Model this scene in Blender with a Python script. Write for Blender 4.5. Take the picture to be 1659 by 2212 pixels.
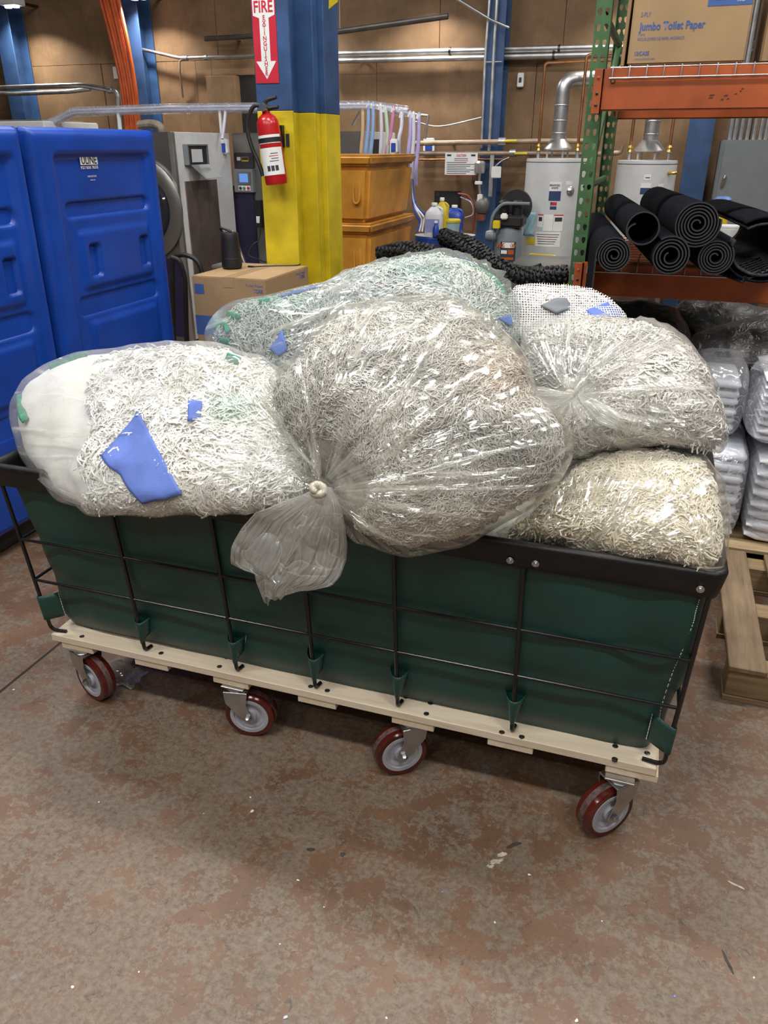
import bpy, bmesh, math, random
import numpy as np
from mathutils import Vector, Matrix

# ------------------------------------------------------------------ scene reset
for o in list(bpy.data.objects):
    bpy.data.objects.remove(o)
sc = bpy.context.scene
COL = sc.collection
R = math.radians

# ------------------------------------------------------------------ camera, world, exposure
# building axes: X along the back wall, Y into the room, Z up.  Hand-held phone at 1.6 m.
F = 1661.0; CX, CY = 829.5, 1106.0; PITCH = math.atan(F / 3494.0); H = 1.6; YAW = R(18.7)
cam_d = bpy.data.cameras.new('camera'); cam = bpy.data.objects.new('camera', cam_d); COL.objects.link(cam)
cam.location = (0, 0, H); cam.rotation_euler = (math.pi / 2 - PITCH, 0, YAW)
cam_d.sensor_fit = 'HORIZONTAL'; cam_d.sensor_width = 36.0; cam_d.lens = 36.0 * F / 1659.0
cam_d.clip_start = 0.05; cam_d.clip_end = 60
sc.camera = cam
w = bpy.data.worlds.new('world'); sc.world = w; w.use_nodes = True
w.node_tree.nodes['Background'].inputs[0].default_value = (0.75, 0.85, 1.0, 1)
w.node_tree.nodes['Background'].inputs[1].default_value = 0.02
sc.view_settings.view_transform = 'Standard'
try: sc.view_settings.look = 'None'
except Exception: pass
sc.view_settings.gamma = 1.0; sc.view_settings.use_curve_mapping = False
EXPOSURE = 0.0
cy = sc.cycles
cy.max_bounces = 7; cy.diffuse_bounces = 3; cy.glossy_bounces = 2; cy.transmission_bounces = 3; cy.transparent_max_bounces = 12; cy.use_light_tree = False; cy.use_adaptive_sampling = True; cy.adaptive_threshold = 0.05
sc.view_settings.exposure = EXPOSURE
LAMP_W = 62.0          # each ceiling strip lamp
WALL_W = 17.0          # each wall flood lamp
CEIL_Z = 4.6
# ceiling strip lamps: (x, y) centres, 1.2 m long
CEIL_LAMPS = [(-3.4, 2.6), (-0.9, 2.6), (1.7, 2.6), (-3.4, -0.3), (-0.9, -0.3), (1.7, -0.3), (-3.4, 5.2), (-0.6, 5.2), (2.2, 5.2), (-3.4, -2.6), (-0.9, -2.6), (1.7, -2.6)]
ROW_W = [1.4, 1.15, 0.8, 0.55]
WALL_LAMPS = [-7.0, -5.39, -3.75, -2.35, -0.35, 1.4]

_c, _s, _ca, _sa = math.cos(PITCH), math.sin(PITCH), math.cos(YAW), math.sin(YAW)
def ray(x, y):
    a = (x - CX) / F; b = (y - CY) / F
    X, Y, Z = a, _c - b * _s, -_s - b * _c
    return X * _ca - Y * _sa, X * _sa + Y * _ca, Z
def PV(x, y, v):
    d = ray(x, y); t = v / d[1]; return Vector((d[0] * t, v, H + d[2] * t))
def PU(x, y, u):
    d = ray(x, y); t = u / d[0]; return Vector((u, d[1] * t, H + d[2] * t))
def PZ(x, y, z):
    d = ray(x, y); t = (z - H) / d[2]; return Vector((d[0] * t, d[1] * t, z))

rnd = random.Random(7)
# ------------------------------------------------------------------ materials
MATS = {}
def _nt(name):
    m = bpy.data.materials.new(name); m.use_nodes = True
    nt = m.node_tree; b = nt.nodes['Principled BSDF']
    MATS[name] = m
    return m, nt, b
def N(nt, t, **kw):
    n = nt.nodes.new(t)
    for k, v in kw.items(): setattr(n, k, v)
    return n
def coords(nt, scale=(1, 1, 1)):
    tc = N(nt, 'ShaderNodeTexCoord'); mp = N(nt, 'ShaderNodeMapping')
    mp.inputs['Scale'].default_value = scale
    nt.links.new(tc.outputs['Object'], mp.inputs[0]); return mp.outputs[0]
def noise(nt, vec, scale, detail=4, rough=0.55, dist=0.0):
    n = N(nt, 'ShaderNodeTexNoise'); n.inputs['Scale'].default_value = scale
    n.inputs['Detail'].default_value = detail; n.inputs['Roughness'].default_value = rough
    n.inputs['Distortion'].default_value = dist
    nt.links.new(vec, n.inputs['Vector']); return n.outputs['Fac']
def ramp(nt, fac, stops):
    r = N(nt, 'ShaderNodeValToRGB'); e = r.color_ramp.elements
    while len(e) < len(stops): e.new(0.5)
    for i, (p, c) in enumerate(stops):
        e[i].position = p; e[i].color = (c[0], c[1], c[2], 1) if not isinstance(c, (int, float)) else (c, c, c, 1)
    nt.links.new(fac, r.inputs[0]); return r.outputs[0]
def mixc(nt, fac, a, b, mode='MIX'):
    m = N(nt, 'ShaderNodeMix', data_type='RGBA', blend_type=mode)
    for sock, val in ((m.inputs[0], fac), (m.inputs[6], a), (m.inputs[7], b)):
        if hasattr(val, 'is_linked'): nt.links.new(val, sock)
        elif isinstance(val, (int, float)): sock.default_value = val
        else: sock.default_value = (*val[:3], 1)
    return m.outputs[2]
def bump(nt, b, h, strength, dist=0.01):
    n = N(nt, 'ShaderNodeBump'); n.inputs['Strength'].default_value = strength; n.inputs['Distance'].default_value = dist
    nt.links.new(h, n.inputs['Height']); nt.links.new(n.outputs[0], b.inputs['Normal'])
def M(name, col, rough=0.5, metal=0.0, var=0.12, scale=9.0, bmp=0.0, bscale=60.0, spec=0.5, coat=0.0, stretch=(1, 1, 1)):
    if name in MATS: return MATS[name]
    m, nt, b = _nt(name)
    v = coords(nt, stretch)
    f = noise(nt, v, scale)
    dark = tuple(c * (1 - var * 1.6) for c in col); lite = tuple(min(1, c * (1 + var)) for c in col)
    nt.links.new(ramp(nt, f, [(0.3, dark), (0.7, lite)]), b.inputs['Base Color'])
    b.inputs['Roughness'].default_value = rough; b.inputs['Metallic'].default_value = metal
    b.inputs['Specular IOR Level'].default_value = spec; b.inputs['Coat Weight'].default_value = coat
    if bmp: bump(nt, b, noise(nt, v, bscale), bmp, 0.004)
    return m
def wood(name, a, bcol, ax=0, scale=14.0, rough=0.65):
    m, nt, b = _nt(name)
    st = [9.0, 9.0, 9.0]; st[ax] = 0.7
    v = coords(nt, st)
    f = noise(nt, v, scale * 0.22, 6, 0.6, 0.8)
    g = noise(nt, v, scale, 3)
    c1 = ramp(nt, f, [(0.3, a), (0.72, bcol)])
    dk = tuple(x * 0.72 for x in a)
    nt.links.new(mixc(nt, ramp(nt, g, [(0.55, 0.0), (0.8, 0.55)]), c1, dk), b.inputs['Base Color'])
    b.inputs['Roughness'].default_value = rough
    bump(nt, b, g, 0.25, 0.002)
    return m
def emit(name, col, st):
    m, nt, b = _nt(name)
    b.inputs['Base Color'].default_value = (*col, 1); b.inputs['Emission Color'].default_value = (*col, 1)
    b.inputs['Emission Strength'].default_value = st; m.cycles.emission_sampling = 'NONE'
    return m

# floor: worn red-brown paint over grey concrete
def floor_mat():
    m, nt, b = _nt('worn_painted_concrete')
    v = coords(nt)
    big = noise(nt, v, 0.9, 3); mid = noise(nt, v, 11.0, 8, 0.72, 0.4); fine = noise(nt, v, 60.0, 8, 0.8); sp = noise(nt, v, 170.0, 3, 0.7)
    paint = ramp(nt, noise(nt, v, 3.5, 7, 0.68), [(0.25, (0.092, 0.049, 0.029)), (0.5, (0.142, 0.079, 0.046)), (0.75, (0.185, 0.106, 0.061))])
    conc = ramp(nt, fine, [(0.34, (0.075, 0.058, 0.042)), (0.66, (0.26, 0.215, 0.165))])
    gx = N(nt, 'ShaderNodeSeparateXYZ'); nt.links.new(v, gx.inputs[0])
    side = N(nt, 'ShaderNodeMapRange'); side.inputs[1].default_value = -0.9; side.inputs[2].default_value = 0.6
    side.inputs[3].default_value = -0.05; side.inputs[4].default_value = 0.065; nt.links.new(gx.outputs[0], side.inputs[0])
    ad = N(nt, 'ShaderNodeMath', operation='ADD'); nt.links.new(mid, ad.inputs[0]); nt.links.new(side.outputs[0], ad.inputs[1])
    a2 = N(nt, 'ShaderNodeMath', operation='MULTIPLY_ADD'); nt.links.new(big, a2.inputs[0]); a2.inputs[1].default_value = 0.30; nt.links.new(ad.outputs[0], a2.inputs[2])
    a3 = N(nt, 'ShaderNodeMath', operation='MULTIPLY_ADD'); nt.links.new(fine, a3.inputs[0]); a3.inputs[1].default_value = 0.55; nt.links.new(a2.outputs[0], a3.inputs[2])
    wear = ramp(nt, a3.outputs[0], [(0.965, 0.0), (1.05, 0.65)])
    c1 = mixc(nt, wear, paint, conc)
    c2 = mixc(nt, ramp(nt, noise(nt, v, 38.0, 6, 0.72, 1.2), [(0.57, 0.0), (0.68, 0.7)]), c1, (0.045, 0.034, 0.026))
    c3 = mixc(nt, ramp(nt, sp, [(0.62, 0.0), (0.72, 0.5)]), c2, (0.26, 0.22, 0.175))
    blot = ramp(nt, noise(nt, v, 11.0, 5, 0.65, 0.3), [(0.66, 0.0), (0.73, 0.55)])
    c4 = mixc(nt, blot, c3, (0.25, 0.25, 0.25))
    nt.links.new(c4, b.inputs['Base Color'])
    nt.links.new(ramp(nt, mid, [(0.3, 0.38), (0.7, 0.62)]), b.inputs['Roughness'])
    bump(nt, b, a3.outputs[0], 0.25, 0.004)
    return m
def ply_mat():
    m, nt, b = _nt('stained_plywood')
    v = coords(nt)
    f = noise(nt, v, 3.0, 7, 0.65, 0.4); g = noise(nt, coords(nt, (14, 14, 1.2)), 3.0, 4)
    c1 = ramp(nt, f, [(0.25, (0.125, 0.070, 0.033)), (0.55, (0.205, 0.122, 0.062)), (0.8, (0.275, 0.170, 0.090))])
    c2 = mixc(nt, ramp(nt, g, [(0.55, 0.0), (0.75, 0.4)]), c1, (0.115, 0.068, 0.033))
    nt.links.new(c2, b.inputs['Base Color']); b.inputs['Roughness'].default_value = 0.75
    return m
FLOOR = floor_mat(); PLY = ply_mat()
PINE = wood('pale_pine', (0.54, 0.435, 0.31), (0.68, 0.585, 0.455), 0)
PINE_Y = wood('pale_pine_cross', (0.54, 0.43, 0.30), (0.66, 0.55, 0.41), 1)
OLDWOOD = wood('weathered_pallet_wood', (0.13, 0.085, 0.045), (0.25, 0.175, 0.10), 1)
OLDWOOD_X = wood('weathered_pallet_wood_cross', (0.16, 0.10, 0.05), (0.29, 0.20, 0.10), 0)
NEWWOOD_X = wood('light_pallet_wood', (0.30, 0.21, 0.11), (0.42, 0.31, 0.18), 0)
BLACKROD = M('black_powder_coat', (0.007, 0.007, 0.008), 0.2, 0.0, 0.1)
BLACKTRIM = M('black_vinyl_binding', (0.008, 0.0075, 0.008), 0.45, 0.0, 0.25, 20, 0.25, 120, 0.35)
STEEL = M('zinc_steel', (0.55, 0.56, 0.57), 0.28, 1.0, 0.12, 15)
DARKSTEEL = M('dark_screw', (0.09, 0.085, 0.08), 0.4, 0.9, 0.2)
HUBGREY = M('grey_hub_plastic', (0.36, 0.36, 0.40), 0.45, 0, 0.05)
TREAD = M('maroon_polyurethane', (0.075, 0.009, 0.006), 0.16, 0, 0.3, 14, 0.0, 60, 0.6)
TREADDUST = M('dusty_wheel_band', (0.115, 0.068, 0.060), 0.55, 0, 0.4, 90)
BLUEPLASTIC = M('blue_rotomoulded_plastic', (0.004, 0.050, 0.33), 0.33, 0, 0.12, 5, 0.15, 240, 0.5)
COLBLUE = M('column_blue_paint', (0.030, 0.075, 0.19), 0.5, 0, 0.22, 6)
COLYELLOW = M('column_yellow_paint', (0.62, 0.47, 0.012), 0.5, 0, 0.16, 6, 0.1, 30)
RED = M('extinguisher_red', (0.42, 0.012, 0.014), 0.25, 0, 0.08)
SIGNRED = M('sign_red', (0.52, 0.02, 0.04), 0.4, 0, 0.06)
WHITE = M('white_paint', (0.78, 0.79, 0.80), 0.45, 0, 0.05)
PAPER = M('paper_label', (0.74, 0.74, 0.72), 0.6, 0, 0.06)
BLACKRUB = M('black_rubber', (0.010, 0.010, 0.011), 0.55, 0, 0.3, 12, 0.2, 90)
CARPET = M('black_mat_pile', (0.007, 0.008, 0.012), 0.95, 0, 0.4, 50, 0.6, 350, 0.1)
CARPET2 = M('grey_mat_pile', (0.045, 0.045, 0.055), 0.95, 0, 0.35, 60, 0.6, 350, 0.1)
CARD = M('cardboard', (0.34, 0.22, 0.11), 0.75, 0, 0.1, 4, 0.06, 90)
INKBLUE = M('blue_carton_ink', (0.045, 0.105, 0.31), 0.7, 0, 0.1)
INKDARK = M('dark_ink', (0.03, 0.03, 0.035), 0.6, 0, 0.05)
RACKGREEN = M('rack_green_paint', (0.050, 0.125, 0.045), 0.45, 0, 0.25, 8)
RACKORANGE = M('rack_orange_paint', (0.40, 0.085, 0.020), 0.45, 0, 0.2, 5)
GALV = M('galvanised_steel', (0.52, 0.53, 0.54), 0.38, 0.9, 0.22, 7)
COPPER = M('copper_pipe', (0.40, 0.185, 0.085), 0.38, 0.85, 0.25, 10)
OLDPIPE = M('dusty_pipe', (0.34, 0.25, 0.18), 0.5, 0.4, 0.2, 10)
BRASS = M('brass', (0.55, 0.36, 0.10), 0.3, 1.0, 0.15)
HEATER = M('heater_enamel', (0.50, 0.51, 0.51), 0.38, 0, 0.05)
CABGREY = M('cabinet_grey', (0.17, 0.185, 0.195), 0.5, 0, 0.06)
TANKGREY = M('compressor_grey', (0.16, 0.19, 0.21), 0.4, 0, 0.1)
ORANGETUB = M('orange_poly', (0.60, 0.27, 0.035), 0.42, 0, 0.28, 3, 0.12, 60)
STAIN = M('stainless', (0.30, 0.29, 0.28), 0.35, 0.85, 0.12, 4)
DARKPANEL = M('dark_machine_panel', (0.045, 0.042, 0.055), 0.4, 0.2, 0.15)
NAVY = M('navy_machine_panel', (0.018, 0.016, 0.05), 0.4, 0, 0.15)
BROWNPANEL = M('brown_access_panel', (0.16, 0.125, 0.105), 0.4, 0.3, 0.12)
YELLOW = M('yellow_plastic', (0.60, 0.45, 0.02), 0.45, 0, 0.12)
GREEN = M('green_button', (0.02, 0.25, 0.08), 0.4)
TEAL = M('teal_green_yarn', (0.055, 0.24, 0.15), 0.85, 0, 0.3, 60, 0.5, 300)
MOPBLUE = M('blue_mop_band', (0.105, 0.17, 0.50), 0.8, 0, 0.14, 14, 0.35, 420)
STITCH = M('white_thread', (0.62, 0.63, 0.60), 0.8)
ORANGEHOSE = M('orange_hose', (0.62, 0.105, 0.018), 0.4, 0, 0.2, 6)
CLEARHOSE = M('milky_hose', (0.60, 0.60, 0.72), 0.25, 0, 0.1)
LCD = emit('lcd_screen', (0.10, 0.22, 0.55), 0.7)
LAMPLENS = emit('lamp_lens', (0.95, 0.98, 1.0), 6.0)
JUGBLUE = M('jug_blue', (0.02, 0.06, 0.38), 0.35, 0, 0.1)
JUGWHITE = M('jug_natural', (0.60, 0.62, 0.66), 0.35, 0, 0.06)
DRUMBLUE = M('drum_blue', (0.008, 0.045, 0.24), 0.4, 0, 0.1)
LINEN = M('white_linen', (0.80, 0.81, 0.84), 0.85, 0, 0.06, 12, 0.25, 80)
GREYBAG = None
SPEAKER = M('speaker_black', (0.008, 0.008, 0.010), 0.5, 0, 0.1)
ALU = M('aluminium', (0.50, 0.49, 0.47), 0.35, 0.8, 0.1)
LTBLUE = M('light_blue_paper', (0.30, 0.52, 0.60), 0.6)
CEILM = M('dark_ceiling', (0.10, 0.095, 0.09), 0.8)
OTHERWALL = M('grey_wall_paint', (0.22, 0.20, 0.18), 0.8)

def vinyl_mat():
    m, nt, b = _nt('green_vinyl')
    v = coords(nt)
    f = noise(nt, v, 5.0)
    nt.links.new(ramp(nt, f, [(0.3, (0.006, 0.041, 0.033)), (0.7, (0.009, 0.055, 0.045))]), b.inputs['Base Color'])
    b.inputs['Roughness'].default_value = 0.36
    w1 = N(nt, 'ShaderNodeTexWave', bands_direction='Z'); w1.inputs['Scale'].default_value = 90
    w2 = N(nt, 'ShaderNodeTexWave', bands_direction='X'); w2.inputs['Scale'].default_value = 90
    nt.links.new(v, w1.inputs[0]); nt.links.new(v, w2.inputs[0])
    mx = N(nt, 'ShaderNodeMath', operation='MULTIPLY'); nt.links.new(w1.outputs['Fac'], mx.inputs[0]); nt.links.new(w2.outputs['Fac'], mx.inputs[1])
    a = N(nt, 'ShaderNodeMath', operation='MULTIPLY_ADD'); nt.links.new(noise(nt, v, 7.0, 3), a.inputs[0]); a.inputs[1].default_value = 4.0
    nt.links.new(mx.outputs[0], a.inputs[2])
    bump(nt, b, a.outputs[0], 0.30, 0.003)
    return m
VINYL = vinyl_mat()

def film_mat(name, tint, haze, bscale=9.0, bstr=0.9, rough=0.12, hazecol=(0.85, 0.86, 0.84), crump=0.3, f0=0.10, crease=0.07):
    """thin clear polythene: see-through, glossy creases, a little milky scatter, painted highlight streaks"""
    m, nt, b = _nt(name)
    out = nt.nodes['Material Output']; nt.nodes.remove(b)
    at = N(nt, 'ShaderNodeAttribute', attribute_name='pleat')
    mp = N(nt, 'ShaderNodeMapping'); nt.links.new(at.outputs['Vector'], mp.inputs[0]); mp.inputs['Scale'].default_value = (1, 1, 1)
    n1 = noise(nt, mp.outputs[0], bscale, 1.5, 0.5, 0.3)
    rg = N(nt, 'ShaderNodeMath', operation='SUBTRACT'); nt.links.new(n1, rg.inputs[0]); rg.inputs[1].default_value = 0.5
    ab = N(nt, 'ShaderNodeMath', operation='ABSOLUTE'); nt.links.new(rg.outputs[0], ab.inputs[0])
    v = coords(nt)
    n2 = noise(nt, v, 12.0, 1.0, 0.5, 0.8)
    s2 = N(nt, 'ShaderNodeMath', operation='SUBTRACT'); nt.links.new(n2, s2.inputs[0]); s2.inputs[1].default_value = 0.5
    a2 = N(nt, 'ShaderNodeMath', operation='ABSOLUTE'); nt.links.new(s2.outputs[0], a2.inputs[0])
    sm = N(nt, 'ShaderNodeMath', operation='MULTIPLY_ADD'); nt.links.new(a2.outputs[0], sm.inputs[0]); sm.inputs[1].default_value = crump; nt.links.new(ab.outputs[0], sm.inputs[2])
    bp = N(nt, 'ShaderNodeBump'); bp.inputs['Strength'].default_value = bstr; bp.inputs['Distance'].default_value = 0.03
    nt.links.new(sm.outputs[0], bp.inputs['Height'])
    tr = N(nt, 'ShaderNodeBsdfTransparent'); tr.inputs[0].default_value = (*tint, 1)
    gl = N(nt, 'ShaderNodeBsdfGlossy'); gl.inputs['Roughness'].default_value = rough; gl.inputs[0].default_value = (1, 1, 1, 1)
    nt.links.new(bp.outputs[0], gl.inputs['Normal'])
    df = N(nt, 'ShaderNodeBsdfDiffuse'); df.inputs[0].default_value = (*hazecol, 1); nt.links.new(bp.outputs[0], df.inputs['Normal'])
    tl = N(nt, 'ShaderNodeBsdfTranslucent'); tl.inputs[0].default_value = (*hazecol, 1)
    hz = N(nt, 'ShaderNodeMixShader'); hz.inputs[0].default_value = 0.5
    nt.links.new(df.outputs[0], hz.inputs[1]); nt.links.new(tl.outputs[0], hz.inputs[2])
    lw = N(nt, 'ShaderNodeLayerWeight'); lw.inputs['Blend'].default_value = 0.25; 
    hf = N(nt, 'ShaderNodeMath', operation='MULTIPLY_ADD'); nt.links.new(lw.outputs['Facing'], hf.inputs[0]); hf.inputs[1].default_value = 0.12; hf.inputs[2].default_value = haze
    # crease highlights painted in as white haze, on top of doubled film's milkiness
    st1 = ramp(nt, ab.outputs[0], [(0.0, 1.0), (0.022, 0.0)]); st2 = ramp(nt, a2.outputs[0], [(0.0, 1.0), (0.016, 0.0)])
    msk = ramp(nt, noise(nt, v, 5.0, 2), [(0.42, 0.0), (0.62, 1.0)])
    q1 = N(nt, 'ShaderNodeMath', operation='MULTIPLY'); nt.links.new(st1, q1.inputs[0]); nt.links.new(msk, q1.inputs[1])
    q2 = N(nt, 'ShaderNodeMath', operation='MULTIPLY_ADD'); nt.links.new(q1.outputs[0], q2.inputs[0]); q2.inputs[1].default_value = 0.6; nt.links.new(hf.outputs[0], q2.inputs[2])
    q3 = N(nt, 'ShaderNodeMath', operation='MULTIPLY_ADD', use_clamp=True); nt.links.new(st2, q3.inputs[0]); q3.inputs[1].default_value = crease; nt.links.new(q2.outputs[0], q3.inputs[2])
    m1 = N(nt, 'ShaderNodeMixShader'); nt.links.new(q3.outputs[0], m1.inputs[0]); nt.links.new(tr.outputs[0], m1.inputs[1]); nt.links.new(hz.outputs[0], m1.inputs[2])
    lw2 = N(nt, 'ShaderNodeLayerWeight'); lw2.inputs['Blend'].default_value = 0.5
    p5 = N(nt, 'ShaderNodeMath', operation='POWER'); nt.links.new(lw2.outputs['Facing'], p5.inputs[0]); p5.inputs[1].default_value = 4.0
    f2 = N(nt, 'ShaderNodeMath', operation='MULTIPLY_ADD', use_clamp=True); nt.links.new(p5.outputs[0], f2.inputs[0]); f2.inputs[1].default_value = 0.5; f2.inputs[2].default_value = f0
    m2 = N(nt, 'ShaderNodeMixShader'); nt.links.new(f2.outputs[0], m2.inputs[0]); nt.links.new(m1.outputs[0], m2.inputs[1]); nt.links.new(gl.outputs[0], m2.inputs[2])
    nt.links.new(m2.outputs[0], out.inputs[0])
    return m
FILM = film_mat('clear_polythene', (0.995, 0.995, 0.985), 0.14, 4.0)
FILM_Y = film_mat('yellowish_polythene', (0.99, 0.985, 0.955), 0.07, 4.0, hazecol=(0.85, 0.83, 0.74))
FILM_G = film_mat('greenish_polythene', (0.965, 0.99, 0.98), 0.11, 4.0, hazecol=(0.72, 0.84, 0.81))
FILM_TAIL = film_mat('clear_polythene_gather', (0.99, 0.99, 0.975), 0.36, 3.0, 1.0, 0.14, (0.95, 0.95, 0.91), 1.1, 0.16, 0.40)  # glints on the gather painted stronger, as white haze along its creases
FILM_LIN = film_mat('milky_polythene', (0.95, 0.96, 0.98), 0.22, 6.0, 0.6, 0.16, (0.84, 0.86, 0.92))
def blackbag_mat():
    m, nt, b = _nt('grey_bin_liner')
    v = coords(nt)
    b.inputs['Base Color'].default_value = (0.085, 0.083, 0.08, 1); b.inputs['Roughness'].default_value = 0.3
    bump(nt, b, noise(nt, v, 16.0, 4, 0.55, 1.0), 0.7, 0.03)
    return m
GREYBAG = blackbag_mat()
def yarn_mat():
    m, nt, b = _nt('cotton_yarn')
    at = N(nt, 'ShaderNodeAttribute', attribute_name='tint')
    nt.links.new(at.outputs['Color'], b.inputs['Base Color']); b.inputs['Roughness'].default_value = 0.9
    b.inputs['Specular IOR Level'].default_value = 0.15
    return m
YARN = yarn_mat()
def net_mat():
    m, nt, b = _nt('white_mesh_net')
    out = nt.nodes['Material Output']
    at = N(nt, 'ShaderNodeAttribute', attribute_name='pleat')
    sp = N(nt, 'ShaderNodeSeparateXYZ'); nt.links.new(at.outputs['Vector'], sp.inputs[0])
    def line(sock):
        a = N(nt, 'ShaderNodeMath', operation='FRACT'); nt.links.new(sock, a.inputs[0])
        l = N(nt, 'ShaderNodeMath', operation='LESS_THAN'); nt.links.new(a.outputs[0], l.inputs[0]); l.inputs[1].default_value = 0.27
        return l.outputs[0]
    mx = N(nt, 'ShaderNodeMath', operation='MAXIMUM'); nt.links.new(line(sp.outputs[0]), mx.inputs[0]); nt.links.new(line(sp.outputs[1]), mx.inputs[1])
    b.inputs['Base Color'].default_value = (0.72, 0.73, 0.74, 1); b.inputs['Roughness'].default_value = 0.7
    nt.links.new(mx.outputs[0], b.inputs['Alpha'])
    return m
NET = net_mat()

# ------------------------------------------------------------------ mesh helpers
ROOT = {}           # object -> world origin of its top-level thing
def tag(o, label, cat, group=None, kind=None):
    o['label'] = label; o['category'] = cat
    if group: o['group'] = group
    if kind: o['kind'] = kind
    return o
def thing(name, label, cat, loc, group=None):
    o = bpy.data.objects.new(name, None); COL.objects.link(o); o.empty_display_size = 0.1
    o.location = loc; ROOT[o] = Vector(loc)
    return tag(o, label, cat, group)
def root_of(o):
    while o.parent: o = o.parent
    return o
def link(name, me, mat, parent=None, kind=None, label=None):
    """mesh given in world coordinates"""
    o = bpy.data.objects.new(name, me); COL.objects.link(o)
    if mat:
        me.materials.clear()
        for mm in (mat if isinstance(mat, (list, tuple)) else [mat]): me.materials.append(mm)
    if parent is not None:
        r = root_of(parent); off = ROOT.get(r, Vector((0, 0, 0)))
        if off.length > 0: me.transform(Matrix.Translation(-off))
        o.parent = parent
    else:
        n = len(me.vertices); co = np.empty(n * 3, 'f'); me.vertices.foreach_get('co', co); co = co.reshape(-1, 3)
        mn, mx = co.min(0), co.max(0)
        L = Vector(((mn[0] + mx[0]) / 2, (mn[1] + mx[1]) / 2, mn[2]))
        me.transform(Matrix.Translation(-L)); o.location = L; ROOT[o] = L
    if kind: o['kind'] = kind
    if label: o['label'] = label
    return o
class MB:
    def __init__(s): s.v = []; s.f = []; s.smooth = False
    def add(s, vs, fs):
        b = len(s.v); s.v += [tuple(p) for p in vs]; s.f += [tuple(i + b for i in q) for q in fs]; return s
    def box(s, x0, x1, y0, y1, z0, z1):
        if x0 > x1: x0, x1 = x1, x0
        if y0 > y1: y0, y1 = y1, y0
        if z0 > z1: z0, z1 = z1, z0
        v = [(x, y, z) for z in (z0, z1) for y in (y0, y1) for x in (x0, x1)]
        return s.add(v, [(0, 2, 3, 1), (4, 5, 7, 6), (0, 1, 5, 4), (2, 6, 7, 3), (0, 4, 6, 2), (1, 3, 7, 5)])
    def cyl(s, a, b, r, r2=None, n=14, cap=True):
        return s.tube([a, b], [r, r if r2 is None else r2], n, cap)
    def tube(s, pts, r, n=8, cap=True):
        pts = [Vector(p) for p in pts]; k = len(pts)
        rs = list(r) if isinstance(r, (list, tuple)) else [r] * k
        up = None; rings = []
        for i, p in enumerate(pts):
            t = (pts[min(i + 1, k - 1)] - pts[max(i - 1, 0)]).normalized()
            if up is None:
                up = Vector((0, 0, 1)) if abs(t.z) < 0.9 else Vector((0, 1, 0))
            x = t.cross(up)
            if x.length < 1e-4: x = t.orthogonal()
            x.normalize(); y = x.cross(t).normalized(); up = y
            rings.append([p + (x * math.cos(2 * math.pi * j / n) + y * math.sin(2 * math.pi * j / n)) * rs[i] for j in range(n)])
        b = len(s.v)
        for q in rings: s.v += [tuple(p) for p in q]
        for i in range(k - 1):
            for j in range(n):
                s.f.append((b + i * n + j, b + i * n + (j + 1) % n, b + (i + 1) * n + (j + 1) % n, b + (i + 1) * n + j))
        if cap:
            s.f.append(tuple(b + j for j in range(n))[::-1]); s.f.append(tuple(b + (k - 1) * n + j for j in range(n)))
        s.smooth = True
        return s
    def lathe(s, prof, c, axis='z', n=24, ring=False):
        """profile [(r, h)] around an axis through c"""
        c = Vector(c); ax = {'x': (Vector((0, 1, 0)), Vector((0, 0, 1)), Vector((1, 0, 0))), 'y': (Vector((1, 0, 0)), Vector((0, 0, 1)), Vector((0, 1, 0))), 'z': (Vector((1, 0, 0)), Vector((0, 1, 0)), Vector((0, 0, 1)))}[axis] if isinstance(axis, str) else axis
        b = len(s.v)
        for r, h in prof:
            for j in range(n):
                a = 2 * math.pi * j / n
                s.v.append(tuple(c + ax[0] * (r * math.cos(a)) + ax[1] * (r * math.sin(a)) + ax[2] * h))
        for i in range(len(prof) - 1):
            for j in range(n):
                s.f.append((b + i * n + j, b + i * n + (j + 1) % n, b + (i + 1) * n + (j + 1) % n, b + (i + 1) * n + j))
        k = len(prof) - 1
        if ring:
            for j in range(n): s.f.append((b + k * n + j, b + k * n + (j + 1) % n, b + (j + 1) % n, b + j))
        else:
            s.f.append(tuple(b + j for j in range(n))[::-1]); s.f.append(tuple(b + k * n + j for j in range(n)))
        s.smooth = True
        return s
    def prism(s, poly, d):
        """extrude a planar polygon (3-D points) by vector d"""
        n = len(poly); d = Vector(d); p = [Vector(q) for q in poly]; q = [a + d for a in p]
        return s.add(p + q, [tuple(range(n))[::-1], tuple(range(n, 2 * n))] + [(i, (i + 1) % n, n + (i + 1) % n, n + i) for i in range(n)])
    def mesh(s, name, bevel=0.0, seg=2, smooth=None):
        me = bpy.data.meshes.new(name); me.from_pydata(s.v, [], s.f); me.update()
        bm = bmesh.new(); bm.from_mesh(me)
        bmesh.ops.recalc_face_normals(bm, faces=bm.faces)
        if bevel > 0:
            ed = [e for e in bm.edges if len(e.link_faces) == 2 and e.calc_face_angle(0) > 0.6]
            bmesh.ops.bevel(bm, geom=ed, offset=bevel, segments=seg, affect='EDGES', clamp_overlap=True)
        bm.to_mesh(me); bm.free()
        if (s.smooth if smooth is None else smooth) or bevel > 0:
            me.polygons.foreach_set('use_smooth', [True] * len(me.polygons))
            try: me.set_sharp_from_angle(angle=R(35))
            except Exception: pass
        return me
    def build(s, name, mat, parent=None, bevel=0.0, seg=2, smooth=None, kind=None, label=None):
        return link(name, s.mesh(name, bevel, seg, smooth), mat, parent, kind, label)
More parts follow.
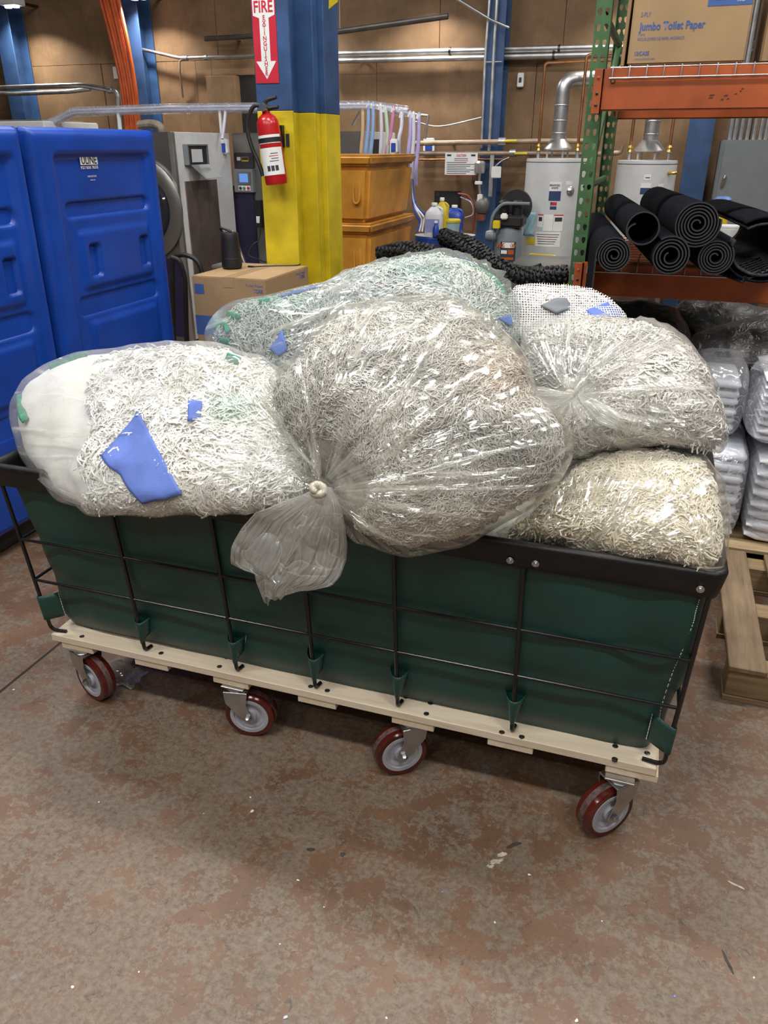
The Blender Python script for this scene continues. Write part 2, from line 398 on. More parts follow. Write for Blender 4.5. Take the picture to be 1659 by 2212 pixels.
def grid_mesh(name, P, close_u=False, smooth=True):
    """P: (nu, nv, 3) array -> quad mesh"""
    nu, nv = P.shape[:2]
    idx = np.arange(nu * nv).reshape(nu, nv)
    if close_u: idx = np.vstack([idx, idx[:1]])
    f = np.stack([idx[:-1, :-1], idx[1:, :-1], idx[1:, 1:], idx[:-1, 1:]], -1).reshape(-1, 4)
    return np_mesh(name, P.reshape(-1, 3), f, smooth)
def np_mesh(name, V, Fq, smooth=True):
    me = bpy.data.meshes.new(name); k = Fq.shape[1]
    me.vertices.add(len(V)); me.vertices.foreach_set('co', np.ascontiguousarray(V, dtype='f').ravel())
    me.loops.add(Fq.size); me.loops.foreach_set('vertex_index', np.ascontiguousarray(Fq, dtype='i').ravel())
    me.polygons.add(len(Fq)); me.polygons.foreach_set('loop_start', np.arange(0, Fq.size, k, dtype='i'))
    me.polygons.foreach_set('loop_total', np.full(len(Fq), k, dtype='i'))
    me.polygons.foreach_set('use_smooth', np.full(len(Fq), smooth))
    me.update(calc_edges=True); me.validate()
    return me
def text(parent, s, size, org, right, up, mat, width=None, align='LEFT', name='lettering', bold=0.0, depth=0.0006, label=None):
    cu = bpy.data.curves.new('t', 'FONT'); cu.body = s; cu.size = 1.0; cu.align_x = align; cu.extrude = 0.0; cu.offset = bold; cu.resolution_u = 3
    o = bpy.data.objects.new('t', cu); COL.objects.link(o)
    bpy.context.view_layer.update()
    dg = bpy.context.evaluated_depsgraph_get()
    me = bpy.data.meshes.new_from_object(o.evaluated_get(dg))
    bpy.data.objects.remove(o); bpy.data.curves.remove(cu)
    n = len(me.vertices); co = np.empty(n * 3, 'f'); me.vertices.foreach_get('co', co); co = co.reshape(-1, 3)
    sx = size if width is None else width / max(1e-6, co[:, 0].max() - co[:, 0].min())
    if width is not None and align == 'LEFT': co[:, 0] -= co[:, 0].min()
    right = Vector(right).normalized(); up = Vector(up).normalized(); nn = right.cross(up)
    Wd = np.array(org) + np.outer(co[:, 0] * sx, right) + np.outer(co[:, 1] * size, up) + np.array(nn) * depth
    me.vertices.foreach_set('co', Wd.astype('f').ravel()); me.update()
    return link(name, me, mat, parent, label=label)
def quad(parent, name, mat, org, right, up, wd, ht, thick=0.001, label=None):
    r = Vector(right).normalized(); u = Vector(up).normalized(); n = r.cross(u); o = Vector(org)
    return MB().prism([o, o + r * wd, o + r * wd + u * ht, o + u * ht], n * thick).build(name, mat, parent, label=label)
def arc_path(pts, rad=0.05, seg=5):
    """round the corners of a polyline"""
    pts = [Vector(p) for p in pts]; out = [pts[0]]
    for i in range(1, len(pts) - 1):
        a, b, c = pts[i - 1], pts[i], pts[i + 1]
        d1 = (a - b); d2 = (c - b); r = min(rad, d1.length * 0.45, d2.length * 0.45)
        p1 = b + d1.normalized() * r; p2 = b + d2.normalized() * r
        for k in range(seg + 1):
            t = k / seg; out.append(p1 * (1 - t) ** 2 + b * 2 * t * (1 - t) + p2 * t * t)
    out.append(pts[-1]); return out
def spline(pts, n=24):
    """Catmull-Rom through points"""
    p = [Vector(q) for q in pts]; p = [p[0] * 2 - p[1]] + p + [p[-1] * 2 - p[-2]]; out = []
    k = len(p) - 3
    for i in range(k):
        a, b, c, d = p[i:i + 4]; m = max(2, n // k)
        for j in range(m):
            t = j / m
            out.append(0.5 * ((2 * b) + (c - a) * t + (2 * a - 5 * b + 4 * c - d) * t * t + (3 * b - a - 3 * c + d) * t ** 3))
    out.append(p[-2]); return out
class SNoise:
    """cheap smooth vectorised noise: a sum of sines"""
    def __init__(s, seed, freq, n=9):
        g = np.random.default_rng(seed); d = g.normal(size=(n, 3)); d /= np.linalg.norm(d, axis=1)[:, None]
        s.k = d * (freq * (0.6 + 1.1 * g.random(n)))[:, None]; s.p = g.random(n) * 6.283; s.n = n
    def __call__(s, P):
        return np.sin(P @ s.k.T + s.p).sum(-1) / math.sqrt(s.n)

# ================================================================== THE SETTING
WALLV = 8.5
fl = MB().box(-10, 5, -5, WALLV + 0.1, -0.1, 0).build('floor', FLOOR, kind='structure')
fl['label'] = 'worn brown painted concrete floor with grey patches'
MB().box(-1.829, -1.819, -3, 8, -0.001, 0.0006).build('control_joint', M('joint_filler', (0.025, 0.02, 0.017), 0.8), fl, label='dark joint cut into the concrete')
# worn streaks of old pale paint and litter specks, proud of the floor by a hair
def floor_patch(name, px, mat, n=14, sx=0.01, sy=0.01, ang=0.0, seed=0, parent=fl):
    c = PZ(px[0], px[1], 0.0); g = random.Random(seed); vs = []
    for i in range(n):
        a = 6.283 * i / n; r = 0.55 + 0.65 * g.random(); x = sx * r * math.cos(a); y = sy * r * math.sin(a)
        vs.append((c.x + x * math.cos(ang) - y * math.sin(ang), c.y + x * math.sin(ang) + y * math.cos(ang), 0.0005))
    return MB().prism(vs, (0, 0, 0.0009)).build(name, mat, parent)
PALEMARK = M('pale_paint_remnant', (0.42, 0.38, 0.29), 0.7, 0, 0.3, 60)
DARKMARK = M('dark_floor_smear', (0.05, 0.042, 0.035), 0.7, 0, 0.3, 60)
for i, (x, y, sx, sy, a) in enumerate([(1072, 1862, .022, .008, 1.0), (1085, 1846, .016, .006, 1.0), (1060, 1872, .010, .008, 1.0)]):
    floor_patch('paint_remnant', (x, y), PALEMARK, 14, sx, sy, a - 0.35, 40 + i)
floor_patch('paint_remnant', (1590, 1913, ), PALEMARK, 12, .022, .004, -0.3, 61)
for i, (x, y, sx, sy, a) in enumerate([(1110, 1826, .020, .006, .7), (672, 1836, .012, .006, .2), (740, 1846, .008, .007, 1.1), (1570, 2075, .028, .004, -1.2)]):
    floor_patch('floor_smear', (x, y), DARKMARK, 12, sx, sy, a, 20 + i)
SPECK = M('white_speck', (0.72, 0.72, 0.68), 0.7)
SPECKB = M('blue_speck', (0.16, 0.22, 0.55), 0.6)
for i, (x, y, r_, m_) in enumerate([(157, 2133, .0045, SPECK), (617, 2198, .0055, M('pale_blue_speck', (.45, .6, .68), .6)), (545, 1752, .006, SPECK), (541, 1723, .004, SPECK), (644, 1902, .004, SPECK), (1143, 1890, .0045, SPECK),
                                  (955, 1927, .004, SPECKB), (1457, 2153, .004, SPECKB), (214, 1733, .003, SPECK), (440, 1758, .002, SPECK), (30, 1490, .005, SPECK), (1628, 2112, .003, SPECK), (300, 2100, .0025, SPECK), (605, 2040, .0025, SPECK), (700, 1960, .0025, SPECK), (1245, 2205, .0045, SPECK), (1069, 1993, .003, SPECK), (835, 2200, .003, SPECK), (1300, 1990, .0025, SPECK)]):
    floor_patch('litter_speck', (x, y), m_, 7, r_, r_ * 0.7, i * 0.7, 80 + i)

# back wall: plywood sheets on a dark backing
wb = MB().box(-10, 5, WALLV, WALLV + 0.1, 0, CEIL_Z + 0.5).build('wall_back', M('wall_backing', (0.03, 0.022, 0.015), 0.9), kind='structure')
wb['label'] = 'brown plywood sheathed back wall'
edges_lo = [-9.9, -8.7, -7.48, -6.26, -5.04, -4.845, -3.63, -2.95, -1.73, -1.33, -0.55, 0.66, 1.88, 3.1, 4.3]
for i in range(len(edges_lo) - 1):
    MB().box(edges_lo[i] + 0.002, edges_lo[i + 1] - 0.002, WALLV - 0.014 - 0.004 * (i % 3), WALLV - 0.001, 0.0, 2.44 + 0.0 * i).build('plywood_sheet', PLY, wb, 0.002, 1)
edges_hi = [-9.6, -8.4, -7.2, -5.95, -4.75, -3.5, -2.3, -1.1, 0.1, 1.3, 2.5, 3.7]
for i in range(len(edges_hi) - 1):
    MB().box(edges_hi[i] + 0.002, edges_hi[i + 1] - 0.002, WALLV - 0.014 - 0.003 * (i % 2), WALLV - 0.001, 2.444, 4.6).build('plywood_sheet', PLY, wb, 0.002, 1)
MB().box(-10.1, -10, -5, WALLV, 0, CEIL_Z + 0.5).build('wall_left', OTHERWALL, kind='structure')['label'] = 'plain grey left wall'
MB().box(5, 5.1, -5, WALLV, 0, CEIL_Z + 0.5).build('wall_right', OTHERWALL, kind='structure')['label'] = 'plain grey right wall'
MB().box(-10, 5, -5.1, -5, 0, CEIL_Z + 0.5).build('wall_front', OTHERWALL, kind='structure')['label'] = 'plain grey wall behind the viewer'
MB().box(-10, 5, -5, WALLV, CEIL_Z + 0.5, CEIL_Z + 0.6).build('ceiling', CEILM, kind='structure')['label'] = 'dark warehouse ceiling'

# lamps: strips hung under the ceiling, floods along the back wall
def area(name, loc, sx, sy, power, parent, spread=180, col=(1.0, 0.985, 0.955)):
    d = bpy.data.lights.new(name, 'AREA'); d.shape = 'RECTANGLE'; d.size = sx; d.size_y = sy; d.energy = power; d.color = col; d.spread = R(spread)
    o = bpy.data.objects.new(name, d); COL.objects.link(o); o.parent = parent
    o.location = Vector(loc) - ROOT[root_of(parent)]
    return o
for i, (x, y) in enumerate(CEIL_LAMPS):
    t = thing('strip_lamp', 'white strip lamp hung from the ceiling, ' + ['left', 'middle', 'right'][i % 3] + ' of the ' + ['row behind the cart', 'row above the viewer', 'row above the machines', 'rearmost row'][i // 3], 'lamp', (x, y, CEIL_Z - 0.06))
    MB().box(x - 0.62, x + 0.62, y - 0.1, y + 0.1, CEIL_Z, CEIL_Z + 0.06).build('housing', WHITE, t, 0.006)
    MB().box(x - 0.6, x + 0.6, y - 0.085, y + 0.085, CEIL_Z - 0.012, CEIL_Z).build('lens', LAMPLENS, t)
    for dx in (-0.5, 0.5): MB().cyl((x + dx, y, CEIL_Z + 0.06), (x + dx, y, CEIL_Z + 0.5), 0.004, n=6).build('hanger', STEEL, t)
    area('strip_light', (x, y, CEIL_Z - 0.03), 1.2, 0.17, LAMP_W * ROW_W[i // 3], t)
names = ['above the blue bulk trucks', 'beside the orange hoses', 'behind the yellow column', 'left of the blue wall column', 'above the water heaters', 'above the grey cabinet']
for i, x in enumerate(WALL_LAMPS):
    y, z = WALLV - 0.42, 2.96
    t = thing('flood_lamp', 'small white flood lamp high on the plywood wall ' + names[i], 'lamp', (x, y, z))
    MB().box(x - 0.11, x + 0.11, y - 0.09, y + 0.09, z + 0.02, z + 0.09).build('housing', WHITE, t, 0.008)
    for dx in (-0.05, 0.05):
        MB().lathe([(0.001, 0.0), (0.036, 0.0), (0.04, 0.02)], (x + dx, y, z), n=14).build('lens', LAMPLENS, t)
    MB().box(x - 0.015, x + 0.015, y + 0.08, WALLV - 0.015, z + 0.05, z + 0.075).build('arm', DARKSTEEL, t)
    area('flood_light', (x, y, z - 0.01), 0.16, 0.12, WALL_W, t, 128, (1.0, 0.94, 0.84))

# ================================================================== THE CART
CU0, CU1, CV0, CV1 = -1.69, 0.232, 1.527, 2.43       # rim, outer
cart = thing('basket_cart', 'long green vinyl basket cart with black rim on a pine deck and maroon casters', 'cart', (-0.73, 1.95, 0))
DZ = 0.230
# deck: boards along the cart on cross cleats
nb = 5; bw = 0.142; gap = (0.80 - nb * bw) / (nb - 1)
plank = None
for i in range(nb):
    v0 = 1.56 + i * (bw + gap)
    p = MB().box(-1.623, 0.174, v0, v0 + bw, DZ - 0.024, DZ).build('deck_plank', PINE, cart, 0.002, 1)
    if i == 0: plank = p
cleat_u = []
for (x, y, wd) in [(165, 1400, .115), (325, 1438, .115), (497, 1478, .115), (683, 1522, .115), (890, 1572, .118), (1100, 1625, .118), (1361, 1688, .125)]:
    u = PV(x, y, 1.56).x; cleat_u.append(u)
    MB().box(u - wd / 2, u + wd / 2, 1.563, 2.36, DZ - 0.046, DZ - 0.0245).build('cross_cleat', PINE_Y, cart, 0.0015, 1)
for (x, y) in [(177, 1375), (200, 1356), (348, 1411), (347, 1383), (540, 1431), (490, 1421), (474, 1440), (707, 1492), (671, 1483), (877, 1506), (930, 1519), (921, 1542), (1084, 1582), (1127, 1592), (1329, 1612), (1328, 1640), (1398, 1627)]:
    c = PZ(x, y, DZ)
    MB().lathe([(0.0075, -0.003), (0.0075, 0.001), (0.0045, 0.0022), (0.002, 0.0012), (0.0005, 0.001)], c, n=12).build('screw', DARKSTEEL, plank)
for v0 in (1.75, 1.95, 2.1, 2.28):
    pass
# casters
def caster(cx, cy, ang, plate_u):
    n = Vector((math.cos(R(ang)), math.sin(R(ang)), 0)); t = Vector((-n.y, n.x, 0)); up = Vector((0, 0, 1))
    Rw = 0.076; wid = 0.05; c = Vector((cx, cy, Rw))
    L = lambda a, b, z: Vector((cx, cy, 0)) + n * a + t * b + up * z
    top = DZ - 0.0465
    sw = plate_u - cx  # swivel centre sits a little off the axle
    sgn = 1 if t.x * sw > 0 else -1
    off = 0.034 * sgn
    mb = MB()
    for s in (-1, 1):
        a = s * 0.031
        poly = [L(a, off - 0.036, top - 0.018), L(a, off + 0.036, top - 0.018), L(a, off + 0.030, 0.125), L(a, 0.018, 0.070), L(a, 0.008, 0.058), L(a, -0.008, 0.058), L(a, -0.018, 0.070), L(a, off - 0.032, 0.125)]
        if sgn < 0: pass
        mb.prism(poly, n * (0.004 * s))
    mb.prism([L(-0.035, off - 0.036, top - 0.022), L(0.035, off - 0.036, top - 0.022), L(0.035, off + 0.036, top - 0.022), L(-0.035, off + 0.036, top - 0.022)], up * 0.006)
    fk = mb.build('caster', STEEL, cart, 0.0012, 1)
    sc_ = L(0, off, 0)
    MB().lathe([(0.034, top - 0.016), (0.036, top - 0.010), (0.034, top - 0.005)], (sc_.x, sc_.y, 0), n=24).build('swivel_race', STEEL, fk)
    MB().box(sc_.x - 0.036, sc_.x + 0.036, sc_.y - 0.036, sc_.y + 0.036, top - 0.005, top).build('mount_plate', STEEL, fk, 0.001, 1)
    ax = (t, up, n)
    tr = [(0.052, -0.024), (0.070, -0.025), (0.0742, -0.021), (0.0755, -0.012), (0.076, 0), (0.0755, 0.012), (0.0742, 0.021), (0.070, 0.025), (0.052, 0.024)]
    tread = MB().lathe(tr, c, ax, 48, True).build('tread', TREAD, fk)
    hb = [(0.010, -0.026), (0.020, -0.026), (0.021, -0.016), (0.034, -0.014), (0.040, -0.021), (0.046, -0.021), (0.048, -0.025), (0.058, -0.0254), (0.059, -0.022), (0.059, 0.022), (0.058, 0.0254), (0.048, 0.025), (0.046, 0.021), (0.040, 0.021), (0.034, 0.014), (0.021, 0.016), (0.020, 0.026), (0.010, 0.026)]
    MB().lathe(hb, c, ax, 40).build('hub', HUBGREY, fk)
    MB().lathe([(0.0757, -0.0085), (0.0764, -0.008), (0.0764, 0.008), (0.0757, 0.0085)], c, ax, 48, True).build('scuffed_band', TREADDUST, fk)
    b = MB().lathe([(0.006, -0.048), (0.006, 0.046)], c, ax, 12)
    b.lathe([(0.0105, 0.0355), (0.0105, 0.043), (0.007, 0.046), (0.006, 0.048)], c, ax, 6)
    b.lathe([(0.0105, -0.043), (0.0105, -0.0355)], c, ax, 6)
    b.build('axle_bolt', STEEL, fk)
    return fk
for (x, y, ang, ci) in [(203, 1510, -108, 0), (543, 1590, -79, 2), (868, 1673, -55, 4), (1310, 1804, -46, 6)]:
    p = PZ(x, y, 0); n = Vector((math.cos(R(ang)), math.sin(R(ang)), 0))
    q = p - n * 0.022
    caster(q.x, q.y, ang, cleat_u[ci])
for (ci, ang) in ((0, 100), (2, 120), (4, 80), (6, 70)):
    caster(cleat_u[ci] + 0.03, 2.27, ang, cleat_u[ci])

# rim binding: rounded loop swept around the basket top
def loop(u0, u1, v0, v1, rc, n=6, seg=1):
    pts = []
    for (cx, cy, a0) in ((u1 - rc, v0 + rc, -90), (u1 - rc, v1 - rc, 0), (u0 + rc, v1 - rc, 90), (u0 + rc, v0 + rc, 180)):
        for k in range(n + 1):
            a = R(a0 + 90 * k / n); pts.append((cx + rc * math.cos(a), cy + rc * math.sin(a), math.cos(a), math.sin(a)))
    return pts
RIMZ = 0.805
prof = [(-0.002, 0.736), (0.0, 0.738), (0.002, 0.76), (0.003, 0.785), (0.003, 0.797), (-0.002, 0.8035), (-0.010, 0.806), (-0.018, 0.8035), (-0.023, 0.797), (-0.022, 0.785), (-0.016, 0.76), (-0.013, 0.738), (-0.012, 0.736)]
lp = loop(CU0, CU1, CV0, CV1, 0.028, 6)
# subdivide straight runs so that the binding may wander a little
full = []
for i in range(len(lp)):
    a, b = lp[i], lp[(i + 1) % len(lp)]; d = math.hypot(a[0] - b[0], a[1] - b[1]); k = max(1, int(d / 0.06))
    for j in range(k): full.append(tuple(a[q] + (b[q] - a[q]) * j / k for q in range(4)))
sn = SNoise(3, 9.0)
Pm = np.zeros((len(full), len(prof) + 1, 3))
for i, (x, y, nx, ny) in enumerate(full):
    wob = 0.003 * float(sn(np.array([[x, y, 0.0]]))[0])
    for j, (o_, z) in enumerate(prof + prof[:1]):
        hang = wob if z < 0.77 else wob * 0.3
        inset = (0.80 - z) * 0.16           # basket leans in towards its base
        Pm[i, j] = (x + nx * (o_ - inset), y + ny * (o_ - inset), z + hang * 0.8)
rim = link('rim_binding', grid_mesh('rim_binding', Pm, True), BLACKTRIM, cart)
# rivets in the binding
for (x, y) in [(1102, 1210), (1157, 1217), (1513, 1272), (455, 1105), (402, 1098)]:
    p = PV(x, y, CV0 - 0.004 + 0.006)
    MB().lathe([(0.0085, 0.0), (0.0085, -0.002), (0.006, -0.0035), (0.0045, -0.003), (0.003, -0.005), (0.001, -0.0052)], (p.x, CV0 + 0.0015, p.z), 'y', 16).build('rivet', STEEL, rim)
p = PU(1560, 1262, CU1)
# wire frame
def lerp(a, b, t): return a + (b - a) * t
rod_bot = [PZ(x, y, DZ).x for x, y in [(128, 1363), (317, 1405), (514, 1450), (681, 1490), (858, 1531), (1103, 1591), (1412, 1658)]]
rod_top = [-1.665] + [PV(x, y, 1.548).x for x, y in [(240, 1110), (457, 1132), (650, 1160), (850, 1195), (1130, 1232)]] + [0.207]
ZT = 0.745; VT, VB = 1.546, 1.574
BT, BB = 2.412, 2.352
def side_rods(vt, vb, foot):
    for i, (ub, ut) in enumerate(zip(rod_bot, rod_top)):
        end = i in (0, len(rod_bot) - 1); s = 1 if i == 0 else -1
        ub2 = ub + (-0.022 * s if end else 0)
        hook = (ub2 + (0.05 * s), vb + foot * 0.3, DZ + 0.004) if end else (ub2 + 0.004, vb + foot, DZ + 0.004)
        hole = (hook[0], hook[1], DZ - 0.01)
        pts = arc_path([(ut, vt, ZT), (ub2, vb, DZ + 0.006), hook], 0.022, 5)
        MB().tube(pts, 0.0058, 10).build('upright_rod', BLACKROD, cart)
side_rods(VT, VB, 0.028); side_rods(BT, BB, -0.028)
for (z, uL, uR) in ((0.56, 0, 0), (0.42, 0, 0)):
    t = (ZT - z) / (ZT - DZ)
    u0 = lerp(rod_top[0], rod_bot[0] - 0.022, t); u1 = lerp(rod_top[-1], rod_bot[-1] + 0.022, t); v0 = lerp(VT, VB, t); v1 = lerp(BT, BB, t)
    for v in (v0, v1):
        MB().tube([(u0, v, z), (u1, v, z)], 0.0046, 10).build('side_wire', BLACKROD, cart)
    for u in (u0, u1):
        MB().tube([(u, v0, z), (u, v1, z)], 0.0046, 10).build('end_wire', BLACKROD, cart)
for u_t, u_b, s in ((rod_top[0], rod_bot[0] - 0.022, 1), (rod_top[-1], rod_bot[-1] + 0.022, -1)):
    for k in (1, 2):
        v = lerp(VB, BB, k / 3)
        MB().tube(arc_path([(u_t, v, ZT), (u_b, v, DZ + 0.006), (u_b + 0.05 * s, v, DZ + 0.004)], 0.02, 5), 0.0058, 10).build('upright_rod', BLACKROD, cart)

# green liner: rounded box that bellies out between the rods
nper, nh = 420, 44
lb = loop(-1.600, 0.158, 1.622, 2.335, 0.03, 6); lt = loop(-1.682, 0.216, 1.549, 2.408, 0.03, 6)
def dense(lp_, n):
    P = np.array([q[:2] for q in lp_] + [lp_[0][:2]]); d = np.r_[0, np.cumsum(np.hypot(*np.diff(P, axis=0).T))]
    s = np.linspace(0, d[-1], n, endpoint=False); return np.c_[np.interp(s, d, P[:, 0]), np.interp(s, d, P[:, 1])]
A0 = dense(lb, nper); A1 = dense(lt, nper)
ctr = np.array([-0.72, 1.98])
s1, s2, s3 = SNoise(11, 7.0), SNoise(12, 22.0), SNoise(13, 60.0)
Lm = np.zeros((nper, nh, 3))
for j in range(nh):
    h = j / (nh - 1); z = DZ + 0.004 + (0.79 - DZ) * h
    XY = A0 * (1 - h) + A1 * h
    T_ = np.roll(XY, -1, 0) - np.roll(XY, 1, 0); Nn = np.c_[T_[:, 1], -T_[:, 0]]; Nn /= np.linalg.norm(Nn, axis=1)[:, None]
    P3 = np.c_[XY, np.full(nper, z)]
    belly = math.sin(math.pi * min(1, h * 1.05)) * 0.010
    for za, zb in ((DZ, 0.42), (0.42, 0.56), (0.56, 0.735)):      # pillows out between the wires
        if za <= z < zb: belly += 0.010 * (1 - h) * math.sin(math.pi * (z - za) / (zb - za)) - 0.003 * (1 - h)
    endm = np.clip((np.abs(XY[:, 0] - (-0.72)) - 0.72) / 0.2, 0, 1)           # slack near the ends
    low = math.exp(-((h - 0.08) / 0.09) ** 2)
    d = belly + 0.0045 * s1(P3 * np.array([1, 1, 1.6])) * math.sin(math.pi * h) + (0.0032 + 0.010 * endm) * s2(P3 * np.array([1.0, 1.0, 0.7])) * (0.35 + math.sin(math.pi * h)) * 0.8 + low * 0.012
    d = np.where(endm > 0.2, d - 0.004 * endm, d)
    Lm[:, j, :2] = XY + Nn * d[:, None]
    Lm[:, j, 2] = z + (0.006 * s1(P3) if j == 0 else 0)
me = grid_mesh('liner', Lm, True)
liner = link('liner', me, VINYL, cart, label='dark green coated vinyl liner')
MB().prism([(q[0], q[1], DZ + 0.004) for q in A0[::6]], (0, 0, 0.003)).build('liner_floor', VINYL, liner)
# sleeves that hold the liner to the rods, with white stitching
def sleeve(u_rod, v_rod_top, v_rod_bot, z0, z1, wall, hw, outward=-1):
    na, nz = 13, 7; Pm = np.zeros((na, nz, 3))
    for i in range(na):
        a = -1 + 2 * i / (na - 1)
        for j in range(nz):
            k = j / (nz - 1)
            front = v_rod_bot + (v_rod_top - v_rod_bot) * k - 0.0085
            zb = z0 + 0.030 * abs(a) ** 1.3; zt = z1 - 0.012 * (1 - a * a)
            wv = wall - 0.004 * k
            prof_v = wv + (front - wv) * (1 - abs(a) ** 2.4) ** 0.75
            wdt = hw * (0.55 + 0.45 * k) if abs(a) < 0.99 else hw * (0.62 + 0.38 * k)
            Pm[i, j] = (u_rod + a * wdt, prof_v, zb + (zt - zb) * k)
    o = link('sleeve', grid_mesh('sleeve', Pm), VINYL, liner)
    md = o.modifiers.new('thick', 'SOLIDIFY'); md.thickness = 0.0016
    for i in (0, na - 1):
        m = MB()
        for k in range(9):
            q = Pm[i, :, :]; t0 = k / 9; t1 = t0 + 0.075
            def pt(t):
                x = t * (nz - 1); i0 = min(int(x), nz - 2); return Vector(q[i0] * (1 - (x - i0)) + q[i0 + 1] * (x - i0)) + Vector((0, -0.0030, 0))
            m.tube([pt(t0), pt(t1)], 0.0011, 4)
        m.build('stitching', STITCH, liner)
for i in range(1, 6):
    sleeve(lerp(rod_bot[i], rod_top[i], 0.15), VB - 0.003, VB, 0.262, 0.350, 1.603, 0.029)
# corner sleeves wrap the end rods
for i, s in ((0, 1), (6, -1)):
    na, nz = 12, 6; Pm = np.zeros((na, nz, 3))
    for a in range(na):
        k = a / (na - 1)
        for j in range(nz):
            q = j / (nz - 1); z = 0.285 + 0.085 * q - 0.012 * k
            t = (z - DZ) / (ZT - DZ)
            ur = lerp(rod_bot[i] - 0.022 * s, rod_top[i], t); vr = lerp(VB, VT, t); ui = ur + 0.05 * s; vi = 1.600 - 0.02 * t
            if k < 0.6: f = k / 0.6; u, v = ui + (ur - ui) * f, vi + (vr - 0.0085 - vi) * (f ** 0.8)
            else: f = (k - 0.6) / 0.4 * math.pi * 0.75; u, v = ur - s * 0.0085 * math.sin(f), vr - 0.0085 * math.cos(f)
            Pm[a, j] = (u, v, z)
    o = link('sleeve', grid_mesh('sleeve', Pm), VINYL, liner); md = o.modifiers.new('thick', 'SOLIDIFY'); md.thickness = 0.0016
    m = MB()
    for k in range(9):
        p0, p1 = Vector(Pm[0, 0]).lerp(Vector(Pm[0, -1]), k / 9), Vector(Pm[0, 0]).lerp(Vector(Pm[0, -1]), (k + 0.7) / 9)
        m.tube([p0 + Vector((0, -0.003, 0)), p1 + Vector((0, -0.003, 0))], 0.0011, 4)
    m.build('stitching', STITCH, liner)
def seam(p, q, wobble=0.0, seed=1):
    m = MB(); a, b = Vector(p), Vector(q); n = 44; g = SNoise(seed, 14.0)
    # follow the liner's front skin
    def pt(t):
        x = a.lerp(b, t); x.x += 0.006 * float(g(np.array([[x.x, x.y, x.z]]))[0])
        return x
    for k in range(n): m.tube([pt(k / n), pt((k + 0.72) / n)], 0.0008, 4)
    return m
from mathutils.bvhtree import BVHTree
def surf_bvh(P, close_u=False):
    nu, nv = P.shape[:2]; idx = np.arange(nu * nv).reshape(nu, nv)
    if close_u: idx = np.vstack([idx, idx[:1]])
    f = np.stack([idx[:-1, :-1], idx[1:, :-1], idx[1:, 1:], idx[:-1, 1:]], -1).reshape(-1, 4)
    return BVHTree.FromPolygons([Vector(p) for p in P.reshape(-1, 3)], [tuple(map(int, q)) for q in f])
lbv = surf_bvh(Lm, True)
def on_liner(x, y, off=0.0015):
    d = Vector(ray(x, y)).normalized(); h = lbv.ray_cast(Vector((0, 0, H)), d)
    return (h[0] - d * off) if h[0] else None
def stitch_line(px, n=40):
    m = MB(); pts = [on_liner(x, y) for x, y in px]; pts = [p for p in pts if p]
    if len(pts) < 2: return
    sp = spline(pts, n * 2)
    for k in range(0, len(sp) - 1, 2): m.tube([sp[k], sp[k + 1]], 0.0011, 4)
    m.build('stitching', STITCH, liner)
stitch_line([(1511, 1295), (1502, 1325), (1496, 1350), (1470, 1415), (1452, 1455), (1428, 1530), (1424, 1560), (1412, 1608)])
stitch_line([(5, 1085), (28, 1130), (52, 1170), (66, 1205), (78, 1235), (92, 1275), (112, 1310)])

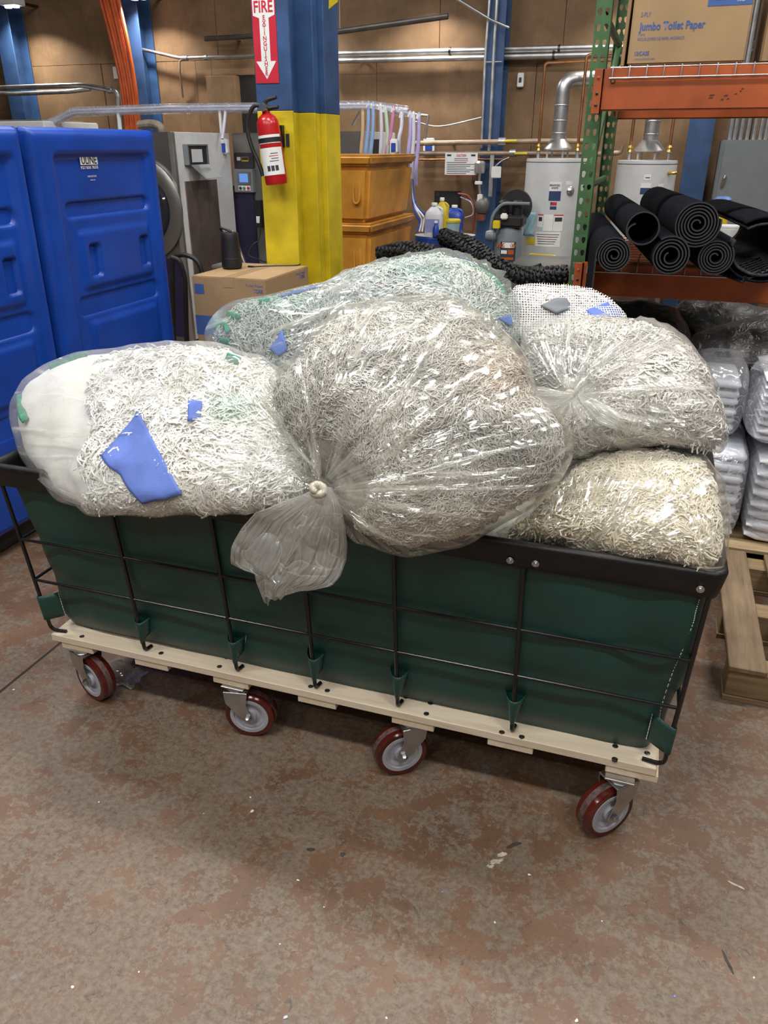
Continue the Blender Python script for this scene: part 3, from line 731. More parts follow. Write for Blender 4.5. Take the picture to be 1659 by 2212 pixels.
# ================================================================== BAGS OF MOPS IN THE CART
YARNCORE = M('matted_cotton', (0.50, 0.48, 0.45), 0.95, 0, 0.25, 40, 0.5, 160, 0.1)
CLOTHW = M('white_mop_backing', (0.70, 0.69, 0.67), 0.9, 0, 0.08, 8, 0.3, 60, 0.1)
TIEDFILM = M('twisted_polythene', (0.42, 0.39, 0.30), 0.22, 0, 0.2, 40, 0.3, 90)
CAMP = np.array([0, 0, H])
def npv(px, v):
    a = (px[..., 0] - CX) / F; b = (px[..., 1] - CY) / F
    X = a; Y = _c - b * _s; Z = -_s - b * _c
    U_ = X * _ca - Y * _sa; V_ = X * _sa + Y * _ca; t = v / V_
    return np.stack([U_ * t, V_ * t, H + Z * t], -1)
class Bag:
    """pillow whose mid-section follows a traced outline set at its own depth; T = half thickness front/back"""
    def __init__(s, outline, center, depth, Tf, Tb, seed, knot=None, ex=(0.86, 0.95), neck=None, cs=0.93):
        s.neck = neck; s.cs = cs
        s.c = np.array(center, float); s.depth = depth; s.Tf, s.Tb = Tf, Tb; s.seed = seed; s.knot = np.array(knot, float) if knot else None; s.ex = ex
        P = np.array(outline, float) - s.c
        ph = np.linspace(0, 2 * math.pi, 361)[:-1]; r = np.zeros(360)
        for i, a in enumerate(ph):
            d = np.array([math.cos(a), math.sin(a)]); best = 0
            for k in range(len(P)):
                p, q = P[k], P[(k + 1) % len(P)]; e = q - p
                den = d[0] * e[1] - d[1] * e[0]
                if abs(den) < 1e-9: continue
                t = (p[0] * e[1] - p[1] * e[0]) / den; w_ = (p[0] * d[1] - p[1] * d[0]) / den
                if t > 0 and -1e-6 <= w_ <= 1 + 1e-6: best = max(best, t)
            r[i] = best
        k = np.exp(-np.linspace(-2, 2, 9) ** 2); k /= k.sum()
        rr = np.r_[r[-4:], r, r[:4]]; s.r = np.convolve(rr, k, 'valid')
        cc = npv(s.c[None], s.v(s.c[1]))[0]; s.cc = cc; s.n = (CAMP - cc) / np.linalg.norm(CAMP - cc)
        s.lump = SNoise(seed, 11.0); s.lump2 = SNoise(seed + 1, 34.0); s.fine = SNoise(seed + 2, 75.0); s.tuft = SNoise(seed + 7, 90.0); s.crease = SNoise(seed + 8, 15.0); s.ang = SNoise(seed + 3, 5.0, 12)
        s.ang2 = SNoise(seed + 4, 13.0, 12)
    def v(s, y):
        (y0, v0), (y1, v1) = s.depth; return v0 + (v1 - v0) * (y - y0) / (y1 - y0)
    def R(s, phi):
        x = np.mod(phi, 2 * math.pi) / (2 * math.pi) * 360; i = np.floor(x).astype(int) % 360; f = x - np.floor(x)
        return s.r[i] * (1 - f) + s.r[(i + 1) % 360] * f
    def px(s, phi, a):
        rho = np.abs(np.sin(a)) ** s.ex[0]; Rr = s.R(phi)
        return s.c + np.stack([rho * Rr * np.cos(phi), rho * Rr * np.sin(phi)], -1)
    def at(s, phi, a, scale=1.0):
        rho = np.abs(np.sin(a)) ** s.ex[0] * scale; Rr = s.R(phi)
        px = s.c + np.stack([rho * Rr * np.cos(phi), rho * Rr * np.sin(phi)], -1)
        B = npv(px, s.v(px[..., 1]))
        ca = np.cos(a); h = np.sign(ca) * np.abs(ca) ** s.ex[1] * scale
        T = np.where(h > 0, s.Tf, s.Tb)
        return B + s.n * (h * T)[..., None], px
    def core(s, phi, a):
        P, px = s.at(phi, a, s.cs)
        D = P - s.cc; D = D / np.linalg.norm(D, axis=-1)[..., None]
        ed = 0.3 + 0.7 * np.abs(np.cos(a)) ** 0.5
        if s.neck:
            q = px - s.knot; r = np.hypot(q[..., 0], q[..., 1]); P = P - s.n * ((np.cos(a) > 0) * s.neck[0] * np.exp(-(r / s.neck[1]) ** 2))[..., None]
        return P + D * (ed * (0.013 * s.lump(P) + 0.005 * s.lump2(P) + 0.0045 * s.tuft(P)) - 0.002)[..., None], px
    def shell(s, phi, a):
        P, px = s.at(phi, a, 1.0)
        D = P - s.cc; D = D / np.linalg.norm(D, axis=-1)[..., None]
        d = 0.013 * s.lump(P) + 0.005 * s.lump2(P) + np.maximum(0.008 * (0.6 - np.abs(s.crease(P))), -0.0035)
        edge = np.abs(np.cos(a)) ** 0.5; d = d * (0.25 + 0.75 * edge)
        extra = np.zeros_like(d)
        if s.knot is not None:
            q = px - s.knot; r = np.hypot(q[..., 0], q[..., 1]); al = np.arctan2(q[..., 1], q[..., 0])
            A3 = np.stack([np.cos(al), np.sin(al), 0 * al], -1)
            pl = 0.6 * np.abs(s.ang(A3 * 2.2)) + 0.5 * np.abs(s.ang2(A3 * 2.0))
            front = np.cos(a) > 0
            d = d + front * np.maximum(0.028 * np.exp(-r / 320) * np.clip(r / 40, 0, 1) * (0.7 - pl), -0.004 - (0.03 * np.exp(-(r / s.neck[1]) ** 2) if s.neck else 0))
            extra = front * (0.055 * np.exp(-r / 42))
        return P + D * d[..., None] + s.n * extra[..., None], px
    def pleat(s, px):
        k = s.knot if s.knot is not None else s.c
        q = px - k; r = np.hypot(q[..., 0], q[..., 1]); al = np.arctan2(q[..., 1], q[..., 0])
        return np.stack([np.cos(al) * 1.6, np.sin(al) * 1.6, r / 1300], -1)
    def grid(s, fn, nphi, na, a0=0.0, a1=math.pi):
        ph = np.linspace(0, 2 * math.pi, nphi, endpoint=False); aa = np.linspace(a0 + 0.004, a1 - 0.004, na)
        PH, AA = np.meshgrid(ph, aa, indexing='ij'); return fn(PH, AA)
    def front(s, x, y, off=0.0, core=True):
        """3-D point of the front surface under a pixel"""
        q = np.array([x, y], float) - s.c; phi = np.arctan2(q[1], q[0]) % (2 * math.pi)
        for scale in ((s.cs if core else 1.0),):
            rho = np.hypot(*q) / (s.R(np.array(phi)) * scale); rho = min(0.995, float(rho))
            a = math.asin(rho ** (1 / s.ex[0]))
            P, _ = (s.core if core else s.shell)(np.array([phi]), np.array([a]))
            return P[0] + s.n * off

def strands(bag, n, seed, length, rad, tint, amp=0.010, density=None, back=0.12, nseg=7):
    g = np.random.default_rng(seed)
    phi = g.random(n) * 2 * math.pi
    rho = np.sqrt(g.random(n)); a = np.arcsin(np.clip(rho, 0, 0.9999) ** (1 / bag.ex[0]))
    nbk = int(n * back); a[:nbk] = math.pi - np.arcsin(np.clip(0.55 + 0.45 * np.sqrt(g.random(nbk)), 0, 0.999))
    P, px = bag.core(phi, a)
    if density is not None:
        keep = g.random(n) < density(px); phi, a, P, px = phi[keep], a[keep], P[keep], px[keep]; n = len(phi)
    e = 0.02
    P1, _ = bag.core(phi + e, a); P2, _ = bag.core(phi, np.clip(a + e, 0.005, math.pi - 0.005)); P2b, _ = bag.core(phi, np.clip(a - e, 0.005, math.pi - 0.005))
    t1 = P1 - P; t2 = P2 - P2b
    Nn = np.cross(t1, t2); Nn /= (np.linalg.norm(Nn, axis=1)[:, None] + 1e-9)
    out = P - bag.cc; Nn *= np.sign((Nn * out).sum(1))[:, None]
    fl = SNoise(seed + 5, 16.0); fp = SNoise(seed + 6, 28.0); th = 2.6 * fl(P) + g.normal(0, 0.5, n)
    ref = np.cross(Nn, np.array([0.3, 0.1, 0.95])); ref /= np.linalg.norm(ref, axis=1)[:, None]; r2 = np.cross(Nn, ref)
    T = ref * np.cos(th)[:, None] + r2 * np.sin(th)[:, None]; B = np.cross(Nn, T)
    L = length * (0.6 + 0.8 * g.random(n)); A = amp * (0.5 + g.random(n)); L = L * np.where((a > 1.15) & (a < 2.0), 0.6, 1.0); fr = 1.1 + 0.9 * g.random(n); p0 = 3.0 * fp(P) + g.normal(0, 1.4, n)
    lift = g.random(n) ** 1.5 * 0.007
    s_ = np.linspace(-0.5, 0.5, nseg + 1)
    X = P[:, None, :] + T[:, None, :] * (L[:, None] * s_)[..., None] \
        + B[:, None, :] * (A[:, None] * np.sin(6.283 * fr[:, None] * s_ + p0[:, None]))[..., None] \
        + Nn[:, None, :] * (0.001 + lift[:, None] * np.cos(math.pi * s_) ** 1 + 0.35 * A[:, None] * np.cos(6.283 * fr[:, None] * s_ * 1.3 + p0[:, None]) - 3.2 * (L[:, None] * s_) ** 2)[..., None]
    tg = np.gradient(X, axis=1); tg /= np.linalg.norm(tg, axis=2)[..., None] + 1e-9
    c1 = np.cross(tg, Nn[:, None, :]); c1 /= np.linalg.norm(c1, axis=2)[..., None] + 1e-9; c2 = np.cross(c1, tg)
    ns = 3; ring = [math.pi * 2 * j / ns for j in range(ns)]
    rr = rad * (0.85 + 0.3 * g.random(n))
    V = np.stack([X + (c1 * math.cos(q) + c2 * math.sin(q)) * rr[:, None, None] for q in ring], 2)   # n, seg+1, ns, 3
    idx = np.arange(n * (nseg + 1) * ns).reshape(n, nseg + 1, ns); nx = np.roll(idx, -1, 2)
    Fq = np.stack([idx[:, :-1], nx[:, :-1], nx[:, 1:], idx[:, 1:]], -1).reshape(-1, 4)
    me = np_mesh('mop_yarn', V.reshape(-1, 3), Fq)
    col = tint(P, px, g)                                       # n, 3
    C4 = np.ones((n, (nseg + 1) * ns, 4), 'f'); C4[..., :3] = col[:, None, :]
    at = me.color_attributes.new('tint', 'FLOAT_COLOR', 'POINT'); at.data.foreach_set('color', C4.reshape(-1))
    return me
def shell_mesh(bag, name, nphi=260, na=120, net=None):
    P, px = bag.grid(bag.shell, nphi, na)
    me = grid_mesh(name, P, True)
    A = bag.pleat(px) if net is None else np.stack([px[..., 0] / net, px[..., 1] / net, 0 * px[..., 0]], -1)
    at = me.attributes.new('pleat', 'FLOAT_VECTOR', 'POINT'); at.data.foreach_set('vector', A.astype('f').ravel())
    return me
def patch(bag, corners, name, mat, parent, off=0.016, n=14, bulge=0.006, label=None):
    """cloth panel lying on the mop pile; corners are four pixels"""
    c = [np.array(q, float) for q in corners]; Pm = np.zeros((n, n, 3)); g = SNoise(len(name) + len(bpy.data.meshes), 30.0)
    for i in range(n):
        for j in range(n):
            s_, t = i / (n - 1), j / (n - 1)
            q = (c[0] * (1 - s_) + c[1] * s_) * (1 - t) + (c[3] * (1 - s_) + c[2] * s_) * t
            p = bag.front(q[0], q[1], off); p = p + bag.n * (bulge * float(g(p[None])[0]))
            Pm[i, j] = p
    o = link(name, grid_mesh(name, Pm), mat, parent, label=label)
    md = o.modifiers.new('thick', 'SOLIDIFY'); md.thickness = 0.004
    return o
def band(bag, px, wd, name, mat, parent, off=0.018, label=None):
    """woven tape lying along a line of pixels"""
    pts = [Vector(bag.front(x, y, off)) for x, y in px]; sp = spline(pts, 20); Pm = np.zeros((len(sp), 5, 3)); nn = Vector(bag.n)
    for i, p in enumerate(sp):
        t = (sp[min(i + 1, len(sp) - 1)] - sp[max(0, i - 1)]).normalized(); b = t.cross(nn).normalized()
        for j in range(5): Pm[i, j] = p + b * wd * (j / 4 - 0.5) + nn * 0.004 * (1 - (j / 2 - 1) ** 2)
    o = link(name, grid_mesh(name, Pm), mat, parent, label=label); md = o.modifiers.new('thick', 'SOLIDIFY'); md.thickness = 0.004
    return o
def mk_tint(seed, base, alt, altw=0.35, extra=None):
    f1 = SNoise(seed, 8.0); f2 = SNoise(seed + 1, 20.0); base = np.array(base); alt = np.array(alt)
    def fn(P, px, g):
        k = np.clip(0.5 + 0.45 * f1(P) + 0.3 * f2(P) - (0.5 - altw), 0, 1)[:, None]
        c = base * (1 - k) + alt * k
        c = c * (0.86 + 0.24 * g.random(len(P)))[:, None]
        if extra: c = extra(c, P, px, g)
        return np.clip(c, 0, 0.9)
    return fn
def near(px, x, y, rx, ry): return np.exp(-(((px[:, 0] - x) / rx) ** 2 + ((px[:, 1] - y) / ry) ** 2))
def make_bag(bag, label, film, yarn, name='mop_bag', net=None, coremat=YARNCORE):
    base = Vector(bag.cc) - Vector((0, 0, 0.2))
    t = thing(name, label, 'bag', base, 'bags of mops piled in the green cart')
    P, px = bag.grid(bag.core, 150, 70); link('mop_pile', grid_mesh('mop_pile', P, True), coremat, t)
    for me in yarn: link('mop_yarn', me, YARN, t, kind='stuff')
    link('plastic_film' if net is None else 'mesh_net', shell_mesh(bag, 'film', net=net), film, t)
    return t

CREAM = (0.74, 0.71, 0.64); GREYY = (0.50, 0.49, 0.475); WHITEY = (0.80, 0.79, 0.76); YEL = (0.80, 0.72, 0.56); PINK = (0.60, 0.47, 0.42)
# --- left bag
b1 = Bag([(22, 910), (22, 870), (50, 820), (95, 785), (160, 760), (230, 750), (330, 738), (420, 736), (500, 752), (560, 775), (600, 800), (632, 850), (655, 920), (675, 1000), (680, 1055), (640, 1092), (540, 1112), (460, 1114), (370, 1110), (300, 1109), (190, 1105), (130, 1080), (75, 1035), (42, 990), (30, 945)],
         (335, 930), ((740, 1.90), (1110, 1.475)), 0.19, 0.20, 100, (660, 985), cs=0.95)
def gx(c, P, px, g):
    k = (near(px, 490, 885, 50, 32) * 0.45)[:, None]; return c * (1 - k) + np.array((0.25, 0.50, 0.40)) * k
y1 = strands(b1, 8000, 1, 0.060, 0.0025, mk_tint(30, CREAM, WHITEY, 0.4, gx), 0.0105, lambda q: np.where(q[:, 0] < 205 + 12 * np.sin(q[:, 1] / 20), 0.0, 1.0) * np.clip((q[:, 1] - 775) / 90 + 0.0004 * (q[:, 0] - 300), 0.12, 1.0))
t = make_bag(b1, 'clear plastic bag of white mops with a big blue band, left end of cart', FILM, [y1], coremat=CLOTHW)
patch(b1, [(302, 893), (238, 975), (310, 1072), (388, 1058)], 'blue_band', MOPBLUE, t, 0.020, 16, 0.004, 'blue cloth mop band')
patch(b1, [(405, 868), (432, 872), (430, 905), (402, 912)], 'blue_band', MOPBLUE, t, 0.012, 8, 0.003)
for px_ in ([(36, 852), (55, 895), (62, 910)], [(100, 790), (150, 765), (175, 752)], [(480, 780), (510, 788)]):
    band(b1, px_, 0.02, 'green_tape', TEAL, t, 0.012)
# --- back bag
b2 = Bag([(440, 730), (455, 690), (480, 660), (520, 645), (570, 640), (640, 622), (700, 610), (760, 578), (830, 560), (900, 545), (960, 543), (1020, 560), (1070, 585), (1105, 625), (1122, 680), (1122, 740), (1100, 810), (1000, 860), (800, 880), (650, 860), (550, 810), (480, 760)],
         (800, 715), ((545, 2.30), (880, 1.98)), 0.17, 0.16, 140, (1010, 640))
def gx2(c, P, px, g):
    k = np.clip(near(px, 600, 655, 80, 22) * 0.4 + near(px, 900, 590, 70, 28) * 0.5 + near(px, 470, 690, 35, 25) * 0.4, 0, 0.9)[:, None]
    return c * (1 - k) + np.array((0.33, 0.53, 0.46)) * k
y2 = strands(b2, 7500, 2, 0.058, 0.0023, mk_tint(50, (0.68, 0.66, 0.61), GREYY, 0.45, gx2), 0.0100)
t = make_bag(b2, 'greenish plastic bag of grey and white mops humped at the back of the pile', FILM_G, [y2])
patch(b2, [(622, 712), (595, 752), (618, 765), (636, 752)], 'blue_band', MOPBLUE, t, 0.020, 8, 0.003)
patch(b2, [(596, 628), (690, 606), (690, 628), (615, 645)], 'blue_band', MOPBLUE, t, 0.020, 9, 0.003)
patch(b2, [(1060, 690), (1095, 680), (1112, 700), (1085, 704)], 'blue_band', MOPBLUE, t, 0.014, 8, 0.003)
for px_ in ([(470, 676), (500, 679), (522, 686)], [(468, 712), (480, 700), (498, 704), (503, 718)], [(485, 733), (508, 738)], [(570, 655), (595, 653)], [(1000, 565), (1060, 600), (1090, 640)]):
    band(b2, px_, 0.013, 'green_tape', TEAL, t, 0.018)
# --- mesh bag at the back right
b6 = Bag([(1085, 730), (1098, 640), (1115, 617), (1170, 610), (1230, 611), (1280, 619), (1322, 640), (1352, 676), (1372, 735), (1310, 800), (1150, 800)], (1225, 705), ((610, 2.44), (800, 2.26)), 0.13, 0.22, 180)
y6 = strands(b6, 2200, 6, 0.055, 0.0022, mk_tint(90, (0.70, 0.68, 0.64), (0.66, 0.60, 0.55), 0.4), 0.0075)
t = make_bag(b6, 'white mesh laundry bag of mops behind the tied bag on the right', NET, [y6], 'mesh_bag', net=5.2)
patch(b6, [(1165, 660), (1215, 632), (1238, 660), (1200, 676)], 'grey_cloth', M('grey_cloth', (0.16, 0.17, 0.19), 0.9), t, 0.018, 8, 0.003)
patch(b6, [(1270, 668), (1320, 650), (1345, 682), (1290, 690)], 'blue_band', MOPBLUE, t, 0.016, 8, 0.003)
# --- lower right bag
b5 = Bag([(1062, 1162), (1110, 1130), (1180, 1070), (1230, 1010), (1290, 975), (1370, 962), (1450, 965), (1520, 982), (1556, 1030), (1576, 1090), (1577, 1150), (1570, 1200), (1545, 1234), (1450, 1226), (1350, 1210), (1250, 1192), (1150, 1176)],
         (1370, 1105), ((962, 1.86), (1234, 1.585)), 0.15, 0.26, 220, (1210, 1260), cs=0.90)
def gx5(c, P, px, g):
    k = np.clip((px[:, 1] - 1090) / 130 + (1250 - px[:, 0]) / 500, 0, 0.8)[:, None]; return c * (1 - k) + np.array(YEL) * k
y5 = strands(b5, 6500, 5, 0.055, 0.0025, mk_tint(110, (0.78, 0.745, 0.66), (0.66, 0.60, 0.50), 0.35, gx5), 0.0115)
t = make_bag(b5, 'yellowish plastic bag of cream mops lying in the right end of the cart', FILM_Y, [y5], coremat=M('cream_matted_cotton', (0.55, 0.48, 0.37), 0.95, 0, 0.25, 40, 0.5, 160, 0.1))
# --- upper right bag
b4 = Bag([(1125, 765), (1130, 712), (1170, 692), (1230, 683), (1290, 680), (1340, 685), (1400, 690), (1450, 710), (1492, 746), (1530, 790), (1552, 850), (1573, 910), (1575, 950), (1552, 977), (1500, 968), (1430, 962), (1340, 970), (1270, 988), (1225, 998), (1180, 970), (1150, 905), (1135, 830)],
         (1360, 840), ((680, 2.12), (990, 1.84)), 0.16, 0.26, 260, (1245, 852), (0.86, 0.95), (0.07, 75))
y4 = strands(b4, 7500, 4, 0.058, 0.0024, mk_tint(130, (0.76, 0.74, 0.69), (0.58, 0.55, 0.51), 0.35), 0.0105, lambda q: np.where((q[:, 1] < 860) & (q[:, 0] > 1280), 0.6, 1.0) * np.where(np.hypot(q[:, 0] - 1245, q[:, 1] - 852) < 62, 0.0, 1.0))
t = make_bag(b4, 'clear plastic bag of white mops, its knotted neck facing out, stacked upper right', FILM, [y4], coremat=M('pale_matted_cotton', (0.58, 0.56, 0.51), 0.95, 0, 0.2, 30, 0.5, 160, 0.1))
bag4 = t
# --- centre front bag
b3 = Bag([(570, 885), (575, 832), (600, 795), (650, 758), (700, 700), (740, 662), (800, 645), (860, 632), (910, 627), (990, 640), (1030, 665), (1075, 697), (1120, 735), (1150, 790), (1168, 850), (1202, 890), (1224, 932), (1224, 985), (1202, 1040), (1170, 1077), (1120, 1112), (1080, 1142), (1030, 1167), (960, 1182), (890, 1194), (830, 1187), (770, 1163), (735, 1125), (700, 1085), (668, 1052), (640, 1022), (610, 975), (585, 930)],
         (890, 905), ((627, 1.80), (1194, 1.47)), 0.19, 0.19, 300, (703, 1045), (0.86, 0.95), (0.10, 120))
def gx3(c, P, px, g):
    k = np.clip(near(px, 1075, 815, 75, 75) * 0.75, 0, 0.8)[:, None]; c = c * (1 - k) + np.where((g.random(len(P)) < 0.45)[:, None], np.array(PINK), np.array((0.76, 0.66, 0.57))) * k
    d = np.clip(near(px, 1090, 930, 130, 70) * 0.45 + near(px, 930, 700, 60, 60) * 0.25, 0, 0.6)[:, None]; c = c * (1 - d) + np.array((0.36, 0.35, 0.34)) * d
    y_ = np.clip((px[:, 1] - 1080) / 150, 0, 0.5)[:, None]; return c * (1 - y_) + np.array((0.74, 0.70, 0.58)) * y_
y3 = strands(b3, 15000, 3, 0.044, 0.0016, mk_tint(70, (0.74, 0.725, 0.70), (0.46, 0.45, 0.445), 0.46, gx3), 0.0085, lambda q: np.where(np.hypot(q[:, 0] - 703, q[:, 1] - 1045) < 105, 0.0, 1.0))
t = make_bag(b3, 'large clear plastic bag of stringy mops with a knotted neck and hanging tail, front centre', FILM_Y, [y3])
# neck, knot and tail
def knot(parent, K, r, axis, seed):
    axis = Vector(axis).normalized(); x = axis.orthogonal().normalized(); y = axis.cross(x); pts = []; rs = []
    for i in range(41):
        k = i / 40; a = 2 * math.pi * 1.25 * k + seed
        pts.append(Vector(K) + (x * math.cos(a) + y * math.sin(a)) * r * 0.62 + axis * r * 0.55 * (k - 0.5))
        rs.append(r * 0.46 * (1 + 0.06 * math.sin(i * 1.9)) * (0.6 + 0.4 * math.sin(math.pi * k) ** 0.5))
    return MB().tube(pts, rs, 14, True).build('knot', TIEDFILM, parent)
K3 = Vector(b3.front(703, 1046, 0.055, core=False))
knot(t, K3, 0.020, (0.25, -0.3, 0.9), 2.5)
def tail(parent, left, right, vfun, nd=70, nl=46, depth=0.03, ruff=0.014, seed=9, mat=FILM_TAIL, curl=0.0):
    def rs(px, n):
        p = np.array(px, float); d = np.r_[0, np.cumsum(np.hypot(*np.diff(p, axis=0).T))]; s_ = np.linspace(0, d[-1], n)
        return np.c_[np.interp(s_, d, p[:, 0]), np.interp(s_, d, p[:, 1])]
    Lp, Rp = rs(left, nl), rs(right, nl); Pm = np.zeros((nd, nl, 3)); pl = np.zeros((nd, nl, 3))
    s1 = SNoise(seed, 2.4, 12); s2 = SNoise(seed + 1, 30.0); s3 = SNoise(seed + 2, 6.0, 12); s4 = SNoise(seed + 3, 70.0)
    for j in range(nl):
        k = j / (nl - 1)
        for i in range(nd):
            a = 2 * math.pi * i / nd; m_ = (1 - math.cos(a)) / 2
            q = Lp[j] * (1 - m_) + Rp[j] * m_
            fo = float(s1(np.array([[math.cos(a) * 2.2, math.sin(a) * 2.2, k * 0.5]]))[0]); f3 = float(s3(np.array([[math.cos(a), math.sin(a), k * 0.35]]))[0])
            v = vfun(k) - depth * (0.15 + k ** 0.6) * math.sin(a) + ruff * (0.2 + k) * (fo + 0.6 * f3)
            q = q + np.array([4 * fo, 2.0 * f3]) * min(1, k * 2)
            if j == nl - 1: q[1] += 5 * math.sin(a * 5) + 4 * fo
            p = np.array(PV(q[0], q[1], v)); p[1] += 0.008 * float(s2(p[None])[0]) * min(1, 3 * k) + 0.0028 * float(s4(p[None])[0])
            Pm[i, j] = p; pl[i, j] = (math.cos(a) * 2.0, math.sin(a) * 2.0, k * 0.8)
    me = grid_mesh('bag_tail', Pm, True)
    at = me.attributes.new('pleat', 'FLOAT_VECTOR', 'POINT'); at.data.foreach_set('vector', pl.astype('f').ravel())
    return link('bag_tail', me, mat, parent)
kv = K3.y
tail(t, [(688, 1052), (655, 1068), (600, 1088), (550, 1108), (522, 1140), (498, 1185), (497, 1215), (520, 1228), (552, 1236), (556, 1258), (572, 1298)],
     [(716, 1052), (730, 1075), (742, 1105), (748, 1140), (750, 1180), (748, 1215), (738, 1245), (722, 1262), (690, 1270), (650, 1278), (606, 1290)], lambda k: kv + 0.075 * min(1, k * 2.2) + 0.01 * k)
K4 = Vector(b4.front(1243, 852, 0.03, core=False))
MB().tube([K4 + Vector(b4.n) * q for q in (-0.03, -0.012, 0.0)], [0.014, 0.009, 0.008], 12).build('knot', TIEDFILM, bag4)
tail(bag4, [(1236, 846), (1215, 846), (1195, 842), (1178, 838), (1160, 840)], [(1240, 862), (1222, 872), (1205, 885), (1190, 895), (1172, 890)], lambda k: K4.y - 0.02 * k - 0.01, 40, 24, 0.012, 0.006, 19)
tail(bag4, [(1248, 848), (1285, 862), (1320, 880), (1345, 900)], [(1246, 860), (1262, 885), (1290, 915), (1330, 930)], lambda k: K4.y - 0.035 * k ** 0.5, 40, 24, 0.012, 0.006, 23)

# gathered folds of film that stand proud of the sheet
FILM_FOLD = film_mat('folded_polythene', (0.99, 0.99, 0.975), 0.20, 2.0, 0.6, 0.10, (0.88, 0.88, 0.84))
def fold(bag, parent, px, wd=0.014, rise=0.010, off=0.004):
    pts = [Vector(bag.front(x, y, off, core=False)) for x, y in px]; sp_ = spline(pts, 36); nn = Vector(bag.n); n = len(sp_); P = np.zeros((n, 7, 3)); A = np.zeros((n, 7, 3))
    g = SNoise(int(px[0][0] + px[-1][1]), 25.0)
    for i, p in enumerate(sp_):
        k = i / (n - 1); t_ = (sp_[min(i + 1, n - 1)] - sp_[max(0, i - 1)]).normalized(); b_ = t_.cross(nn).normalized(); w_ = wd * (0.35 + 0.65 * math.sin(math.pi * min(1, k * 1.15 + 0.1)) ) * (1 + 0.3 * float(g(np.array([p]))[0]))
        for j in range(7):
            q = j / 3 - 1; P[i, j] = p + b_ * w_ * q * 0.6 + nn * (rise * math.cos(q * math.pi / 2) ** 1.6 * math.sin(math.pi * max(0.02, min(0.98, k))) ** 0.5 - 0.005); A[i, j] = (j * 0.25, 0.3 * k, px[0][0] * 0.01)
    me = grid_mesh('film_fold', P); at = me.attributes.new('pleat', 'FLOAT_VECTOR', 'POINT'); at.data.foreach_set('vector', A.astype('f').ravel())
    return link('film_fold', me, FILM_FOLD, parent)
bags_t = {k: [o for o in COL.objects if o.type == 'EMPTY' and o.get('label', '').startswith(k)][0] for k in ('clear plastic bag of white mops with', 'greenish', 'yellowish', 'clear plastic bag of white mops, its', 'large clear')}
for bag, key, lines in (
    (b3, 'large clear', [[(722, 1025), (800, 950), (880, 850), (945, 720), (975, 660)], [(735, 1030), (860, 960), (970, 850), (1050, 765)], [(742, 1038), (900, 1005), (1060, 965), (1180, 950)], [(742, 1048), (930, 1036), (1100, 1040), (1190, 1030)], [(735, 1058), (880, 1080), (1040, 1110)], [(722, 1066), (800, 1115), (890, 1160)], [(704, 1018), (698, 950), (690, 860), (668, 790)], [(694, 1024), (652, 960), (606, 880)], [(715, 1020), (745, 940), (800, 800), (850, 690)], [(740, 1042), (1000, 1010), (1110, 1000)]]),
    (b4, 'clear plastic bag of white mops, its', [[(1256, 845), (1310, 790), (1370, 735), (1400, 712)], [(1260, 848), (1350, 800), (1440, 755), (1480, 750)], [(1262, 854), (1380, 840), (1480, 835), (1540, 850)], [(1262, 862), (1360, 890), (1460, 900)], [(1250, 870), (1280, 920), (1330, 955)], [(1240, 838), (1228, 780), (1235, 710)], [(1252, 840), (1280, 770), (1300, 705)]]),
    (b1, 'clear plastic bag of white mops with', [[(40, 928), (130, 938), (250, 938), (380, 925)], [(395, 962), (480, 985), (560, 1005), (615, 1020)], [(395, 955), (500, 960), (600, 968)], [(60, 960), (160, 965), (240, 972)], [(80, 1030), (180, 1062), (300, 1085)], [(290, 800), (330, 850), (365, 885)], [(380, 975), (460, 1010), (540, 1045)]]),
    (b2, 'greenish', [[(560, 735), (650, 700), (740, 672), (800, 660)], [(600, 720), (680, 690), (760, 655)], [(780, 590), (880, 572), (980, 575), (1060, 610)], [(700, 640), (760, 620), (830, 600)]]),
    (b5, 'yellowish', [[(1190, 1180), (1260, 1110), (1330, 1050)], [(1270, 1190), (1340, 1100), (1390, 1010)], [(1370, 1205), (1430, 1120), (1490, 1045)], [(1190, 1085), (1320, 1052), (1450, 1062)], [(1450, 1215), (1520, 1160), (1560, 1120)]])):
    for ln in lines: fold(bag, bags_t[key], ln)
# lower layer of bags that the visible ones lie on
def filler(u0, u1, v0, v1, z0, z1, seed, label):
    t = thing('mop_bag', label, 'bag', ((u0 + u1) / 2, (v0 + v1) / 2, z0), 'bags of mops piled in the green cart')
    ph = np.linspace(0, 2 * math.pi, 90, endpoint=False); aa = np.linspace(-math.pi / 2 + 0.02, math.pi / 2 - 0.02, 46); PH, AA = np.meshgrid(ph, aa, indexing='ij')
    c_ = np.array([(u0 + u1) / 2, (v0 + v1) / 2, (z0 + z1) / 2]); hw = np.array([u1 - u0, v1 - v0, z1 - z0]) / 2; n1 = SNoise(seed, 12.0); n2 = SNoise(seed + 1, 50.0)
    sg_ = lambda x, e: np.sign(x) * np.abs(x) ** e
    S = np.stack([sg_(np.cos(AA), .5) * sg_(np.cos(PH), .5), sg_(np.cos(AA), .5) * sg_(np.sin(PH), .5), sg_(np.sin(AA), .7)], -1)
    P = c_ + hw * S * 0.95; D = (P - c_); D /= np.linalg.norm(D, axis=-1)[..., None]
    link('mop_pile', grid_mesh('mop_pile', P + D * (0.008 * n1(P) + 0.006 * n2(P))[..., None], True), YARNCORE, t)
    Q = c_ + hw * S; me = grid_mesh('plastic_film', Q + D * (0.008 * n1(Q))[..., None], True); at = me.attributes.new('pleat', 'FLOAT_VECTOR', 'POINT'); at.data.foreach_set('vector', (Q * 2).astype('f').ravel()); link('plastic_film', me, FILM, t)
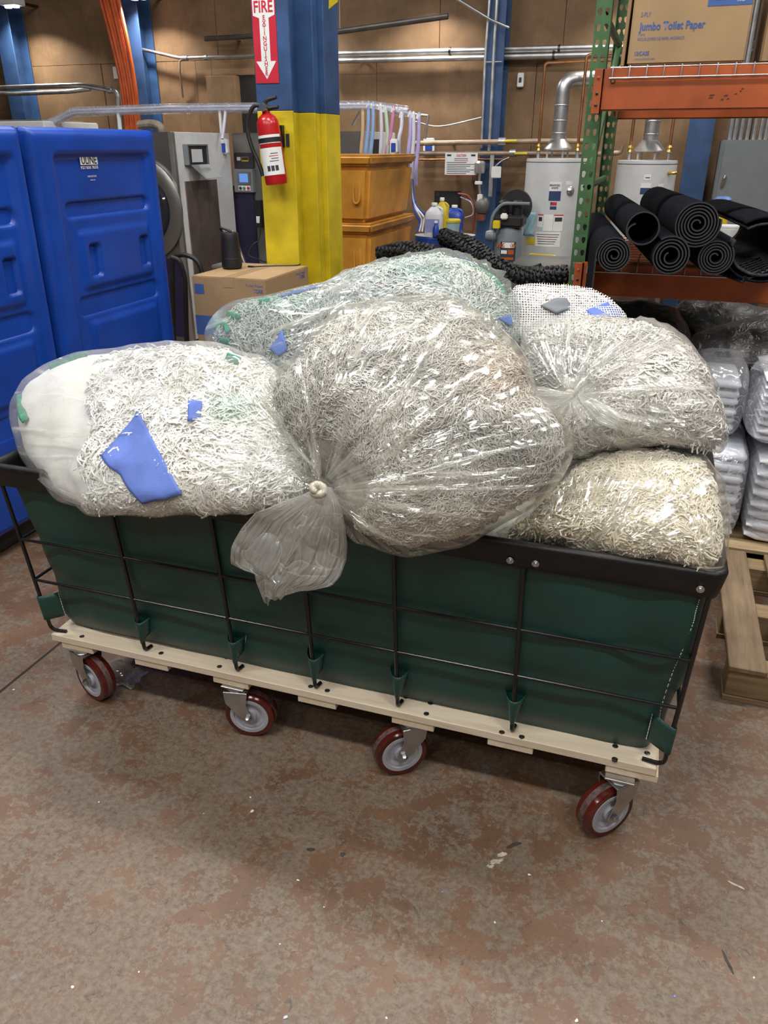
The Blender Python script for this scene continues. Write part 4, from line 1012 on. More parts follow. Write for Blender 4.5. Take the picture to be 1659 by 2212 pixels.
filler(-1.56, -1.07, 1.66, 2.30, 0.26, 0.80, 701, 'clear bag of mops down inside the left end of the cart')
filler(-1.05, -0.42, 1.66, 2.31, 0.26, 0.82, 711, 'clear bag of mops down inside the middle of the cart')
filler(-0.40, 0.13, 1.66, 2.31, 0.26, 0.78, 721, 'clear bag of mops down inside the right end of the cart')

# ================================================================== LEFT: BLUE BULK TRUCKS STOOD ON END
def ribbed_tub(v0, v1, label, with_logo=True):
    """rotomoulded truck; its long side faces +x at u = -2.4"""
    U0 = -2.4; z0, z1 = 0.10, 1.672
    t = thing('bulk_truck', label, 'bulk truck', (U0 - 0.3, (v0 + v1) / 2, 0.0), 'blue bulk trucks')
    # moulded face as a height field: depth d(y, z) pressed in from the outer skin
    ny, nz = 96, 170; W_, Hh = v1 - v0, z1 - z0
    ys = np.linspace(0, 1, ny); zs = np.linspace(0, 1, nz); Y, Z = np.meshgrid(ys, zs, indexing='ij')
    def sst(e0, e1, x): q = np.clip((x - e0) / (e1 - e0), 0, 1); return q * q * (3 - 2 * q)
    def rect(y0, y1, a0, a1, sy=0.03, sz=0.012): return sst(y0, y0 + sy, Y) * (1 - sst(y1 - sy, y1, Y)) * sst(a0, a0 + sz, Z) * (1 - sst(a1 - sz, a1, Z))
    d = 0.030 * rect(0.13, 0.93, -0.2, 0.945, 0.05, 0.025)             # recessed main panel inside a thick lip
    for (c, hh) in ((0.795, 0.024), (0.533, 0.030), (0.285, 0.030)):   # horizontal ribs pressed deeper
        d += 0.062 * rect(0.20, 0.90, c - hh, c + hh, 0.05, 0.022)
    d -= 0.014 * rect(0.24, 0.88, 0.572, 0.745, 0.05, 0.02) + 0.014 * rect(0.24, 0.88, 0.33, 0.495, 0.05, 0.02)
    for c in (0.365, 0.80):                                            # hand holes
        d += 0.05 * rect(c - 0.045, c + 0.045, 0.61, 0.70, 0.018, 0.006)
    d -= 0.004 * (rect(0.30, 0.62, 0.865, 0.868, 0.02, 0.001) + rect(0.62, 0.88, 0.858, 0.861, 0.02, 0.001))
    edge = np.minimum(np.minimum(Y, 1 - Y) * W_, np.minimum(Z, 1 - Z) * Hh)
    rr = 0.045; rnd_ = np.where(edge < rr, rr - np.sqrt(np.maximum(0, rr * rr - (rr - edge) ** 2)), 0)
    X = U0 - d * 0.9 - rnd_ - 0.02 * (1 - Z)
    P = np.stack([X, v0 + Y * W_, z0 + Z * Hh], -1)
    face = link('moulded_side', grid_mesh('moulded_side', P), BLUEPLASTIC, t)
    MB().box(U0 - 0.62, U0 - 0.044, v0 + 0.004, v1 - 0.004, z0, z1 - 0.004).build('tub_body', BLUEPLASTIC, t, 0.04, 4)
    MB().box(U0 - 0.52, U0 - 0.12, v0 + 0.1, v1 - 0.1, 0.0, 0.105).build('base_skid', BLACKRUB, t, 0.01)
    if with_logo:
        y0 = v0 + W_ * 0.355; zz = z0 + Hh * 0.927; xx = U0 - 0.0235
        Rv, Uv = (0, 1, 0), (0, 0, 1)
        quad(face, 'logo_plate', PAPER, (xx, y0, zz - 0.030), Rv, Uv, 0.118, 0.042, 0.0012)
        text(face, 'ULINE', 0.045, (xx + 0.0013, y0 + 0.008, zz - 0.026), Rv, Uv, INKDARK, 0.102, bold=0.018)
        text(face, 'POLY BULK TRUCK', 0.017, (xx, y0, zz - 0.046), Rv, Uv, PAPER, 0.118, bold=0.01)
        text(face, '1-800-295-5510', 0.010, (xx, y0 + 0.035, zz - 0.080), Rv, Uv, PAPER, 0.06)
        text(face, 'uline.com', 0.009, (xx, y0 + 0.05, zz - 0.094), Rv, Uv, PAPER, 0.035)
    return t
ribbed_tub(2.735, 3.615, 'blue plastic bulk truck stood on end with a white logo plate')
ribbed_tub(1.83, 2.71, 'blue plastic bulk truck stood on end, cut by the left picture edge', True)

# ================================================================== COLUMN, SIGN, EXTINGUISHER
cu0, cu1, cv = -2.092, -1.888, 4.10; ZY = 1.768
col = MB().box(cu0, cu1, cv + 0.02, cv + 0.02001, 0, 0.001)
def colpart(z0, z1, mat, parent):
    m = MB()
    m.box(cu0, cu1, cv, cv + 0.016, z0, z1)                                      # front flange
    m.box(cu0 + 0.094, cu0 + 0.108, cv + 0.012, cv + 0.30, z0, z1)               # web
    m.box(cu0, cu1, cv + 0.29, cv + 0.306, z0, z1)                               # rear flange
    m.box(cu0 + 0.11, cu1 - 0.03, cv + 0.306, cv + 0.44, z0, z1)                 # boxed angle welded behind
    m.box(cu0 + 0.02, cu1 + 0.002, cv + 0.44, cv + 0.66, z0, z1)
    return m.build('column_paint', mat, parent, 0.003, 1)
st_col = thing('steel_column', 'steel building column, painted yellow below and blue above', 'column', (cu0 + 0.1, cv + 0.2, 0))
colpart(0, ZY, COLYELLOW, st_col); colpart(ZY, CEIL_Z + 0.5, COLBLUE, st_col)
MB().box(cu1 - 0.045, cu1 - 0.025, cv - 0.004, cv, 1.60, 1.66).build('cover_plate', INKDARK, st_col)
# yellow diagonal brace stub at the top
MB().prism([PV(710, 20, cv + 0.43), PV(728, 5, cv + 0.43), PV(730, -60, cv + 0.43), PV(712, -60, cv + 0.43)], (0, 0.01, 0)).build('hazard_stripe', COLYELLOW, st_col)
# sign
sg = thing('fire_sign', 'red and white fire extinguisher arrow sign on the blue column', 'sign', (cu0 + 0.08, cv - 0.003, 1.86))
a, b_ = PV(541, 0, cv - 0.003), PV(602, 180, cv - 0.003)
su0 = PV(554, 180, cv).x; su1 = PV(603, 178, cv).x; sz0 = PV(575, 180, cv).z; sz1 = sz0 + 0.405
swd = su1 - su0
MB().box(su0, su1, cv - 0.003, cv, sz0, sz1).build('sign_plate', SIGNRED, sg)
cxs = (su0 + su1) / 2
def sp(x, z): return (cxs + x * swd, cv - 0.0034, sz0 + z)
aw = [sp(0, 0.018), sp(0.43, 0.098), sp(0.20, 0.098), sp(0.20, 0.285), sp(0.46, 0.297), sp(0.46, 0.395), sp(-0.46, 0.395), sp(-0.46, 0.297), sp(-0.20, 0.285), sp(-0.20, 0.098), sp(-0.43, 0.098)]
MB().prism(aw, (0, -0.0006, 0)).build('white_arrow', PAPER, sg)
text(sg, 'FIRE', 0.070, (cxs - swd * 0.40, cv - 0.0042, sz0 + 0.310), (1, 0, 0), (0, 0, 1), SIGNRED, swd * 0.80, bold=0.02)
for i, ch in enumerate('EXTINGUISHER'):
    text(sg, ch, 0.0285, (cxs, cv - 0.0042, sz0 + 0.277 - i * 0.0222), (1, 0, 0), (0, 0, 1), SIGNRED, None, 'CENTER', bold=0.018)
# extinguisher hangs on its bracket, tilted
ex_top, ex_bot = PV(576, 250, cv - 0.085), PV(598, 398, cv - 0.085)
ex_top.z = ex_top.z; axv = (ex_top - ex_bot).normalized()
ex = thing('fire_extinguisher', 'red fire extinguisher hanging tilted on the yellow column', 'extinguisher', ex_bot)
xa = axv.cross(Vector((0, 1, 0))).normalized(); ya = xa.cross(axv).normalized()
L_ = (ex_top - ex_bot).length; r_ = 0.0585
AX = (xa, ya, axv)
MB().lathe([(0.035, -0.002), (r_ * 0.93, 0.0), (r_, 0.012), (r_, L_ * 0.86), (r_ * 0.95, L_ * 0.92), (r_ * 0.75, L_ * 0.98), (r_ * 0.45, L_ * 1.02), (0.02, L_ * 1.035), (0.02, L_ * 1.06)], ex_bot, AX, 36).build('cylinder', RED, ex)
def lab(h0, h1, a0, a1, mat, nm, rr=0.0008):
    Pm = np.zeros((16, 2, 3))
    for i in range(16):
        a = R(a0 + (a1 - a0) * i / 15)
        for j, h in enumerate((h0, h1)): Pm[i, j] = ex_bot + (xa * math.cos(a) + ya * math.sin(a)) * (r_ + rr) + axv * h
    return link(nm, grid_mesh(nm, Pm), mat, ex)
lab(0.045, 0.175, 185, 335, PAPER, 'instruction_label'); lab(0.195, 0.235, 185, 335, PAPER, 'upper_label')
for k in range(3): lab(0.065, 0.09, 222 + k * 21, 238 + k * 21, INKDARK, 'pictogram', 0.0014)
for k in range(4): lab(0.11 + k * 0.012, 0.113 + k * 0.012, 215, 262 - 9 * (k % 2), SIGNRED if k == 2 else INKDARK, 'label_line', 0.0014)
lab(0.20, 0.222, 0.0, 359.9, BLACKRUB, 'strap', 0.003)
hd = ex_bot + axv * (L_ * 1.06)
MB().lathe([(0.019, 0), (0.021, 0.01), (0.021, 0.03), (0.012, 0.036)], hd, AX, 16).build('valve', STEEL, ex)
MB().lathe([(0.019, -0.012), (0.021, 0.0), (0.019, 0.012)], hd + axv * 0.018 - xa * 0.0 + Vector((0, -0.025, 0)), (xa, axv, Vector((0, 1, 0))), 16).build('pressure_gauge', STEEL, ex)
def lever(p, q, w0, w1, dz):
    sp_ = spline([p, p.lerp(q, 0.4) + axv * dz, q], 10)
    return MB().tube(sp_, [w0 + (w1 - w0) * i / (len(sp_) - 1) for i in range(len(sp_))], 8)
h0 = hd + axv * 0.035
sx_ = 1 if xa.x > 0 else -1
lever(h0 - xa * 0.02 * sx_ - axv * 0.01, PV(597, 210, cv - 0.09), 0.013, 0.009, 0.012).build('lever', BLACKRUB, ex)
lever(h0 - axv * 0.03, PV(601, 231, cv - 0.09), 0.012, 0.009, 0.004).build('carry_handle', BLACKRUB, ex)
MB().tube(spline([hd + axv * 0.02, PV(548, 230, cv - 0.10), PV(534, 270, cv - 0.10), PV(543, 315, cv - 0.10), PV(560, 355, cv - 0.10), PV(568, 380, cv - 0.10)], 30), 0.0105, 10).build('hose', BLACKRUB, ex)
MB().box(ex_bot.x - 0.02, ex_bot.x + 0.02, cv - 0.03, cv, 1.60, 1.70).build('wall_bracket', DARKSTEEL, ex)

# ================================================================== CARTON WITH SPEAKER
bz = 1.0
c0 = PZ(575, 604, bz); cl = PZ(432, 590, bz); cr = PZ(680, 575, bz)
bu0, bu1, bv0, bv1 = cl.x, c0.x, c0.y, cr.y
carton = thing('cardboard_carton', 'brown carton under the black speaker, in front of the yellow column', 'carton', ((bu0 + bu1) / 2, (bv0 + bv1) / 2, bz - 0.46))
MB().box(bu0, bu1, bv0, bv1, bz - 0.46, bz).build('carton_body', CARD, carton, 0.004, 2)
mid = (bu0 + bu1) / 2
MB().box(mid - 0.001, mid + 0.001, bv0 + 0.01, bv1 - 0.01, bz - 0.002, bz + 0.0006).build('flap_gap', INKDARK, carton)
MB().box(mid - 0.03, mid + 0.03, bv0 - 0.0006, bv1, bz + 0.0002, bz + 0.0012).build('packing_tape', M('brown_tape', (0.36, 0.24, 0.12), 0.25, 0, 0.1), carton)
MB().box(mid - 0.03, mid + 0.03, bv0 - 0.001, bv0 - 0.0002, bz - 0.05, bz).build('packing_tape', MATS['brown_tape'], carton)
quad(carton, 'printed_panel', INKBLUE, (bu0 + 0.012, bv0 - 0.0002, bz - 0.09), (1, 0, 0), (0, 0, 1), 0.055, 0.05, 0.0006)
text(carton, 'TORK', 0.028, (bu1 - 0.075, bv0 - 0.0002, bz - 0.07), (1, 0, 0), (0, 0, 1), INKBLUE, 0.055, bold=0.02)
text(carton, 'Toilet Paper', 0.018, (bu1 - 0.12, bv0 - 0.0002, bz - 0.04), (1, 0, 0), (0, 0, 1), INKBLUE, 0.10)
text(carton, 'Jumbo', 0.045, (bu1 - 0.19, bv0 - 0.0002, bz - 0.19), (1, 0, 0), (0, 0, 1), INKBLUE, 0.17, bold=0.02)
quad(carton, 'printed_panel', INKBLUE, (bu0, bv0 - 0.0002, bz - 0.30), (1, 0, 0), (0, 0, 1), bu1 - bu0, 0.10, 0.0006)
text(carton, 'TORK', 0.03, (bu1 + 0.0002, bv1 - 0.12, bz - 0.055), (0, 1, 0), (0, 0, 1), INKBLUE, 0.07, bold=0.02)
text(carton, 'Toilet Paper', 0.018, (bu1 + 0.0002, bv1 - 0.17, bz - 0.03), (0, 1, 0), (0, 0, 1), INKBLUE, 0.13)
lowc = thing('cardboard_carton', 'brown carton beneath the carton that carries the speaker', 'carton', ((bu0 + bu1) / 2, (bv0 + bv1) / 2, 0))
MB().box(bu0 + 0.005, bu1 - 0.005, bv0 + 0.005, bv1 - 0.005, 0, bz - 0.461).build('carton_body', CARD, lowc, 0.004, 2)
MB().box(mid - 0.03, mid + 0.03, bv0 + 0.003, bv0 + 0.0048, bz - 0.52, bz - 0.462).build('packing_tape', MATS['brown_tape'], lowc)
s0 = PZ(502, 580, bz)
spk = thing('portable_speaker', 'black cylindrical speaker with a carry strap standing on the carton', 'speaker', s0)
ls = PV(502, 500, s0.y).z - bz
prof = [(0.040, 0.0), (0.052, 0.006), (0.055, 0.02), (0.053, 0.06), (0.047, ls * 0.8), (0.046, ls * 0.93), (0.043, ls * 0.97), (0.036, ls * 0.975)]
MB().lathe(prof, s0, n=32).build('speaker_body', SPEAKER, spk)
MB().lathe([(0.0535, 0.052), (0.0545, 0.055), (0.0535, 0.058)], s0, n=32, ring=True).build('seam_ring', BLACKRUB, spk)
hp = [s0 + Vector((0.030, 0, ls * 0.95)), s0 + Vector((0.0, -0.01, ls * 1.03)), s0 + Vector((-0.045, -0.01, ls * 1.09)), s0 + Vector((-0.047, 0.0, ls * 1.02)), s0 + Vector((-0.038, 0, ls * 0.93))]
MB().tube(spline(hp, 16), 0.006, 8).build('strap', SPEAKER, spk)
cbz = bz + 0.0042
cab = [PZ(545, 576, cbz), PZ(590, 574, cbz), PZ(640, 573, cbz), PZ(646, 570, cbz), PZ(620, 568, cbz), PZ(575, 566, cbz)]
cab += [PV(558, 560, cab[-1].y + 0.05), PV(538, 551, cab[-1].y + 0.06), PV(545, 530, cab[-1].y + 0.08), PV(560, 515, cab[-1].y + 0.1), PV(562, 470, cab[-1].y + 0.13)]
cable = thing('charging_cable', 'thin black cable lying on the carton beside the speaker', 'cable', cab[0])
MB().tube(spline(cab, 60), 0.0035, 6).build('cord', SPEAKER, cable)
MB().cyl(cab[0] - Vector((0.025, 0, 0)), cab[0] + Vector((0.008, 0, 0)), 0.0055, n=8).build('plug', SPEAKER, cable)

# ================================================================== RACK ON THE RIGHT
RV = 3.50
def k35(p): return Vector((p[0] * RV / 3.17, RV, H + (p[2] - H) * RV / 3.17))
ru0, ru1 = -0.342, -0.284
rack = thing('pallet_rack', 'green pallet rack upright with orange beams on the right', 'rack', (0.7, RV + 0.5, 0))
def curve_plate(loops, thick):
    cu = bpy.data.curves.new('p', 'CURVE'); cu.dimensions = '2D'; cu.fill_mode = 'BOTH'; cu.extrude = thick / 2
    for lp_ in loops:
        sp_ = cu.splines.new('POLY'); sp_.points.add(len(lp_) - 1); sp_.use_cyclic_u = True
        for q, (x, y) in zip(sp_.points, lp_): q.co = (x, y, 0, 1)
    o = bpy.data.objects.new('p', cu); COL.objects.link(o); bpy.context.view_layer.update()
    me = bpy.data.meshes.new_from_object(o.evaluated_get(bpy.context.evaluated_depsgraph_get()))
    bpy.data.objects.remove(o); bpy.data.curves.remove(cu); return me
wdt = ru1 - ru0; HT = 3.2
PITCHZ = 0.0508; NCELL = int(HT / PITCHZ)
cell_loops = [[(0, 0), (wdt, 0), (wdt, PITCHZ), (0, PITCHZ)]]
for cx in (wdt * 0.27, wdt * 0.74):
    pts = [(cx + 0.0085 * math.cos(math.pi * k / 8), 0.029 + 0.0085 * math.sin(math.pi * k / 8)) for k in range(9)]
    cell_loops.append(pts + [(cx - 0.0050, 0.016), (cx - 0.002, 0.0125), (cx + 0.002, 0.0125), (cx + 0.0050, 0.016)])
def punched_strip():
    c = curve_plate(cell_loops, 0.003)
    V = [tuple(q.co) for q in c.vertices]; Fc = [tuple(q.vertices) for q in c.polygons]; vs, fs = [], []
    for i in range(NCELL):
        b0 = len(vs); vs += [(x, y + i * PITCHZ, z) for x, y, z in V]; fs += [tuple(q + b0 for q in f) for f in Fc]
    me = bpy.data.meshes.new('punched'); me.from_pydata(vs, [], fs)
    bm = bmesh.new(); bm.from_mesh(me); bmesh.ops.remove_doubles(bm, verts=bm.verts, dist=1e-5); bmesh.ops.recalc_face_normals(bm, faces=bm.faces); bm.to_mesh(me); bm.free()
    return me
def upright(v, face):
    me = punched_strip()
    me.transform(Matrix.Translation((ru0, v, 0)) @ Matrix.Rotation(math.pi / 2, 4, 'X'))
    o = link('upright_post', me, RACKGREEN, rack)
    s = face
    MB().box(ru0, ru0 + 0.003, min(v, v + s * 0.065), max(v, v + s * 0.065), 0, HT).box(ru1 - 0.003, ru1, min(v, v + s * 0.065), max(v, v + s * 0.065), 0, HT).build('post_flange', RACKGREEN, o)
    MB().box(ru0 - 0.03, ru1 + 0.03, v - 0.04 + s * 0.03, v + 0.04 + s * 0.03, 0, 0.006).build('foot_plate', RACKGREEN, o)
    return o
upright(RV, 1); upright(RV + 1.06, -1)
for i in range(5):
    z = 0.25 + i * 0.6
    MB().tube([(ru0 + wdt / 2, RV + 0.05, z), (ru0 + wdt / 2, RV + 1.01, z)], 0.016, 8).build('frame_brace', RACKGREEN, rack)
    if i % 2 == 0: MB().tube([(ru0 + wdt / 2, RV + 0.05, z), (ru0 + wdt / 2, RV + 1.01, z + 0.6)], 0.014, 8).build('frame_brace', RACKGREEN, rack)
ZU0, ZU1, ZL0, ZL1 = 1.725, 1.868, 1.028, 1.158
def beam(z0, z1, v, depth):
    m = MB().box(ru1 - 0.012, 2.35, v, v + depth, z0, z1)
    bm_ = m.build('beam', RACKORANGE, rack, 0.005, 2)
    f = -1 if v < RV + 0.5 else 1; vf = v if f < 0 else v + depth
    MB().box(ru0 + 0.022, ru1 + 0.0, min(vf, vf + f * 0.006), max(vf, vf + f * 0.006), z0 - 0.01, z1 + 0.0).box(ru1 - 0.006, ru1 + 0.0, min(vf + f * .006, vf - f * 0.02), max(vf + f * .006, vf - f * 0.02), z0 - 0.01, z1).build('beam_bracket', RACKORANGE, bm_, 0.001, 1)
    for zz in (z0 + 0.02, z0 + 0.06, z1 - 0.03):
        MB().lathe([(0.006, 0), (0.006, 0.0015), (0.003, 0.003)], (ru0 + 0.038, vf + f * 0.006, zz), (Vector((1, 0, 0)), Vector((0, 0, 1)), Vector((0, f, 0))), 10).build('rivet', DARKSTEEL if zz < z1 - 0.05 else RACKORANGE, bm_)
    return bm_
bf = beam(ZU0, ZU1, RV - 0.03, 0.04); beam(ZU0, ZU1, RV + 1.05, 0.04)
bl = beam(ZL0, ZL1, RV - 0.03, 0.04); beam(ZL0, ZL1, RV + 1.05, 0.04)
p = PV(1324, 175, RV - 0.03); MB().lathe([(0.009, 0), (0.009, 0.004), (0.006, 0.007)], (p.x, RV - 0.03, p.z), (Vector((1, 0, 0)), Vector((0, 0, 1)), Vector((0, -1, 0))), 12).build('safety_bolt', COPPER, bf)
g = random.Random(5)
for (x, y, w_) in [(1538, 205, .018), (1535, 211, .016), (1568, 206, .014), (1560, 214, .010), (1573, 213, .010), (1590, 202, .012), (1600, 196, .008), (1604, 191, .009)]:
    q = PV(x, y, RV - 0.031); MB().prism([(q.x - w_ / 2, RV - 0.0305, q.z - 0.002), (q.x + w_ / 2, RV - 0.0305, q.z - 0.003 + 0.003 * g.random()), (q.x + w_ * 0.4, RV - 0.0305, q.z + 0.003 * g.random()), (q.x - w_ * 0.3, RV - 0.0305, q.z + 0.001)], (0, -0.0006, 0)).build('paint_chip', INKDARK, bf)
def wire_deck(z, label):
    t = thing('wire_deck', label, 'wire deck', (0.9, RV + 0.5, z))
    m = MB()
    for i in range(34):
        u = ru1 + 0.03 + i * 0.062
        m.tube(arc_path([(u, RV - 0.034, z - 0.035), (u, RV - 0.034, z + 0.008), (u, RV + 1.09, z + 0.008)], 0.006, 2), 0.0025, 5)
    m.build('long_wires', GALV, t, kind='stuff')
    m = MB()
    for j in range(12): m.tube([(ru1 + 0.02, RV - 0.02 + j * 0.1, z + 0.0035), (ru1 + 2.1, RV - 0.02 + j * 0.1, z + 0.0035)], 0.0025, 5)
    m.build('cross_wires', GALV, t, kind='stuff')
    MB().tube([(ru1 + 0.02, RV - 0.0365, z - 0.033), (ru1 + 2.1, RV - 0.0365, z - 0.033)], 0.003, 6).build('edge_wire', GALV, t)
wire_deck(ZU1, 'wire mesh deck on the upper orange beams'); wire_deck(ZL1, 'wire mesh deck on the lower orange beams under the rolled mats')
# cartons on the upper level
BZ = ZU1 + 0.0108
def tp_box(u0, u1, v0, v1, h, label, printed):
    t = thing('cardboard_carton', label, 'carton', ((u0 + u1) / 2, (v0 + v1) / 2, BZ), 'cartons on the top rack level')
    MB().box(u0, u1, v0, v1, BZ, BZ + h).build('carton_body', CARD, t, 0.006, 2)
    mid = (u0 + u1) / 2
    MB().box(mid - 0.025, mid + 0.025, v0 + 0.01, v1 - 0.01, BZ + h + 0.0002, BZ + h + 0.001).build('packing_tape', MATS['brown_tape'], t)
    vf = v0 - 0.0003; wd = u1 - u0; Rr, Uu = (1, 0, 0), (0, 0, 1)
    if printed:
        text(t, '2-PLY', 0.020, (u0 + wd * 0.075, vf, BZ + 0.155), Rr, Uu, INKBLUE, wd * 0.085)
        text(t, 'Jumbo Toilet Paper', 0.036, (u0 + wd * 0.07, vf, BZ + 0.112), Rr, Uu, INKBLUE, wd * 0.56, bold=0.022)
        text(t, '2 CAPAS', 0.010, (u0 + wd * 0.07, vf, BZ + 0.095), Rr, Uu, INKBLUE, wd * 0.06)
        text(t, 'ROLLO JUMBO DE PAPEL HIGIÉNICO', 0.014, (u0 + wd * 0.07, vf, BZ + 0.079), Rr, Uu, INKBLUE, wd * 0.40)
        text(t, '12/CASE', 0.019, (u0 + wd * 0.06, vf, BZ + 0.031), Rr, Uu, INKBLUE, wd * 0.125, bold=0.02)
        text(t, '12 ROLLOS POR CAJA', 0.009, (u0 + wd * 0.06, vf, BZ + 0.016), Rr, Uu, INKBLUE, wd * 0.18)
        quad(t, 'printed_panel', INKBLUE, (u0 + wd * 0.625, vf, BZ + 0.178), Rr, (0.0, 0, 1), wd * 0.36, 0.13, 0.0006)
        text(t, "720'", 0.034, (u0 + wd * 0.84, vf - 0.0007, BZ + 0.206), Rr, Uu, PAPER, wd * 0.10, bold=0.02)
        text(t, 'ROLL', 0.014, (u0 + wd * 0.86, vf - 0.0007, BZ + 0.189), Rr, Uu, PAPER, wd * 0.06)
        quad(t, 'printed_panel', CARD, (u0 + wd * 0.69, vf - 0.0006, BZ + 0.196), Rr, Uu, wd * 0.10, 0.04, 0.0006)
        text(t, 'DIAMETER', 0.009, (u0 + wd * 0.695, vf - 0.0014, BZ + 0.200), Rr, Uu, INKBLUE, wd * 0.09)
        quad(t, 'printed_panel', INKBLUE, (u0 + wd * 0.08, vf, BZ + 0.218), Rr, Uu, wd * 0.33, 0.05, 0.0006)
    else:
        text(t, '4,000', 0.018, (u0 + wd * 0.06, vf, BZ + 0.028), Rr, Uu, INKDARK, wd * 0.1)
        text(t, 'SHEETS', 0.010, (u0 + wd * 0.06, vf, BZ + 0.012), Rr, Uu, INKDARK, wd * 0.1)
q0 = PV(1353, 146, RV - 0.01); q1 = PV(1607, 138, RV - 0.01)
tp_box(q0.x, q1.x, RV - 0.01, RV + 0.44, 0.40, 'brown carton printed Jumbo Toilet Paper on the top rack level', True)
q2 = PV(1638, 146, RV + 0.05)
tp_box(q2.x, q2.x + 0.42, RV + 0.05, RV + 0.47, 0.38, 'brown carton right of the toilet paper carton, cut by the picture edge', False)
pnl = thing('flattened_carton', 'thin flattened carton standing left of the toilet paper carton', 'carton', (q0.x - 0.02, RV + 0.25, BZ))
MB().prism([(q0.x - 0.026, RV + 0.03, BZ), (q0.x - 0.012, RV + 0.03, BZ), (q0.x - 0.006, RV + 0.03, BZ + 0.44), (q0.x - 0.018, RV + 0.03, BZ + 0.44)], (0, 0.42, 0)).build('board', CARD, pnl, 0.002, 1)
# rolled mats
def mat_roll(px, rad, label, vfront=3.40, yaw=8.0, length=0.95, turns=5, flap=False, core_gap=0.25, rot=0.0, zc=None, squash=1.0):
    c = PV(px[0], px[1], vfront)
    if zc is not None: c.z = zc
    ax = Vector((-math.sin(R(yaw)), math.cos(R(yaw)), 0)); e1 = Vector((math.cos(R(yaw)), math.sin(R(yaw)), 0)); e2 = Vector((0, 0, 1))
    t = thing('rolled_mat', label, 'mat', (c.x, c.y + 0.4, c.z - rad), 'rolled black mats on the lower rack level')
    n = int(26 * turns); th = 0.0055; P = []
    for i in range(n + 1):
        k = i / n; a = rot + 2 * math.pi * turns * k
        r = rad * (core_gap + (1 - core_gap) * k ** 0.92) - th / 2
        if k < 0.08: r *= 0.6 + 5 * k
        P.append((r * math.cos(a), r * math.sin(a) * squash))
    if flap:
        x, y = P[-1]; a = rot + 2 * math.pi * turns
        for q in range(1, 8): P.append((x - math.sin(a) * 0.014 * q, y + math.cos(a) * 0.014 * q - 0.0018 * q * q))
    P = np.array(P); tg = np.gradient(P, axis=0); nr = np.c_[-tg[:, 1], tg[:, 0]]; nr /= np.linalg.norm(nr, axis=1)[:, None]
    A = P + nr * th / 2; B = P - nr * th / 2
    m = len(P); V = []
    for y in (0.0, length):
        for Q in (A, B):
            for x_, z_ in Q: V.append(c + ax * y + e1 * x_ + e2 * z_)
    f = []
    o0, i0, o1, i1 = 0, m, 2 * m, 3 * m
    fp = []; fe = []
    for i in range(m - 1):
        fp += [(o0 + i, o0 + i + 1, o1 + i + 1, o1 + i), (i0 + i + 1, i0 + i, i1 + i, i1 + i + 1)]
        fe += [(o0 + i + 1, o0 + i, i0 + i, i0 + i + 1), (o1 + i, o1 + i + 1, i1 + i + 1, i1 + i)]
    mb = MB(); mb.add(V, fp); mb.smooth = True
    mb.build('mat_sheet', CARPET, t)
    for sel in (fe[0::2], fe[1::2]):
        used = sorted({i for f_ in sel for i in f_}); mp_ = {i: k for k, i in enumerate(used)}
        MB().add([V[i] for i in used], [tuple(mp_[i] for i in f_) for f_ in sel]).build('rubber_edge', M('mat_edge', (0.028, 0.028, 0.030), 0.6, 0, 0.2), t)
zd = ZL1 + 0.012
mat_roll((1325, 556), 0.066, 'rolled black mat with a hanging flap, leftmost on the lower shelf', vfront=3.10, length=1.2, flap=True, rot=math.pi, core_gap=0.22, zc=zd + 0.066)
mat_roll((1447, 560), 0.071, 'rolled black mat, middle one of the bottom layer', vfront=3.10, length=1.2, rot=2.2, turns=4.0, core_gap=0.34, zc=zd + 0.071)
mat_roll((1547, 548), 0.066, 'rolled black mat, rightmost of the tight rolls in the bottom layer', vfront=3.16, length=1.15, rot=0.6, turns=5, zc=zd + 0.066)
mat_roll((1389, 494), 0.061, 'rolled black mat with a hollow core, upper left of the pile', vfront=3.12, length=1.15, turns=1.25, core_gap=0.93, rot=2.6)
mat_roll((1507, 484), 0.083, 'thickest rolled black mat, on top of the pile', vfront=3.14, length=1.15, rot=0.2, turns=6, core_gap=0.2)
# loose mats at the right: a folded roll and a flat one hanging over the beam
mat_t = thing('folded_mat', 'grey-black mat folded over itself at the right end of the shelf', 'mat', (0.42, RV + 0.2, zd))
for (du, dz, rr, mt) in ((0.0, 0.0, 0.085, CARPET2),):
    c = PV(1640, 535, 3.2); cs = []
    for i in range(40):
        a = R(-200 + 330 * i / 39); cs.append((c.x + 0.02 + rr * 1.25 * math.cos(a), zd + 0.092 + rr * math.sin(a)))
    P = np.array(cs); tg = np.gradient(P, axis=0); nr = np.c_[-tg[:, 1], tg[:, 0]]; nr /= np.linalg.norm(nr, axis=1)[:, None]
    for k, (of, nm) in enumerate(((0.0, 'mat_sheet'), (-0.022, 'mat_sheet'))):
        Q = P + nr * of; Pm = np.zeros((40, 4, 3))
        for i in range(40):
            for j, (vv, ex_) in enumerate(((RV - 0.30, 0), (RV - 0.25, 0), (RV + 0.2, -0.05), (RV + 0.7, -0.12))): Pm[i, j] = (Q[i, 0] + ex_, vv, Q[i, 1])
        o = link(nm, grid_mesh(nm, Pm), CARPET2 if k == 0 else CARPET, mat_t); md = o.modifiers.new('t', 'SOLIDIFY'); md.thickness = 0.008
flat = thing('flat_mat', 'flat black mat with a rubber grid, drooping over the orange beam', 'mat', (0.32, RV - 0.05, zd))
c0_, c1_, c2_, c3_ = PV(1548, 588, RV - 0.22), PV(1602, 609, RV - 0.30), PV(1662, 582, RV - 0.28), PV(1640, 556, RV - 0.12)
Pm = np.zeros((14, 14, 3))
